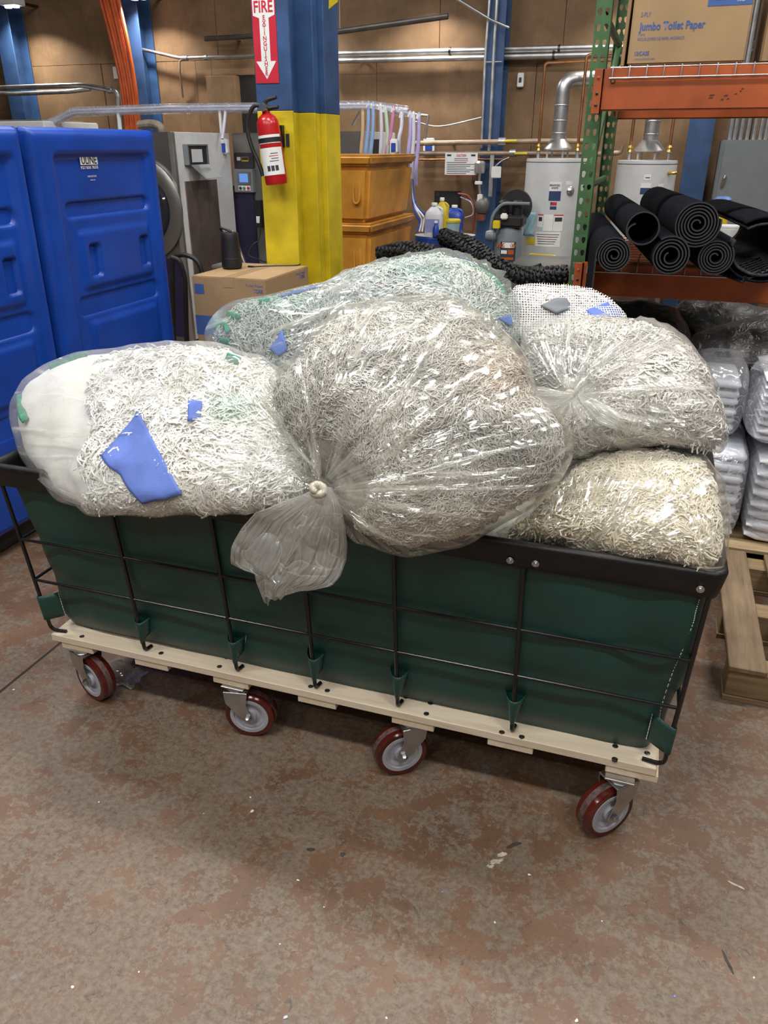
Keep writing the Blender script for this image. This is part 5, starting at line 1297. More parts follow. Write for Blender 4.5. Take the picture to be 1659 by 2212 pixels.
for i in range(14):
    for j in range(14):
        s_, t_ = i / 13, j / 13
        q = (c0_ * (1 - s_) + c1_ * s_) * (1 - t_) + (c3_ * (1 - s_) + c2_ * s_) * t_; Pm[i, j] = (q.x, q.y, max(q.z, 0) )
o = link('mat_sheet', grid_mesh('mat_sheet', Pm), BLACKRUB, flat); md = o.modifiers.new('t', 'SOLIDIFY'); md.thickness = 0.007
for k in range(1, 7):
    i = k * 2 - 1
    MB().tube([Vector(Pm[i, j]) + Vector((0, -0.004, 0.004)) for j in range(14)], 0.0028, 5).build('rubber_rib', BLACKRUB, flat)
    MB().tube([Vector(Pm[j, i]) + Vector((0, -0.004, 0.004)) for j in range(14)], 0.0028, 5).build('rubber_rib', BLACKRUB, flat)
hook = thing('wire_hook', 'thin bent wire clipped on the lower beam by the green post', 'hook', PV(1270, 590, RV - 0.05))
MB().tube(spline([PV(1286, 515, RV - 0.04), PV(1276, 555, RV - 0.045), PV(1267, 588, RV - 0.05), PV(1276, 582, RV - 0.05), PV(1268, 580, RV - 0.05)], 24), 0.0025, 6).build('wire', GALV, hook)

# ================================================================== BENEATH THE RACK AND THE PALLETS
bin_ = thing('black_tote', 'large black plastic tote on the floor under the pallet rack', 'tote', (0.75, 4.1, 0))
BU0, BU1, BV0, BV1, BH = -0.12, 1.7, 3.72, 4.5, 0.74
MB().box(BU0, BU1, BV0, BV0 + 0.02, 0, BH).box(BU0, BU1, BV1 - 0.02, BV1, 0, BH).box(BU0, BU0 + 0.02, BV0, BV1, 0, BH).box(BU1 - 0.02, BU1, BV0, BV1, 0, BH).box(BU0, BU1, BV0, BV1, 0, 0.02).build('tote_body', M('black_tote', (0.010, 0.011, 0.013), 0.5), bin_)
MB().tube([(BU0, BV0 - 0.006, BH), (BU1, BV0 - 0.006, BH)], 0.016, 8).build('tote_rim', MATS['black_tote'], bin_)
def liner_bag(outline, center, depth, Tf, Tb, seed, label):
    b = Bag(outline, center, depth, Tf, Tb, seed, None, (0.8, 0.9)); P, px = b.grid(b.shell, 120, 60)
    cr_ = SNoise(seed + 20, 20.0); D = P - b.cc; D /= np.linalg.norm(D, axis=-1)[..., None]
    P = P + D * (0.012 * (0.6 - np.abs(cr_(P))))[..., None]
    o = link('bin_bag', grid_mesh('bin_bag', P, True), GREYBAG)
    return tag(o, label, 'bag', 'dark bags under the rack')
liner_bag([(1310, 650), (1400, 645), (1460, 665), (1480, 700), (1500, 760), (1480, 800), (1380, 800), (1320, 760)], (1400, 725), ((640, 4.1), (800, 3.85)), 0.13, 0.12, 500, 'dull dark grey bag behind the white bags, leftmost under the rack')
liner_bag([(1450, 668), (1480, 648), (1560, 645), (1620, 655), (1690, 670), (1720, 740), (1600, 760), (1500, 735)], (1580, 700), ((640, 4.25), (770, 4.1)), 0.12, 0.12, 520, 'shiny black bag heaped highest under the orange beam')
liner_bag([(1465, 760), (1500, 722), (1560, 705), (1610, 690), (1659, 680), (1760, 700), (1780, 790), (1600, 800), (1490, 800)], (1620, 750), ((690, 3.95), (800, 3.72)), 0.10, 0.15, 540, 'dark grey plastic bag slumped over the black tote rim')
# pallet in front
def pallet(u0, v0, wu, lv, label, top, strmat, boards_along_v=True, nb=6, bw_=0.105, z1=0.135):
    t = thing('wood_pallet', label, 'pallet', (u0 + wu / 2, v0 + lv / 2, 0), 'wooden pallets beside the cart')
    if boards_along_v:
        for i in range(nb):
            u = u0 + (wu - bw_) * i / (nb - 1); MB().box(u, u + bw_, v0, v0 + lv, z1 - 0.02, z1).build('deck_board', top, t, 0.003, 1)
        for k in range(3):
            v = v0 + 0.01 + (lv - 0.11) * k / 2; MB().box(u0 + 0.004, u0 + wu - 0.004, v, v + 0.09, 0.02, z1 - 0.0205).build('stringer', strmat, t, 0.003, 1)
            MB().box(u0, u0 + wu, v - 0.004, v + 0.094, 0.0, 0.0195).build('bottom_board', strmat, t, 0.002, 1)
    else:
        for i in range(nb):
            v = v0 + (lv - bw_) * i / (nb - 1); MB().box(u0, u0 + wu, v, v + bw_, z1 - 0.02, z1).build('deck_board', top, t, 0.003, 1)
        for k in range(3):
            u = u0 + (wu - 0.05) * k / 2; MB().box(u, u + 0.04, v0 + 0.004, v0 + lv - 0.004, 0.0, z1 - 0.0205).build('stringer', strmat, t, 0.003, 1)
    return t
pallet(0.392, 2.205, 1.0, 0.83, 'weathered wooden pallet on the floor right of the cart', OLDWOOD, OLDWOOD_X, True, 6, 0.112)
pallet(0.42, 3.06, 1.05, 0.58, 'paler wooden pallet under the bagged white linen', NEWWOOD_X, NEWWOOD_X, False, 5, 0.09)
# bagged linen
def towel_stack(u0, u1, v0, v1, z0, n, th, t, seed):
    g = SNoise(seed, 14.0)
    for k in range(n):
        z = z0 + k * th; nu, nv = 26, 12; j = 0.008 * math.sin(seed + k * 2.3)
        # folded towel: rounded front fold
        prof = [(v1 + j, 0.06), (v0 + 0.03 + j, 0.04), (v0 + 0.008 + j, 0.2), (v0 + j, 0.5), (v0 + 0.008 + j, 0.8), (v0 + 0.03 + j, 0.95), (v1 + j, 0.97)]
        P = np.zeros((nu, len(prof) + 1, 3))
        for i in range(nu):
            u = u0 + (u1 - u0) * i / (nu - 1)
            wv = 0.004 * float(g(np.array([[u, k * 0.3, 0.0]]))[0]); pin = 0.3 + 0.7 * min(1, i / 2, (nu - 1 - i) / 2)
            for q, (v, h) in enumerate(prof + prof[:1]):
                P[i, q] = (u, v + 0.01 * (1 - pin), z + th * (0.5 + (h - 0.5) * pin) + wv)
        link('folded_towel', grid_mesh('folded_towel', P), LINEN, t)
def film_box(u0, u1, v0, v1, z0, z1, t, seed, name='plastic_film', dome=0.0):
    nphi, na = 120, 60; ph = np.linspace(0, 2 * math.pi, nphi, endpoint=False); aa = np.linspace(-math.pi / 2 + 0.02, math.pi / 2 - 0.02, na)
    PH, AA = np.meshgrid(ph, aa, indexing='ij'); e = 0.32
    sp_ = lambda x: np.sign(x) * np.abs(x) ** e
    c = np.array([(u0 + u1) / 2, (v0 + v1) / 2, (z0 + z1) / 2]); hw = np.array([(u1 - u0) / 2, (v1 - v0) / 2, (z1 - z0) / 2])
    P = c + hw * np.stack([sp_(np.cos(AA)) * sp_(np.cos(PH)), sp_(np.cos(AA)) * sp_(np.sin(PH)), np.sign(np.sin(AA)) * np.abs(np.sin(AA)) ** (0.45 if dome == 0 else 0.8)], -1)
    n1, n2 = SNoise(seed, 18.0), SNoise(seed + 1, 45.0)
    D = P - c; D /= np.linalg.norm(D, axis=-1)[..., None]
    P = P + D * (0.006 + 0.006 * (0.5 - np.abs(n1(P))) + 0.003 * (0.5 - np.abs(n2(P))))[..., None]
    P[..., 2] = np.maximum(P[..., 2], z0 - 0.002)
    me = grid_mesh(name, P, True)
    at = me.attributes.new('pleat', 'FLOAT_VECTOR', 'POINT'); at.data.foreach_set('vector', (P * 3).astype('f').ravel())
    return link(name, me, FILM_LIN, t)
lu0 = PV(1585, 1100, 3.14).x
l1 = thing('linen_bundle', 'plastic wrapped stack of folded white towels on the paler pallet', 'linen', (lu0 + 0.25, 3.35, 0.136), 'bagged white linen')
towel_stack(lu0 + 0.055, lu0 + 0.62, 3.12, 3.56, 0.140, 8, 0.046, l1, 3); film_box(lu0 + 0.035, lu0 + 0.65, 3.095, 3.58, 0.138, 0.53, l1, 600)
l1b = thing('linen_bundle', 'narrow wrapped stack of white towels between cart and linen stack', 'linen', (lu0 - 0.06, 3.35, 0.136), 'bagged white linen')
towel_stack(lu0 - 0.15, lu0 + 0.012, 3.14, 3.56, 0.140, 8, 0.046, l1b, 5); film_box(lu0 - 0.17, lu0 + 0.028, 3.115, 3.58, 0.138, 0.525, l1b, 610)
l2 = thing('linen_bundle', 'tied clear bag of bluish white towels atop the linen stack', 'linen', (lu0 + 0.2, 3.35, 0.54), 'bagged white linen')
z2 = 0.545
towel_stack(lu0 + 0.02, lu0 + 0.46, 3.13, 3.54, z2 + 0.02, 9, 0.028, l2, 9)
film_box(lu0 - 0.02, lu0 + 0.50, 3.09, 3.58, z2, PV(1659, 815, 3.2).z, l2, 620, dome=1.0)
e0 = PV(1659, 820, 3.3)
tail(l2, [(1672, 838), (1655, 815), (1640, 800), (1622, 796)], [(1690, 835), (1680, 805), (1665, 785), (1640, 776)], lambda k: 3.3, 40, 20, 0.02, 0.008, 31, FILM_LIN)
l3 = thing('linen_bundle', 'bulging bag of white linen just behind the cart end', 'linen', (lu0 - 0.1, 3.4, 0.53), 'bagged white linen')
towel_stack(lu0 - 0.20, lu0 - 0.05, 3.25, 3.54, 0.545, 6, 0.036, l3, 12); film_box(lu0 - 0.23, lu0 - 0.025, 3.2, 3.57, 0.535, 0.83, l3, 640, dome=1.0)

# ================================================================== BACK WALL STRUCTURE, PIPES AND PLANT
def wall_col(u0, u1, v0, v1, label, extra=None):
    t = thing('wall_column', label, 'column', ((u0 + u1) / 2, (v0 + v1) / 2, 0), 'blue wall columns')
    MB().box(u0, u1, v0, v0 + 0.014, 0, CEIL_Z + 0.4).build('front_flange', COLBLUE, t, 0.002, 1)
    MB().box((u0 + u1) / 2 - 0.006, (u0 + u1) / 2 + 0.006, v0 + 0.014, v1 - 0.014, 0, CEIL_Z + 0.4).build('web', COLBLUE, t)
    MB().box(u0, u1, v1 - 0.014, v1, 0, CEIL_Z + 0.4).build('rear_flange', COLBLUE, t, 0.002, 1)
    return t
V0c = 8.22
wall_col(PV(0, 100, V0c).x - 0.02, PV(28, 100, V0c).x, V0c, 8.47, 'blue steel wall column at the left picture edge')
wall_col(PV(262, 40, V0c).x, PV(298, 40, V0c).x, V0c, 8.47, 'blue steel wall column behind the orange hoses')
cC0, cC1 = PV(1050, 60, V0c).x, PV(1092, 60, V0c).x
wall_col(cC0, cC1, V0c, 8.47, 'blue steel wall column left of the water heaters')
wall_col(PV(1482, 320, V0c).x, PV(1536, 320, V0c).x, V0c, 8.47, 'blue steel wall column behind the rolled mats')
def pipe(name, label, pts, r, mat, cat='pipe', n=10, rad=0.06, group=None, fittings=(), hang=(), stand=()):
    pts = [Vector(p) for p in pts]; t = thing(name, label, cat, pts[0], group)
    MB().tube(arc_path(pts, rad, 5), r, n).build('pipe_run', mat, t)
    for (hx, hy, hv) in hang:
        p_ = PV(hx, hy, hv); MB().cyl(p_, (p_.x, hv, CEIL_Z + 0.5), 0.006, n=6).build('hanger_rod', GALV, t)
    for (hx, hy, hv) in stand:
        p_ = PV(hx, hy, hv); MB().box(p_.x - 0.012, p_.x + 0.012, hv, WALLV - 0.012, p_.z - 0.012, p_.z + 0.012).build('wall_bracket', GALV, t)
    for f in fittings:
        p, d, rr, ln, m_ = f; d = Vector(d).normalized(); MB().cyl(Vector(p) - d * ln / 2, Vector(p) + d * ln / 2, rr, n=12).build('coupling', m_, t)
    return t
vp = 8.36
X1 = (1, 0, 0)
cpts = [PV(263, 300, vp), PV(262, 102, vp), PV(295, 104, vp), PV(390, 126, vp), PV(560, 120, vp)]
pipe('conduit', 'grey conduit bending off the blue column towards the yellow column', cpts, 0.016, GALV, fittings=[(PV(400, 126, vp), X1, 0.026, 0.06, GALV), (PV(445, 124, vp), X1, 0.024, 0.03, GALV)])
pipe('conduit', 'short conduit dropping beside the plywood patch', [PV(400, 127, vp), PV(388, 130, vp), PV(388, 150, vp), PV(395, 210, vp + .09)], 0.012, OLDPIPE, rad=0.04)
pipe('conduit', 'white-grey pipe running in from the left picture edge', [PV(-40, 196, 7.9), PV(0, 190, 7.9), PV(180, 184, 7.9), PV(254, 197, 7.9), PV(258, 300, 7.9)], 0.026, GALV, fittings=[(PV(238, 194, 7.9), X1, 0.034, 0.05, GALV)])
pipe('conduit', 'thinner pipe just under the white-grey pipe at left', [PV(-40, 200, 8.0), PV(30, 203, 8.0), PV(150, 198, 8.0), PV(195, 192, 8.0)], 0.022, GALV)
pipe('pipe', 'dark pipe stub sticking out left of the fire sign', [PV(443, 84, 8.3), PV(560, 77, 8.3)], 0.024, M('dark_pipe', (0.10, 0.09, 0.085), 0.45, 0.5, 0.15), stand=((500, 81, 8.3),))
pipe('pipe', 'dark slanting pipe right of the blue column top', [PV(728, 69, 7.6), PV(968, 35, 7.6)], 0.024, MATS['dark_pipe'], hang=((735, 68, 7.6),))
pipe('pipe', 'upper of two long wall pipes', [PV(700, 117, vp), PV(1275, 103, vp), PV(1659, 93, vp)], 0.027, GALV, stand=((780, 115, vp), (1200, 105, vp)), fittings=[(PV(972, 110, vp), X1, 0.034, 0.02, DARKSTEEL), (PV(1208, 105, vp), X1, 0.034, 0.02, DARKSTEEL)])
pipe('pipe', 'lower of two long wall pipes', [PV(700, 132, vp), PV(1275, 119, vp), PV(1659, 110, vp)], 0.027, GALV, stand=((780, 130, vp), (1200, 121, vp)), fittings=[(PV(1196, 121, vp), X1, 0.034, 0.02, DARKSTEEL)])
pipe('pipe', 'copper water pipe with a yellow handled valve, upper of the pair', [PV(890, 310, 8.1), PV(1165, 305, 8.1), PV(1280, 305, 8.1)], 0.024, OLDPIPE, stand=((960, 309, 8.1), (1150, 305, 8.1)), fittings=[(PV(1085, 306, 8.1), X1, 0.036, 0.07, ALU), (PV(1103, 305, 8.06), X1, 0.012, 0.12, YELLOW)])
pipe('pipe', 'copper water pipe with a yellow handled valve, lower of the pair', [PV(890, 331, 8.1), PV(1150, 331, 8.1), PV(1300, 333, 8.1), PV(1340, 330, 8.1), PV(1343, 315, 8.1)], 0.022, OLDPIPE, stand=((1000, 331, 8.1), (1140, 331, 8.1)), fittings=[(PV(1108, 330, 8.1), X1, 0.036, 0.06, ALU), (PV(1125, 332, 8.06), X1, 0.012, 0.12, YELLOW)])
pipe('pipe', 'thin copper line under the water pipes', [PV(900, 345, 8.2), PV(1060, 344, 8.2), PV(1098, 344, 8.2)], 0.010, COPPER, stand=((1000, 345, 8.2),))
pipe('conduit', 'thin conduit strapped to the blue wall column, left one', [PV(1058, -5, 8.18), PV(1048, 130, 8.18), PV(1040, 320, 8.18)], 0.014, GALV, rad=.01)
pipe('conduit', 'thin conduit strapped to the blue wall column, right one', [PV(1074, -5, 8.18), PV(1066, 130, 8.18), PV(1056, 330, 8.18)], 0.016, GALV, rad=.01, fittings=[(PV(1066, 134, 8.18), X1, 0.008, 0.16, GALV)])
pipe('cable', 'sagging grey cable between the hoses and the wall column', spline([PV(895, 262, 8.1), PV(950, 273, 8.15), PV(1040, 254, 8.2)], 16), 0.008, GALV, 'cable', 6, 0.01)
pipe('conduit', 'thin rod crossing the top of the blue wall column', [PV(985, -3, 8.1), PV(1060, 43, 8.1), PV(1100, 60, 8.1)], 0.012, GALV, rad=0.02)
# orange hoses
oh = thing('hose_bundle', 'bundle of bright orange hoses hanging against the blue column', 'hose', PV(285, 270, 8.0))
for i in range(6):
    x0, x1 = 216 + i * 7.5, 276 + i * 5.5
    MB().tube(spline([PV(x0, -8, 8.05 - 0.02 * (i % 2)), PV(x0 + 26 - i, 90, 8.02 - 0.03 * (i % 2)), PV(x0 + 48 - i * 2.0, 190, 8.0), PV(x1, 300, 8.0 + 0.02 * (i % 2))], 24), 0.024, 8).build('hose', ORANGEHOSE, oh)
# plywood patch and the dark opening
pt = thing('plywood_patch', 'plywood board standing proud of the wall left of the fire sign', 'board', PV(480, 285, 8.3))
a_, b2_ = PV(450, 165, 8.36), PV(516, 288, 8.36)
MB().box(PV(452, 220, 8.36).x, PV(512, 220, 8.36).x, 8.33, 8.46, 1.2, a_.z).build('board', PLY, pt, 0.003, 1)
op = MB().box(PV(514, 220, 8.44).x, PV(514, 220, 8.44).x + 0.5, 8.45, 8.475, 0, 2.29).build('door_1', M('dark_opening', (0.012, 0.010, 0.009), 0.9), kind='structure'); op['label'] = 'dark doorway beside the plywood patch'
sw_ = thing('wall_box', 'small white box on the plywood above the water heaters', 'switch', PV(1125, 185, 8.45))
c = PV(1125, 173, 8.45); MB().box(c.x - 0.03, c.x + 0.03, 8.42, 8.475, c.z - 0.06, c.z + 0.06).build('box_body', PAPER, sw_, 0.006); MB().box(c.x - 0.012, c.x + 0.012, 8.412, 8.42, c.z - 0.02, c.z + 0.02).build('toggle', INKDARK, sw_)
sw_ = thing('wall_box', 'small white switch plate left of the orange hoses', 'switch', PV(250, 165, 8.45))
c = PV(250, 157, 8.45); MB().box(c.x - 0.04, c.x + 0.04, 8.455, 8.475, c.z - 0.06, c.z + 0.06).build('box_body', PAPER, sw_, 0.004); MB().box(c.x - 0.01, c.x + 0.01, 8.448, 8.455, c.z - 0.018, c.z + 0.018).build('toggle', PAPER, sw_)
# caution notice
cs = thing('caution_notice', 'white printed caution notice on the plywood wall', 'sign', PV(996, 378, 8.076))
c0n, c1n = PV(962, 330, 8.076), PV(1030, 378, 8.076); nw, nh_ = c1n.x - c0n.x, c0n.z - c1n.z
quad(cs, 'notice_sheet', WHITE, (c0n.x, 8.076, c1n.z), (1, 0, 0), (0, 0, 1), nw, nh_, 0.002)
text(cs, 'CAUTION', 0.03, (c0n.x + nw * 0.35, 8.072, c0n.z - 0.033), (1, 0, 0), (0, 0, 1), SIGNRED, nw * 0.30, bold=0.02)
for k in range(10):
    m_ = SIGNRED if k in (1, 9) else INKDARK; w_ = nw * (0.42 if k < 2 else 0.85 - 0.12 * (k % 3)); x_ = c0n.x + (nw * 0.29 if k < 2 else nw * 0.06)
    quad(cs, 'print_line', m_, (x_, 8.0725, c0n.z - 0.055 - k * 0.0165), (1, 0, 0), (0, 0, 1), w_, 0.005, 0.0004)
for x_ in (0.06, 0.80): quad(cs, 'print_mark', INKDARK, (c0n.x + nw * x_, 8.0725, c0n.z - 0.03), (1, 0, 0), (0, 0, 1), nw * 0.13, 0.016, 0.0004)
# small blue-white controller on the wall
def controller(px0, px1, v, label):
    a, b = PV(*px0, v), PV(*px1, v); t = thing('dosing_controller', label, 'controller', ((a.x + b.x) / 2, v, b.z))
    MB().box(a.x, b.x, v - 0.05, v, b.z, a.z).build('case', WHITE, t, 0.008)
    MB().box(a.x + (b.x - a.x) * 0.2, b.x - (b.x - a.x) * 0.15, v - 0.056, v - 0.0502, b.z + 0.01, a.z - (a.z - b.z) * 0.3).build('blue_front', JUGBLUE, t, 0.004)
    return t
controller((917, 298), (940, 328), 8.46, 'small white and blue controller box on the wall above the orange tubs')
controller((846, 300), (861, 330), 6.86, 'small blue faced controller box behind the orange tubs')

# ================================================================== WATER HEATERS
def heater(pxl, pxr, ytop, ybot, v, label, second):
    uL, uR = PV(pxl, ytop, v).x, PV(pxr, ytop, v).x; cx = (uL + uR) / 2; r = (uR - uL) / 2 * 0.97; zt = PV((pxl + pxr) / 2, ytop + 6, v - r * 0.6).z; zb = 0.42
    t = thing('water_heater', label, 'water heater', (cx, v, zb), 'water heaters by the back wall')
    MB().lathe([(r * 0.985, zb), (r, zb + 0.02), (r, zt - 0.012), (r * 0.985, zt), (0.01, zt + 0.008)], (cx, v, 0), n=48).build('tank_jacket', HEATER, t)
    MB().lathe([(r * 1.004, zt - 0.03), (r * 1.004, zt - 0.024)], (cx, v, 0), n=48, ring=True).build('lid_seam', CABGREY, t)
    # draft hood and flue
    fl_ = MB().lathe([(0.125, zt + 0.07), (0.13, zt + 0.08), (0.075, zt + 0.15), (0.062, zt + 0.16), (0.062, zt + 0.42)], (cx, v, 0), n=24).build('flue_hood', GALV, t)
    for a in (0.6, 2.2, 3.7, 5.3): MB().box(cx + 0.1 * math.cos(a) - 0.008, cx + 0.1 * math.cos(a) + 0.008, v + 0.1 * math.sin(a) - 0.002, v + 0.1 * math.sin(a) + 0.002, zt, zt + 0.075).build('hood_leg', GALV, t)
    pth = [(cx, v, zt + 0.40), (cx, v, zt + 0.62), (cx + 0.5, v + 0.3, zt + 0.66)] if not second else [(cx, v, zt + 0.40), (cx, v, zt + 1.0)]
    MB().tube(arc_path(pth, 0.10, 6), 0.062, 20).build('flue_pipe', GALV, t)
    for zz in (0.2, 0.3, 0.42): MB().lathe([(0.064, zt + zz), (0.066, zt + zz + 0.006), (0.064, zt + zz + 0.012)], (cx, v, 0), n=24, ring=True).build('flue_seam', GALV, t)
    # water connections
    for dx, hh in ((-r * 0.62, 0.75 if not second else 0.8), (r * 0.66, 0.80)):
        MB().cyl((cx + dx, v - 0.03, zt), (cx + dx, v - 0.03, zt + 0.06), 0.016, n=12).build('nipple', GALV, t)
        MB().lathe([(0.014, zt + 0.06), (0.024, zt + 0.065), (0.018, zt + 0.085), (0.024, zt + 0.10), (0.014, zt + 0.12)], (cx + dx, v - 0.03, 0), n=12).build('union', BRASS, t)
        MB().tube(arc_path([(cx + dx, v - 0.03, zt + 0.1), (cx + dx, v - 0.03, zt + hh), (cx + dx + (0.6 if dx < 0 else 0.35), v - 0.02, zt + hh + 0.01)], 0.03, 4), 0.013, 10).build('water_line', COPPER, t)
    def curved(a0, a1, z0, z1, mat, nm, off=0.0015):
        Pm = np.zeros((10, 2, 3))
        for i in range(10):
            a = R(a0 + (a1 - a0) * i / 9)
            for j, z in enumerate((z0, z1)): Pm[i, j] = (cx + (r + off) * math.cos(a), v + (r + off) * math.sin(a), z)
        return link(nm, grid_mesh(nm, Pm), mat, t)
    # angles: -90 faces -y; the viewer looks from the right
    H_ = zt - PV((pxl + pxr) / 2, 575, v - r).z
    def zz(y): return PV((pxl + pxr) / 2, y, v - r).z
    if not second:
        curved(-92, -70, zz(413), zz(393), PAPER, 'maker_label'); curved(-92, -70, zz(434), zz(413), NAVYINK, 'maker_label')
        text(t, 'BRADFORD', 0.022, (cx + (r + .004) * math.cos(R(-81)) - 0.05, v + (r + .004) * math.sin(R(-81)) - .006, zz(402)), (1, 0.1, 0), (0, 0, 1), INKDARK, 0.09, bold=.02)
        text(t, 'WHITE', 0.022, (cx + (r + .004) * math.cos(R(-81)) - 0.035, v + (r + .004) * math.sin(R(-81)) - .006, zz(408)), (1, 0.1, 0), (0, 0, 1), INKDARK, 0.06, bold=.02)
        curved(-88, -76, zz(444), zz(437), SIGNRED, 'flag_sticker'); curved(-88, -84, zz(441), zz(437), NAVYINK, 'flag_sticker', 0.0022); curved(-88, -76, zz(453), zz(446), NAVYINK, 'flag_sticker')
        curved(-110, -99, zz(492), zz(464), PAPER, 'warning_label'); curved(-98, -80, zz(500), zz(464), PAPER, 'warning_label'); curved(-79, -61, zz(500), zz(464), PAPER, 'warning_label')
        for a0, a1 in ((-110, -99), (-79, -61)): curved(a0, a1, zz(466.5), zz(464), SIGNRED, 'warning_stripe', 0.0022); curved(a0 + 2, a1 - 2, zz(479), zz(470), INKDARK, 'warning_pictogram', 0.0022)
        curved(-112, -63, zz(534), zz(502), PAPER, 'rating_plate')
        for k in range(5): curved(-110 + k, -66 - 2 * k, zz(508.5 + 5 * k), zz(507 + 5 * k), INKDARK if k % 2 else COPPER, 'plate_line', 0.0022)
        curved(-133, -112, zz(531), zz(517), YELLOW, 'energy_sticker')
        Pm = np.zeros((8, 10, 3))
        for i in range(8):
            for j in range(10):
                q = PV(1130 + i / 7 * 24 + (9 - j) * 0.5, 459 + j / 9 * 50, v - r * 0.86 - 0.02 + 0.02 * math.sin(i * 0.7 + j * 0.5)); Pm[i, j] = q
        o = link('paper_tag', grid_mesh('paper_tag', Pm), LTBLUE, t); md = o.modifiers.new('t', 'SOLIDIFY'); md.thickness = 0.001
        curved(-62, -49, zz(400), zz(391), PAPER, 'side_label')
        a = R(-52); MB().lathe([(0.035, 0), (0.038, 0.01), (0.03, 0.02), (0.012, 0.03)], (cx + r * math.cos(a), v + r * math.sin(a), zz(413)), (Vector((-math.sin(a), math.cos(a), 0)), Vector((0, 0, 1)), Vector((math.cos(a), math.sin(a), 0))), 16).build('access_port', STEEL, t)
    else:
        curved(-95, -76, zz(406), zz(395), PAPER, 'maker_label'); curved(-95, -76, zz(420), zz(406), NAVYINK, 'maker_label'); curved(-92, -78, zz(389), zz(377), PAPER, 'maker_badge')
        curved(-88, -80, zz(385), zz(383), INKDARK, 'badge_print', 0.0022); curved(-62, -50, zz(404), zz(397), PAPER, 'side_label')
        a = R(-42); MB().tube([(cx + r * math.cos(a), v + r * math.sin(a), zz(374)), (cx + (r + .06) * math.cos(a), v + (r + .06) * math.sin(a), zz(374)), (cx + (r + .09) * math.cos(a), v + (r + .06) * math.sin(a), zz(372))], 0.014, 8).build('relief_valve', BRASS, t)
    # burner door and gas line near the foot
    curved(-112, -72, zz(585), zz(556), STAIN, 'burner_door', 0.006); curved(-100, -84, zz(585), zz(564), PAPER, 'burner_door', 0.009)
    MB().tube(arc_path([(cx - r * 0.5, v - r - 0.02, zb + 0.05), (cx - r * 0.5, v - r - 0.05, zz(550)), (cx + r * 0.4, v - r - 0.05, zz(552)), (cx + r * 0.6, v - r - 0.05, zb + 0.1)], 0.03, 4), 0.012, 8).build('gas_line', YELLOW, t)
    st = thing('heater_stand', 'grey steel stand carrying the ' + ('right' if second else 'left') + ' water heater', 'stand', (cx, v, 0), 'heater stands')
    MB().box(cx - r - 0.03, cx + r + 0.03, v - r - 0.03, v + r + 0.03, zb - 0.03, zb - 0.002).build('top_pan', STAIN, st, 0.004, 1)
    for sx in (-1, 1):
        for sy in (-1, 1): MB().box(cx + sx * r - 0.02, cx + sx * r + 0.02, v + sy * r - 0.02, v + sy * r + 0.02, 0, zb - 0.03).build('leg', STAIN, st)
NAVYINK = M('navy_ink', (0.02, 0.045, 0.12), 0.5)
heater(1137, 1272, 337, 575, 7.75, 'grey water heater with warning labels and a blue tag, left of the green post', False)
heater(1333, 1468, 341, 575, 7.75, 'grey water heater half hidden behind the rolled mats', True)
# yellow pallet truck body seen low in front of the heater
yt = thing('yellow_machine', 'low yellow machine with a dark tray in front of the left water heater', 'machine', PV(1165, 600, 6.3))
a = PV(1120, 592, 6.3); b = PV(1215, 592, 6.3)
MB().box(a.x, b.x, 6.3, 6.9, 0, a.z).build('body', YELLOW, yt, 0.02, 3); MB().box(a.x - 0.08, b.x + 0.05, 6.25, 6.95, a.z + 0.002, PV(1165, 574, 6.3).z).build('tray', STAIN, yt, 0.006)

# ================================================================== COMPRESSOR
cvv = 7.2; cL, cR = PV(1068, 530, cvv).x, PV(1128, 530, cvv).x; ccx = (cL + cR) / 2; cr_ = (cR - cL) / 2
cmp_ = thing('air_compressor', 'upright grey air compressor with an orange and black label', 'compressor', (ccx, cvv, 0))
zt = PV(1097, 490, cvv).z
MB().lathe([(cr_ * 0.8, 0.06), (cr_, 0.12), (cr_, zt - 0.09), (cr_ * 0.9, zt - 0.03), (cr_ * 0.6, zt), (0.01, zt + 0.01)], (ccx, cvv, 0), n=32).build('tank', TANKGREY, cmp_)
for k in range(3):
    a = k * 2.1 + 0.5; MB().box(ccx + cr_ * 0.8 * math.cos(a) - 0.02, ccx + cr_ * 0.8 * math.cos(a) + 0.02, cvv + cr_ * 0.8 * math.sin(a) - 0.02, cvv + cr_ * 0.8 * math.sin(a) + 0.02, 0, 0.14).build('foot', TANKGREY, cmp_)
zl0, zl1 = PV(1097, 565, cvv - cr_).z, PV(1097, 520, cvv - cr_).z
def cwrap(a0, a1, z0, z1, mat, nm, off):
    Pm = np.zeros((10, 2, 3))
    for i in range(10):
        a = R(a0 + (a1 - a0) * i / 9)
        for j, z in enumerate((z0, z1)): Pm[i, j] = (ccx + (cr_ + off) * math.cos(a), cvv + (cr_ + off) * math.sin(a), z)
    return link(nm, grid_mesh(nm, Pm), mat, cmp_)
cwrap(-112, -48, zl0 - 0.1, zl1 - 0.01, INKDARK, 'label', 0.002); cwrap(-104, -56, zl1 - 0.06, zl1 - 0.015, PAPER, 'label', 0.003)
cwrap(-108, -84, zl1 - 0.11, zl1 - 0.08, PAPER, 'label', 0.003); cwrap(-80, -56, zl1 - 0.115, zl1 - 0.075, RACKORANGE, 'label', 0.003); cwrap(-106, -56, zl1 - 0.16, zl1 - 0.14, RACKORANGE, 'label', 0.003)
a = R(-80); text(cmp_, 'McGRAW', 0.05, (ccx + (cr_ + .012) * math.cos(a) - 0.10, cvv + (cr_ + .012) * math.sin(a), zl1 - 0.055), (1, 0.12, 0), (0, 0, 1), RACKORANGE, 0.17, bold=.03)
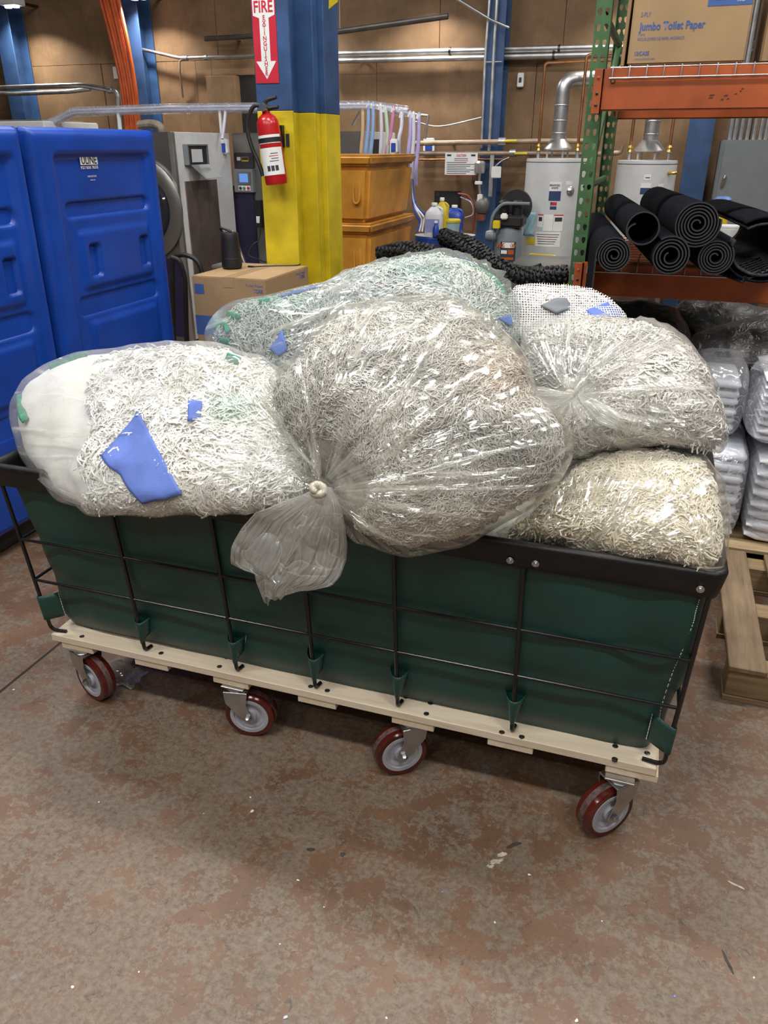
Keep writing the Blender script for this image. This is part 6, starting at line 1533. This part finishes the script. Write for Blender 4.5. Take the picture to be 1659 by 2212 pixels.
pm = MB().box(ccx - 0.13, ccx + 0.13, cvv - 0.10, cvv + 0.12, zt + 0.0, zt + 0.10).build('pump_body', BLACKRUB, cmp_, 0.02, 3)
for dx in (-0.06, 0.06):
    MB().lathe([(0.045, zt + 0.10), (0.05, zt + 0.12), (0.045, zt + 0.14), (0.05, zt + 0.16), (0.045, zt + 0.18), (0.05, zt + 0.20), (0.03, zt + 0.22)], (ccx + dx, cvv, 0), n=16).build('cylinder_head', BLACKRUB, pm)
MB().lathe([(0.14, 0.0), (0.145, 0.02), (0.14, 0.05)], (ccx + 0.02, cvv + 0.13, zt + 0.16), 'y', 28).build('flywheel_guard', BLACKRUB, cmp_)
MB().box(ccx - 0.12, ccx - 0.06, cvv - 0.16, cvv - 0.1, zt - 0.005, zt + 0.06).build('pressure_switch', YELLOW, cmp_, 0.005); MB().box(ccx - 0.06, ccx, cvv - 0.14, cvv - 0.1, zt + 0.07, zt + 0.12).build('gauge', PAPER, cmp_, 0.01)
zh = PV(1090, 440, cvv - cr_).z
MB().tube(arc_path([(cL - 0.03, cvv - cr_ * .6, zt - 0.06), (cL - 0.02, cvv - cr_ * .6, zh - 0.1), (cL + 0.06, cvv - cr_ * .6, zh), (cR + 0.05, cvv - cr_ * .6, zh)], 0.05, 5), 0.014, 10).build('handle_bar', TANKGREY, cmp_)
MB().lathe([(0.04, 0), (0.05, 0.03), (0.05, 0.07), (0.03, 0.09)], (cL - 0.06, cvv - 0.1, zt - 0.07), 'x', 16).build('intake_filter', TANKGREY, cmp_)

# ================================================================== VALVE CLUSTER ON THE COLUMN
vc = thing('valve_station', 'cluster of grey gas valves and gauges strapped to the blue wall column', 'valve', PV(1050, 470, 8.05))
vv = 8.06
MB().box(PV(1056, 380, vv).x, PV(1064, 380, vv).x, vv + .02, vv + 0.05, PV(1060, 425, vv).z, PV(1060, 335, vv).z).build('slotted_strut', GALV, vc)
MB().lathe([(0.05, 0), (0.055, 0.02), (0.055, 0.09), (0.035, 0.11)], PV(1036, 374, vv), n=18).build('regulator', ALU, vc)
MB().tube(spline([PV(1036, 372, vv), PV(1035, 400, vv), PV(1038, 430, vv), PV(1040, 445, vv)], 12), 0.016, 10).build('riser', STEEL, vc)
MB().lathe([(0.05, -0.06), (0.07, -0.03), (0.075, 0.03), (0.055, 0.07), (0.03, 0.09)], PV(1042, 446, vv), n=20).build('pump_housing', M('grey_casting', (0.16, 0.15, 0.14), 0.5, 0.4), vc)
MB().lathe([(0.04, -0.06), (0.045, 0.0)], PV(1040, 462, vv), n=16).build('drain_cup', M('rust_red', (0.20, 0.05, 0.03), 0.6), vc)
for (x, y, w_, h_) in ((1072, 372, .09, .10), (1037, 428, .05, .07), (1034, 395, .07, .03)):
    q = PV(x, y, vv - 0.03); MB().box(q.x - w_ / 2, q.x + w_ / 2, vv - 0.05, vv - 0.01, q.z - h_ / 2, q.z + h_ / 2).build('tag', PAPER, vc, 0.004)
MB().tube(spline([PV(1064, 365, vv), PV(1080, 350, vv), PV(1100, 340, vv)], 10), 0.006, 6).build('capillary', STEEL, vc)
pipe('cable', 'thin red hose curling from the black panel to the column foot', spline([PV(990, 418, 8.2), PV(1012, 424, 8.15), PV(1025, 450, 8.1), PV(1022, 490, 8.1), PV(1016, 520, 8.1), PV(1018, 560, 8.1)], 24), 0.010, M('red_hose', (0.22, 0.05, 0.03), 0.5), 'hose', 6, 0.01)
pipe('cable', 'thin white hose drooping from the black panel', spline([PV(995, 426, 8.25), PV(1018, 438, 8.2), PV(1022, 462, 8.2), PV(1005, 470, 8.25)], 18), 0.007, CLEARHOSE, 'hose', 6, 0.01)
bp_ = thing('junction_box', 'black square box on the wall behind the chemical jugs', 'box', PV(966, 470, 8.46))
a, b = PV(939, 412, 8.45), PV(992, 470, 8.45); MB().box(a.x, b.x, 8.44, 8.47, b.z, a.z).build('panel_sheet', M('matt_black', (0.006, 0.006, 0.007), 0.6), bp_, 0.003); MB().box(a.x + 0.02, a.x + 0.05, 8.436, 8.44, a.z - 0.05, a.z - 0.02).build('panel_latch', DARKSTEEL, bp_)

# ================================================================== DRUMS AND JUGS
dv = 7.0
def drum(px, y, v, r, label):
    c = PV(px, y, v); t = thing('chemical_drum', label, 'drum', (c.x, v, 0), 'blue drums with jugs on top')
    z = c.z
    MB().lathe([(r * 0.96, 0.0), (r, 0.03), (r, z * 0.33), (r * 1.02, z * 0.34), (r, z * 0.35), (r, z * 0.66), (r * 1.02, z * 0.67), (r, z * 0.68), (r, z - 0.03), (r * 1.01, z - 0.015), (r * 0.97, z - 0.004)], (c.x, v, 0), n=36).build('drum_wall', DRUMBLUE, t)
    MB().lathe([(r * 0.98, z - 0.004), (r * 0.98, z)], (c.x, v, 0), n=36).build('drum_lid', JUGWHITE, t)
    return c, z
d1, z1_ = drum(932, 507, dv, 0.15, 'blue chemical drum under the clear jug'); d2, z2_ = drum(990, 507, dv + 0.28, 0.16, 'blue chemical drum at right under the blue jug')
def jug(px, ybase_z, v, hgt, wd, mat, cap, label, labelmat=None):
    c = PV(px, 505, v); z = ybase_z; t = thing('chemical_jug', label, 'jug', (c.x, v, z), 'chemical jugs')
    P = []
    for (k, sx, sy) in ((0, .92, .92), (0.03, 1, 1), (0.62, 1, 1), (0.74, .86, .86), (0.86, .45, .45), (0.90, .28, .28), (0.94, .28, .28)):
        P.append([(c.x + wd / 2 * sx * math.copysign(abs(math.cos(a)) ** 0.55, math.cos(a)), v + wd / 2 * 0.75 * sy * math.copysign(abs(math.sin(a)) ** 0.55, math.sin(a)), z + hgt * k) for a in [2 * math.pi * i / 28 for i in range(28)]])
    me = grid_mesh('jug_body', np.array(P).transpose(1, 0, 2), True); link('jug_body', me, mat, t)
    MB().lathe([(wd * 0.17, 0), (wd * 0.17, hgt * 0.075), (wd * 0.15, hgt * 0.085)], (c.x, v, z + hgt * 0.925), n=16).build('cap', cap, t)
    MB().tube(spline([(c.x + wd * 0.17, v, z + hgt * 0.88), (c.x + wd * 0.42, v, z + hgt * 0.82), (c.x + wd * 0.47, v, z + hgt * 0.66)], 10), wd * 0.07, 8).build('jug_handle', mat, t)
    if labelmat: MB().box(c.x - wd * 0.4, c.x + wd * 0.4, v - wd * 0.385, v - wd * 0.372, z + hgt * 0.12, z + hgt * 0.52).build('label', labelmat, t)
jug(937, z1_, dv - 0.04, 0.265, 0.155, JUGWHITE, WHITE, 'clear jug of bluish cleaner on the blue drum', M('lilac_label', (0.25, 0.28, 0.55), 0.5))
jug(953, z1_, dv + 0.09, 0.30, 0.12, YELLOW, WHITE, 'yellow jug behind the clear jug', None)
jug(980, z2_, dv + 0.28, 0.25, 0.16, JUGBLUE, WHITE, 'blue jug with white label at right of the drums', PAPER)
jug(963, z2_, dv + 0.42, 0.24, 0.14, JUGBLUE, WHITE, 'dark blue jug between the yellow and blue jugs', None)
c = PV(941, 505, dv - 0.13); t = thing('small_bottle', 'small dark blue bottle in front of the clear jug', 'bottle', (c.x, dv - 0.13, z1_))
MB().lathe([(0.026, 0), (0.028, 0.01), (0.026, 0.07), (0.014, 0.09), (0.013, 0.11)], (c.x, dv - 0.13, z1_), n=16).build('bottle_body', JUGBLUE, t); MB().lathe([(0.015, 0.11), (0.015, 0.128)], (c.x, dv - 0.13, z1_), n=12).build('cap', WHITE, t)
c = PV(973, 500, dv + 0.14); t = thing('chemical_pail', 'small pail with a yellow lid between the jugs', 'pail', (c.x, dv + 0.14, z2_))
MB().lathe([(0.072, 0), (0.085, 0.12)], (c.x, dv + 0.14, z2_), n=24).build('pail_body', M('teal_pail', (0.30, 0.45, 0.48), 0.5), t); MB().lathe([(0.09, 0.12), (0.09, 0.138), (0.08, 0.145)], (c.x, dv + 0.14, z2_), n=24).build('lid', YELLOW, t)
t = thing('tubing_coil', 'tangle of blue and white dosing tubes beside the clear jug', 'tubing', PV(912, 500, dv - 0.05))
for k in range(4):
    MB().tube(spline([PV(900 + k * 6, 500, dv - 0.05), PV(906 + k * 5, 480 - k * 3, dv), PV(899 + k * 7, 465, dv), PV(892 + k * 2, 440, dv + 0.1), PV(892, 400 - k * 5, dv + 0.2), PV(895, 330, dv + 0.3)], 20), 0.008, 6).build('tube', (JUGBLUE, CLEARHOSE, WHITE, JUGBLUE)[k], t)

# ================================================================== ORANGE TUBS
def orange_tub(z0, z1, label, rim):
    u1, v0, v1 = -1.96, 5.5, 6.59; u0 = u1 - 0.78
    t = thing('orange_tub', label, 'tub', ((u0 + u1) / 2, (v0 + v1) / 2, z0), 'stacked orange tubs')
    zm = z1 - 0.07
    # tapered wall
    def ring(z, g): return [(u0 + g, v0 + g, z), (u1 - g, v0 + g, z), (u1 - g, v1 - g, z), (u0 + g, v1 - g, z)]
    m = MB(); m.add(ring(z0, 0.05) + ring(zm, 0.012), [(0, 3, 2, 1), (4, 5, 6, 7)] + [(i, (i + 1) % 4, 4 + (i + 1) % 4, 4 + i) for i in range(4)])
    m.build('tub_wall', ORANGETUB, t, 0.03, 4)
    m = MB(); m.add(ring(zm - 0.0, 0.006) + ring(z1, -0.012), [(0, 3, 2, 1), (4, 5, 6, 7)] + [(i, (i + 1) % 4, 4 + (i + 1) % 4, 4 + i) for i in range(4)])
    m.build('tub_rim', ORANGETUB, t, 0.018, 3)
    c = PU(850, (470 if z0 < 0.7 else 0) or 470, u1); 
    q = PV(768, 520, v0); MB().tube(spline([(q.x - 0.02, v0 + 0.03, (z0 + z1) / 2 + 0.08), (q.x - 0.02, v0 + 0.022, (z0 + z1) / 2 - 0.06), (q.x, v0 + 0.02, (z0 + z1) / 2 - 0.09), (q.x + 0.025, v0 + 0.022, (z0 + z1) / 2 - 0.06), (q.x + 0.025, v0 + 0.03, (z0 + z1) / 2 + 0.08)], 16), 0.008, 6).build('grip_recess', ORANGETUB, t)
    return t
orange_tub(1.10, 1.546, 'upper orange plastic tub of the stack behind the yellow column', True)
orange_tub(0.62, 1.098, 'middle orange plastic tub of the stack behind the yellow column', True)
orange_tub(0.14, 0.618, 'lowest orange plastic tub of the stack, mostly hidden', True)
dl = thing('dolly', 'low dark dolly under the stacked orange tubs', 'dolly', (-2.35, 6.05, 0))
MB().box(-2.7, -2.0, 5.55, 6.55, 0.08, 0.138).build('dolly_deck', BLACKRUB, dl, 0.01)
for du in (-2.62, -2.08):
    for dv_ in (5.65, 6.45): MB().lathe([(0.04, -0.015), (0.04, 0.015)], (du, dv_, 0.04), 'x', 16).build('wheel', BLACKRUB, dl)

# ================================================================== BLACK RUBBER MATTING HEAP
def tread_roll(pts, r, label, lug=0.016, nlong=120, na=40, squash=0.8):
    sp_ = spline(pts, nlong); n = len(sp_); P = np.zeros((na, n, 3)); t = thing('rubber_matting', label, 'rubber mat', (sp_[0].x, sp_[0].y, min(p.z for p in sp_) - r), 'black treaded rubber matting')
    for i, p in enumerate(sp_):
        d = (sp_[min(i + 1, n - 1)] - sp_[max(0, i - 1)]).normalized(); x = d.cross(Vector((0, 0, 1))).normalized(); y = x.cross(d)
        for j in range(na):
            a = 2 * math.pi * j / na; blk = 1.0 if (math.sin(i * 0.9 + 2 * math.sin(a * 3)) > -0.35 and math.sin(a * 8 + (i // 7) * 1.6) > -0.55) else 0.0
            rr = r * (1 + 0.10 * math.sin(a * 2 + i * 0.05)) - lug * (1 - blk)
            q = p + x * rr * math.cos(a) + y * rr * squash * math.sin(a); P[j, i] = q
    link('tread_sheet', grid_mesh('tread_sheet', P, True, False), BLACKRUB, t)
    for i, s in ((0, -1), (n - 1, 1)):
        d = (sp_[1] - sp_[0]).normalized() if i == 0 else (sp_[-1] - sp_[-2]).normalized()
        MB().cyl(sp_[i] - d * 0.004, sp_[i] + d * 0.002, r * 0.78, n=20).build('roll_end', CARPET, t)
mv = 5.0
tread_roll([PV(820, 552, mv), PV(870, 540, mv), PV(920, 548, mv), PV(985, 560, mv + 0.1)], 0.075, 'rolled black treaded rubber mat at the left of the heap')
tread_roll([PV(960, 512, mv + 0.1), PV(1000, 525, mv), PV(1040, 552, mv - 0.05), PV(1075, 580, mv - 0.1)], 0.072, 'rolled black treaded rubber mat crossing the middle of the heap')
tread_roll([PV(1050, 560, mv - 0.2), PV(1110, 590, mv - 0.2), PV(1160, 598, mv - 0.15), PV(1225, 592, mv - 0.1)], 0.07, 'rolled black treaded rubber mat at the right of the heap')
hp = thing('mat_table', 'low dark table hidden under the heap of rubber matting', 'table', (-1.2, 5.0, 0))
zt_ = PV(1000, 640, mv).z
MB().box(-1.95, -0.45, 4.75, 5.5, zt_ - 0.04, zt_).build('table_top', BLACKRUB, hp, 0.006)
for du in (-1.9, -0.5):
    for dv_ in (4.8, 5.45): MB().box(du - 0.02, du + 0.02, dv_ - 0.02, dv_ + 0.02, 0, zt_ - 0.04).build('leg', DARKSTEEL, hp)
for k in range(4):
    q = [PV(830 + k * 100, 600, mv + 0.15), PV(930 + k * 80, 592, mv + 0.15)]
    tread_roll([q[0], q[0].lerp(q[1], .5), q[1]], 0.085, ['leftmost', 'second', 'third', 'rightmost'][k] + ' flattened rubber mat under the treaded rolls', 0.012, 60, 28)

# ================================================================== GREY CABINET, YELLOW POST
kb = thing('electrical_cabinet', 'tall grey steel electrical cabinet at the right picture edge', 'cabinet', PV(1600, 500, 8.0))
a, b = PV(1562, 302, 7.95), PV(1700, 306, 7.95); ku0, ku1, kz1 = a.x, b.x, a.z
MB().box(ku0, ku1, 7.95, 8.4, 0.3, kz1).build('cabinet_body', CABGREY, kb, 0.006)
dr = MB().box(ku0 + 0.02, ku1 - 0.02, 7.93, 7.949, 0.33, kz1 - 0.03).build('cabinet_door', CABGREY, kb, 0.004)
q = PV(1562, 385, 7.92); MB().tube([(q.x, 7.915, q.z - 0.07), (q.x + 0.01, 7.9, q.z), (q.x + 0.015, 7.915, q.z + 0.02)], 0.013, 8).build('door_handle', STEEL, dr)
MB().box(ku0, ku1, 8.0, 8.35, 0, 0.298).build('plinth', CABGREY, kb)
for k, x in enumerate((1575, 1585, 1598, 1612, 1626, 1640, 1652)):
    q = PV(x, 304, 8.15); pipe('conduit', ['first', 'second', 'third', 'fourth', 'fifth', 'sixth', 'seventh'][k] + ' conduit from the left rising out of the grey cabinet', [(q.x, 8.15, kz1 - 0.002), (q.x - 0.01, 8.15, CEIL_Z + 0.4)], 0.020, GALV, n=8, group='conduits above the grey cabinet')
yp = thing('marker_post', 'yellow post with a blue cap between rolled mats and cabinet', 'post', PV(1560, 500, 7.3))
q0, q1 = PV(1547, 436, 7.3), PV(1575, 436, 7.3); qc = (q0.x + q1.x) / 2
MB().box(qc - 0.06, qc + 0.06, 7.24, 7.36, 0, q0.z).build('post_body', YELLOW, yp, 0.01); MB().lathe([(0.07, q0.z), (0.07, q0.z + 0.02), (0.05, q0.z + 0.04)], (qc, 7.3, 0), n=20).build('cap', M('blue_cap', (0.10, 0.2, 0.5), .5), yp)
tubx = PV(1575, 490, 7.0); wc = thing('white_tub', 'white plastic tub peeking over the rolled mats', 'tub', (tubx.x, 7.0, 0.5))
MB().lathe([(0.075, 0.5), (0.09, tubx.z - 0.03), (0.095, tubx.z - 0.02), (0.095, tubx.z)], (tubx.x, 7.0, 0), n=24).build('tub_body', WHITE, wc); MB().lathe([(0.098, tubx.z), (0.098, tubx.z + 0.012)], (tubx.x, 7.0, 0), n=24).build('lid', WHITE, wc)
ws = thing('work_shelf', 'low dark shelf behind the rack carrying the white tub', 'shelf', (tubx.x, 7.0, 0))
MB().box(tubx.x - 0.3, tubx.x + 0.3, 6.8, 7.18, 0.46, 0.498).build('shelf_top', DARKPANEL, ws, 0.004)
for dx in (-0.27, 0.27): MB().box(tubx.x + dx - 0.02, tubx.x + dx + 0.02, 6.85, 7.15, 0, 0.46).build('leg', DARKPANEL, ws)

# ================================================================== WASHING MACHINES
MV0, MU = 6.0, -3.862; MZ = 1.706
m1 = thing('washer_extractor', 'industrial washer with a round door and a white side panel', 'washing machine', (MU - 0.6, MV0 + 0.5, 0), 'industrial washers')
mv1 = PU(490, 290, MU).y
MB().box(MU - 1.15, MU, MV0, mv1, 0, MZ).build('cabinet', STAIN, m1, 0.01)
q = PV(372, 440, MV0); dc = (q.x - 0.30, MV0, q.z - 0.05)
MB().lathe([(0.30, 0), (0.40, -0.005), (0.41, -0.03), (0.37, -0.05), (0.30, -0.045), (0.28, -0.02)], dc, 'y', 48, True).build('door_ring', STAIN, m1)
MB().lathe([(0.30, -0.005), (0.26, -0.05), (0.10, -0.075), (0.01, -0.08)], dc, 'y', 40).build('door_glass', M('door_glass_dark', (0.02, 0.022, 0.03), 0.1), m1)
MB().box(MU - 1.1, MU - 0.03, MV0 - 0.006, MV0, 0.05, 0.72).build('lower_front', NAVY, m1)
side = MB().box(MU, MU + 0.02, MV0 + 0.005, mv1, 0.02, MZ + 0.002).build('side_panel', WHITE, m1, 0.004)
def su_(x, y): p = PU(x, y, MU + 0.02); return p.y, p.z
(ya0, za0), (ya1, za1) = su_(396, 315), su_(440, 355)
MB().box(MU + 0.02, MU + 0.06, ya0, ya1, za1, za0).build('dispenser_box', INKDARK, side, 0.004); MB().box(MU + 0.06, MU + 0.064, ya0 + 0.05, ya1 - 0.08, za1 + 0.02, za1 + 0.12).build('dispenser_tray', WHITE, side)
for (y_, w_) in ((ya0 - 0.015, 0.015), (ya1, 0.015)): MB().box(MU + 0.02, MU + 0.068, y_, y_ + w_, za1, za0 + 0.012).build('dispenser_frame', CABGREY, side)
MB().box(MU + 0.02, MU + 0.068, ya0, ya1, za0, za0 + 0.012).build('dispenser_frame', CABGREY, side)
(yb0, zb0), (yb1, zb1) = su_(408, 355), su_(452, 388)
MB().prism([(MU + 0.06, ya0 + 0.02, za1), (MU + 0.06, ya1, za1), (MU + 0.19, ya1, zb1 + 0.02), (MU + 0.19, ya0 + 0.02, zb1 + 0.02)], (0.006, 0, 0.002)).build('dispenser_flap', CABGREY, side)
(yc0, zc0), (yc1, zc1) = su_(398, 392), su_(482, 575)
yc1 = min(yc1, mv1 - 0.12)
for k in range(3):
    w3 = (yc1 - yc0) / 3; MB().box(MU + 0.02, MU + 0.032, yc0 + k * w3 + 0.002, yc0 + (k + 1) * w3 - 0.002, zc1, zc0).build('access_panel', BROWNPANEL, side)
MB().box(MU - 0.01, MU + 0.03, MV0 - 0.012, MV0 + 0.03, 0.02, MZ).build('corner_post', ALU, m1, 0.003)
c_ = su_(485, 315); controller((474, 300), (497, 332), PU(485, 315, MU + 0.03).y + 0.02, 'white and blue dosing controller on the washer side panel')
# second machine: dark control column
v2 = 7.0
m2 = thing('washer_extractor', 'dark washer with a touch screen control column beside the yellow column', 'washing machine', PV(530, 560, v2), 'industrial washers')
a, b = PV(500, 287, v2), PV(575, 288, v2)
MB().box(a.x, b.x + 0.08, v2, v2 + 0.9, 0, a.z).build('cabinet', STAIN, m2, 0.008)
def fp(x, y, o=0.0): return PV(x, y, v2 - o)
def frect(nm, x0, y0, x1, y1, mat, o0, o1, parent=m2, bev=0.003):
    p, q = fp(x0, y0, o1), fp(x1, y1, o1); return MB().box(p.x, q.x, v2 - o1, v2 - o0, q.z, p.z).build(nm, mat, parent, bev)
frect('lower_column', 504, 415, 560, 605, NAVY, 0.0, 0.02)
ct = frect('control_panel', 503, 365, 548, 416, CABGREY, 0.0, 0.05); frect('upper_panel', 505, 330, 548, 364, DARKPANEL, 0.0, 0.02)
frect('screen_bezel', 511, 371, 542, 399, STAIN, 0.05, 0.056, ct); frect('screen', 516, 375, 536, 394, LCD, 0.056, 0.058, ct)
frect('button_plate', 515, 401, 541, 412, WHITE, 0.05, 0.053, ct)
for x, m_ in ((520, INKDARK), (528, GREEN), (537, SIGNRED)):
    q = fp(x, 406, 0.053); MB().lathe([(0.013, 0), (0.013, -0.012), (0.008, -0.016)], (q.x, v2 - 0.053, q.z), 'y', 14).build('push_button', m_, ct)
frect('rating_label', 511, 339, 520, 347, PAPER, 0.02, 0.022); frect('warning_label', 521, 339, 537, 349, YELLOW, 0.02, 0.022); frect('warning_label', 522, 340, 536, 346, INKDARK, 0.022, 0.023)
frect('wall_phone_box', 548, 433, 566, 492, BLACKRUB, 0.0, 0.09); frect('socket', 553, 467, 562, 482, WHITE, 0.09, 0.092)
# third machine seen over the orange tubs
v3 = 6.9
m3 = thing('washer_extractor', 'grey washer top showing above the orange tubs', 'washing machine', PV(800, 330, v3), 'industrial washers')
a, b = PV(660, 284, v3), PV(779, 285, v3)
MB().box(a.x, b.x, v3, v3 + 0.9, 0, a.z).build('cabinet', STAIN, m3, 0.008)
b3_ = PU(860, 291, b.x + 0.001); MB().box(b.x, b.x + 0.02, v3 + 0.01, v3 + 0.9, 0.1, a.z).build('side_panel', WHITE, m3, 0.004)
MB().box(b.x + 0.02, b.x + 0.03, v3 + 0.18, v3 + 0.42, a.z - 0.26, a.z - 0.06).build('dispenser_box', INKDARK, m3)
m4 = thing('washer_extractor', 'pale machine top peeking over the blue bulk trucks', 'washing machine', PV(60, 290, 6.6), 'industrial washers')
a, b = PV(-10, 262, 6.6), PV(95, 268, 6.6); MB().box(a.x - 0.6, b.x, 6.6, 7.4, 0, a.z).build('cabinet', WHITE, m4, 0.01); MB().box(a.x - 0.5, b.x - 0.1, 6.7, 7.3, a.z, a.z + 0.015).build('top_plate', ALU, m4, 0.004)
# tube tray with clear film, supports and drop hoses
tv = 6.75
trp = [PV(95, 275, tv), PV(158, 245, tv), PV(360, 238, tv), PV(560, 236, tv), PV(640, 234, tv), PV(795, 232, tv + 0.15), PV(880, 244, tv + 0.2)]
tray = thing('tube_tray', 'long clear plastic wrapped tray of dosing tubes above the washers', 'tube tray', trp[0])
for k in range(4):
    MB().tube(arc_path([p + Vector((0, 0.03 * (k % 2), 0.022 * (k // 2))) for p in trp], 0.05, 4), 0.013, 8).build('dosing_tube', (CLEARHOSE, WHITE, CLEARHOSE, GALV)[k], tray)
FT = FILM_TAIL
sp_ = arc_path([p + Vector((0, 0.015, 0.012)) for p in trp], 0.05, 4); o = MB().tube(sp_, 0.042, 12).build('plastic_wrap', FILM_LIN, tray)
me = o.data; at = me.attributes.new('pleat', 'FLOAT_VECTOR', 'POINT'); co = np.empty(len(me.vertices) * 3, 'f'); me.vertices.foreach_get('co', co); at.data.foreach_set('vector', (co * 2).astype('f'))
for (x, y) in ((255, 242), (475, 238)):
    q = PV(x, y, tv); MB().box(q.x - 0.012, q.x + 0.012, tv - 0.01, tv + 0.01, 1.708, q.z).build('support_strut', WHITE, tray)
MB().tube(spline([PV(487, 240, tv), PV(484, 270, tv - 0.05), PV(480, 300, tv - 0.1)], 10), 0.014, 8).build('drop_hose', CLEARHOSE, tray)
hcols = [('pinkish', M('hose_pink', (0.55, 0.22, 0.38), 0.3)), ('pale blue', M('hose_blue', (0.28, 0.42, 0.70), 0.3)), ('white', CLEARHOSE), ('greenish', M('hose_green', (0.45, 0.62, 0.52), 0.3)), ('lilac', M('hose_lilac', (0.42, 0.38, 0.66), 0.3)), ('amber', M('hose_amber', (0.60, 0.42, 0.25), 0.3))]
drops = [(783, 228, 780, 330, 5), (796, 228, 790, 330, 1), (806, 230, 801, 330, 1), (822, 233, 822, 330, 2), (832, 238, 838, 330, 3), (850, 238, 835, 330, 0), (868, 250, 862, 300, 2), (886, 248, 882, 330, 4), (893, 250, 890, 345, 2), (905, 252, 899, 360, 4)]
for k, (x0, y0, x1, y1, ci) in enumerate(drops):
    hs = thing('dosing_hose', f'{hcols[ci][0]} dosing hose dropping behind the orange tubs, ' + ['first', 'second', 'third', 'fourth', 'fifth', 'sixth', 'seventh', 'eighth', 'ninth', 'tenth'][k] + ' from the left', 'hose', PV(x1, y1, tv + 0.2), 'dosing hoses behind the orange tubs')
    MB().tube(spline([PV(x0 - 3, y0 + 4, tv + 0.16), PV(x0, y0 - 4, tv + 0.15), PV((x0 + x1) / 2 + 2, (y0 + y1) / 2, tv + 0.13), PV(x1, y1, tv + 0.12), PV(x1, y1 + 40, tv + 0.16)], 20), 0.016, 8).build('hose_run', hcols[ci][1], hs)
    MB().cyl(PV(x0, y0 - 5, tv + 0.15), PV(x0 - 2, y0 + 5, tv + 0.15), 0.02, n=8).build('hose_clip', WHITE, hs)
sf = thing('tray_stand', 'white angle stand holding up the tube tray end', 'stand', PV(790, 300, tv + .3))
for (x0, y0, x1, y1) in ((762, 272, 782, 232), (782, 222, 780, 330), (925, 250, 918, 300), (886, 246, 925, 250)):
    MB().tube([PV(x0, y0, tv + 0.3), PV(x1, y1, tv + 0.3)], 0.012, 6).build('angle_bar', ALU, sf)
pipe('pipe', 'lagged pipe stub on top of the washer by the blue truck', spline([PV(300, 270, 6.5), PV(325, 267, 6.5), PV(345, 273, 6.5), PV(352, 290, 6.5)], 14), 0.035, M('dirty_lagging', (0.25, 0.21, 0.17), 0.8, 0.2, 0.3, 14), 'pipe', 10, 0.01)

# ================================================================== BLACK TUBE FRAME (HAND TRUCK) AND STOOL
ht = thing('hand_truck', 'black tubular hand truck frame between blue truck and carton', 'hand truck', PV(405, 700, 4.3))
hv = 4.6
P0 = arc_path([PV(376, 760, hv), PV(372, 553, hv), PV(400, 549, hv), PV(428, 562, hv), PV(440, 600, hv), PV(440, 760, hv)], 0.07, 6)
MB().tube(P0, 0.016, 10).build('frame_tube', BLACKRUB, ht)
P1 = arc_path([PV(370, 556, hv - 0.12), PV(388, 562, hv - 0.12), PV(400, 600, hv - 0.12), PV(404, 760, hv - 0.12)], 0.05, 6)
MB().tube(P1, 0.016, 10).build('frame_tube', BLACKRUB, ht)
MB().tube([PV(376, 740, hv), PV(440, 742, hv)], 0.012, 8).build('cross_bar', BLACKRUB, ht)
zf = PV(408, 760, hv).z
for x in (376, 440):
    q = PV(x, 755, hv); MB().tube([q, Vector((q.x, hv - 0.05, 0.06))], 0.016, 8).build('leg_tube', BLACKRUB, ht); MB().lathe([(0.10, -0.02), (0.11, 0), (0.10, 0.02)], (q.x, hv + 0.02, 0.11), 'x', 24).build('wheel', BLACKRUB, ht)
MB().box(PV(376, 755, hv).x, PV(440, 755, hv).x, hv - 0.25, hv - 0.02, 0.02, 0.03).build('toe_plate', DARKSTEEL, ht)
stl = thing('step_stool', 'small grey metal step stool in front of the washer', 'stool', PV(468, 590, 5.4))
q0, q1 = PV(456, 572, 5.4), PV(490, 574, 5.4)
MB().box(q0.x, q1.x + 0.05, 5.4, 5.6, q0.z - 0.03, q0.z).build('step', ALU, stl, 0.006)
tp = PV(478, 500, 5.55)
for dx in (0.02, 0.2):
    MB().tube([(tp.x + dx * 0.3, 5.62, tp.z), (q0.x + dx, 5.58, q0.z - 0.02), (q0.x + dx - 0.03, 5.5, 0.0)], 0.012, 8).build('rail', ALU, stl)
    MB().tube([(q0.x + dx, 5.42, q0.z - 0.03), (q0.x + dx, 5.38, 0.0)], 0.012, 8).build('front_leg', ALU, stl)

# ================================================================== SCRAP OF FILM UNDER THE CART
c = PZ(266, 1455, 0.02)
t = thing('plastic_scrap', 'crumpled scrap of clear plastic on the floor under the cart', 'scrap', (c.x, c.y, 0))
n = 26; P = np.zeros((n, n, 3)); s1 = SNoise(77, 60.0); s2 = SNoise(78, 120.0)
for i in range(n):
    for j in range(n):
        x, y = (i / (n - 1) - 0.5) * 0.13, (j / (n - 1) - 0.5) * 0.10
        p = np.array([[x, y, 0.1]]); P[i, j] = (c.x + x + 0.008 * s2(p)[0], c.y + y, 0.004 + 0.022 * abs(s1(p)[0]) * (1 - (2 * x / .13) ** 2 * 0.6))
me = grid_mesh('crumpled_film', P); at = me.attributes.new('pleat', 'FLOAT_VECTOR', 'POINT'); at.data.foreach_set('vector', (P * 5).astype('f').ravel())
link('crumpled_film', me, FILM_TAIL, t)
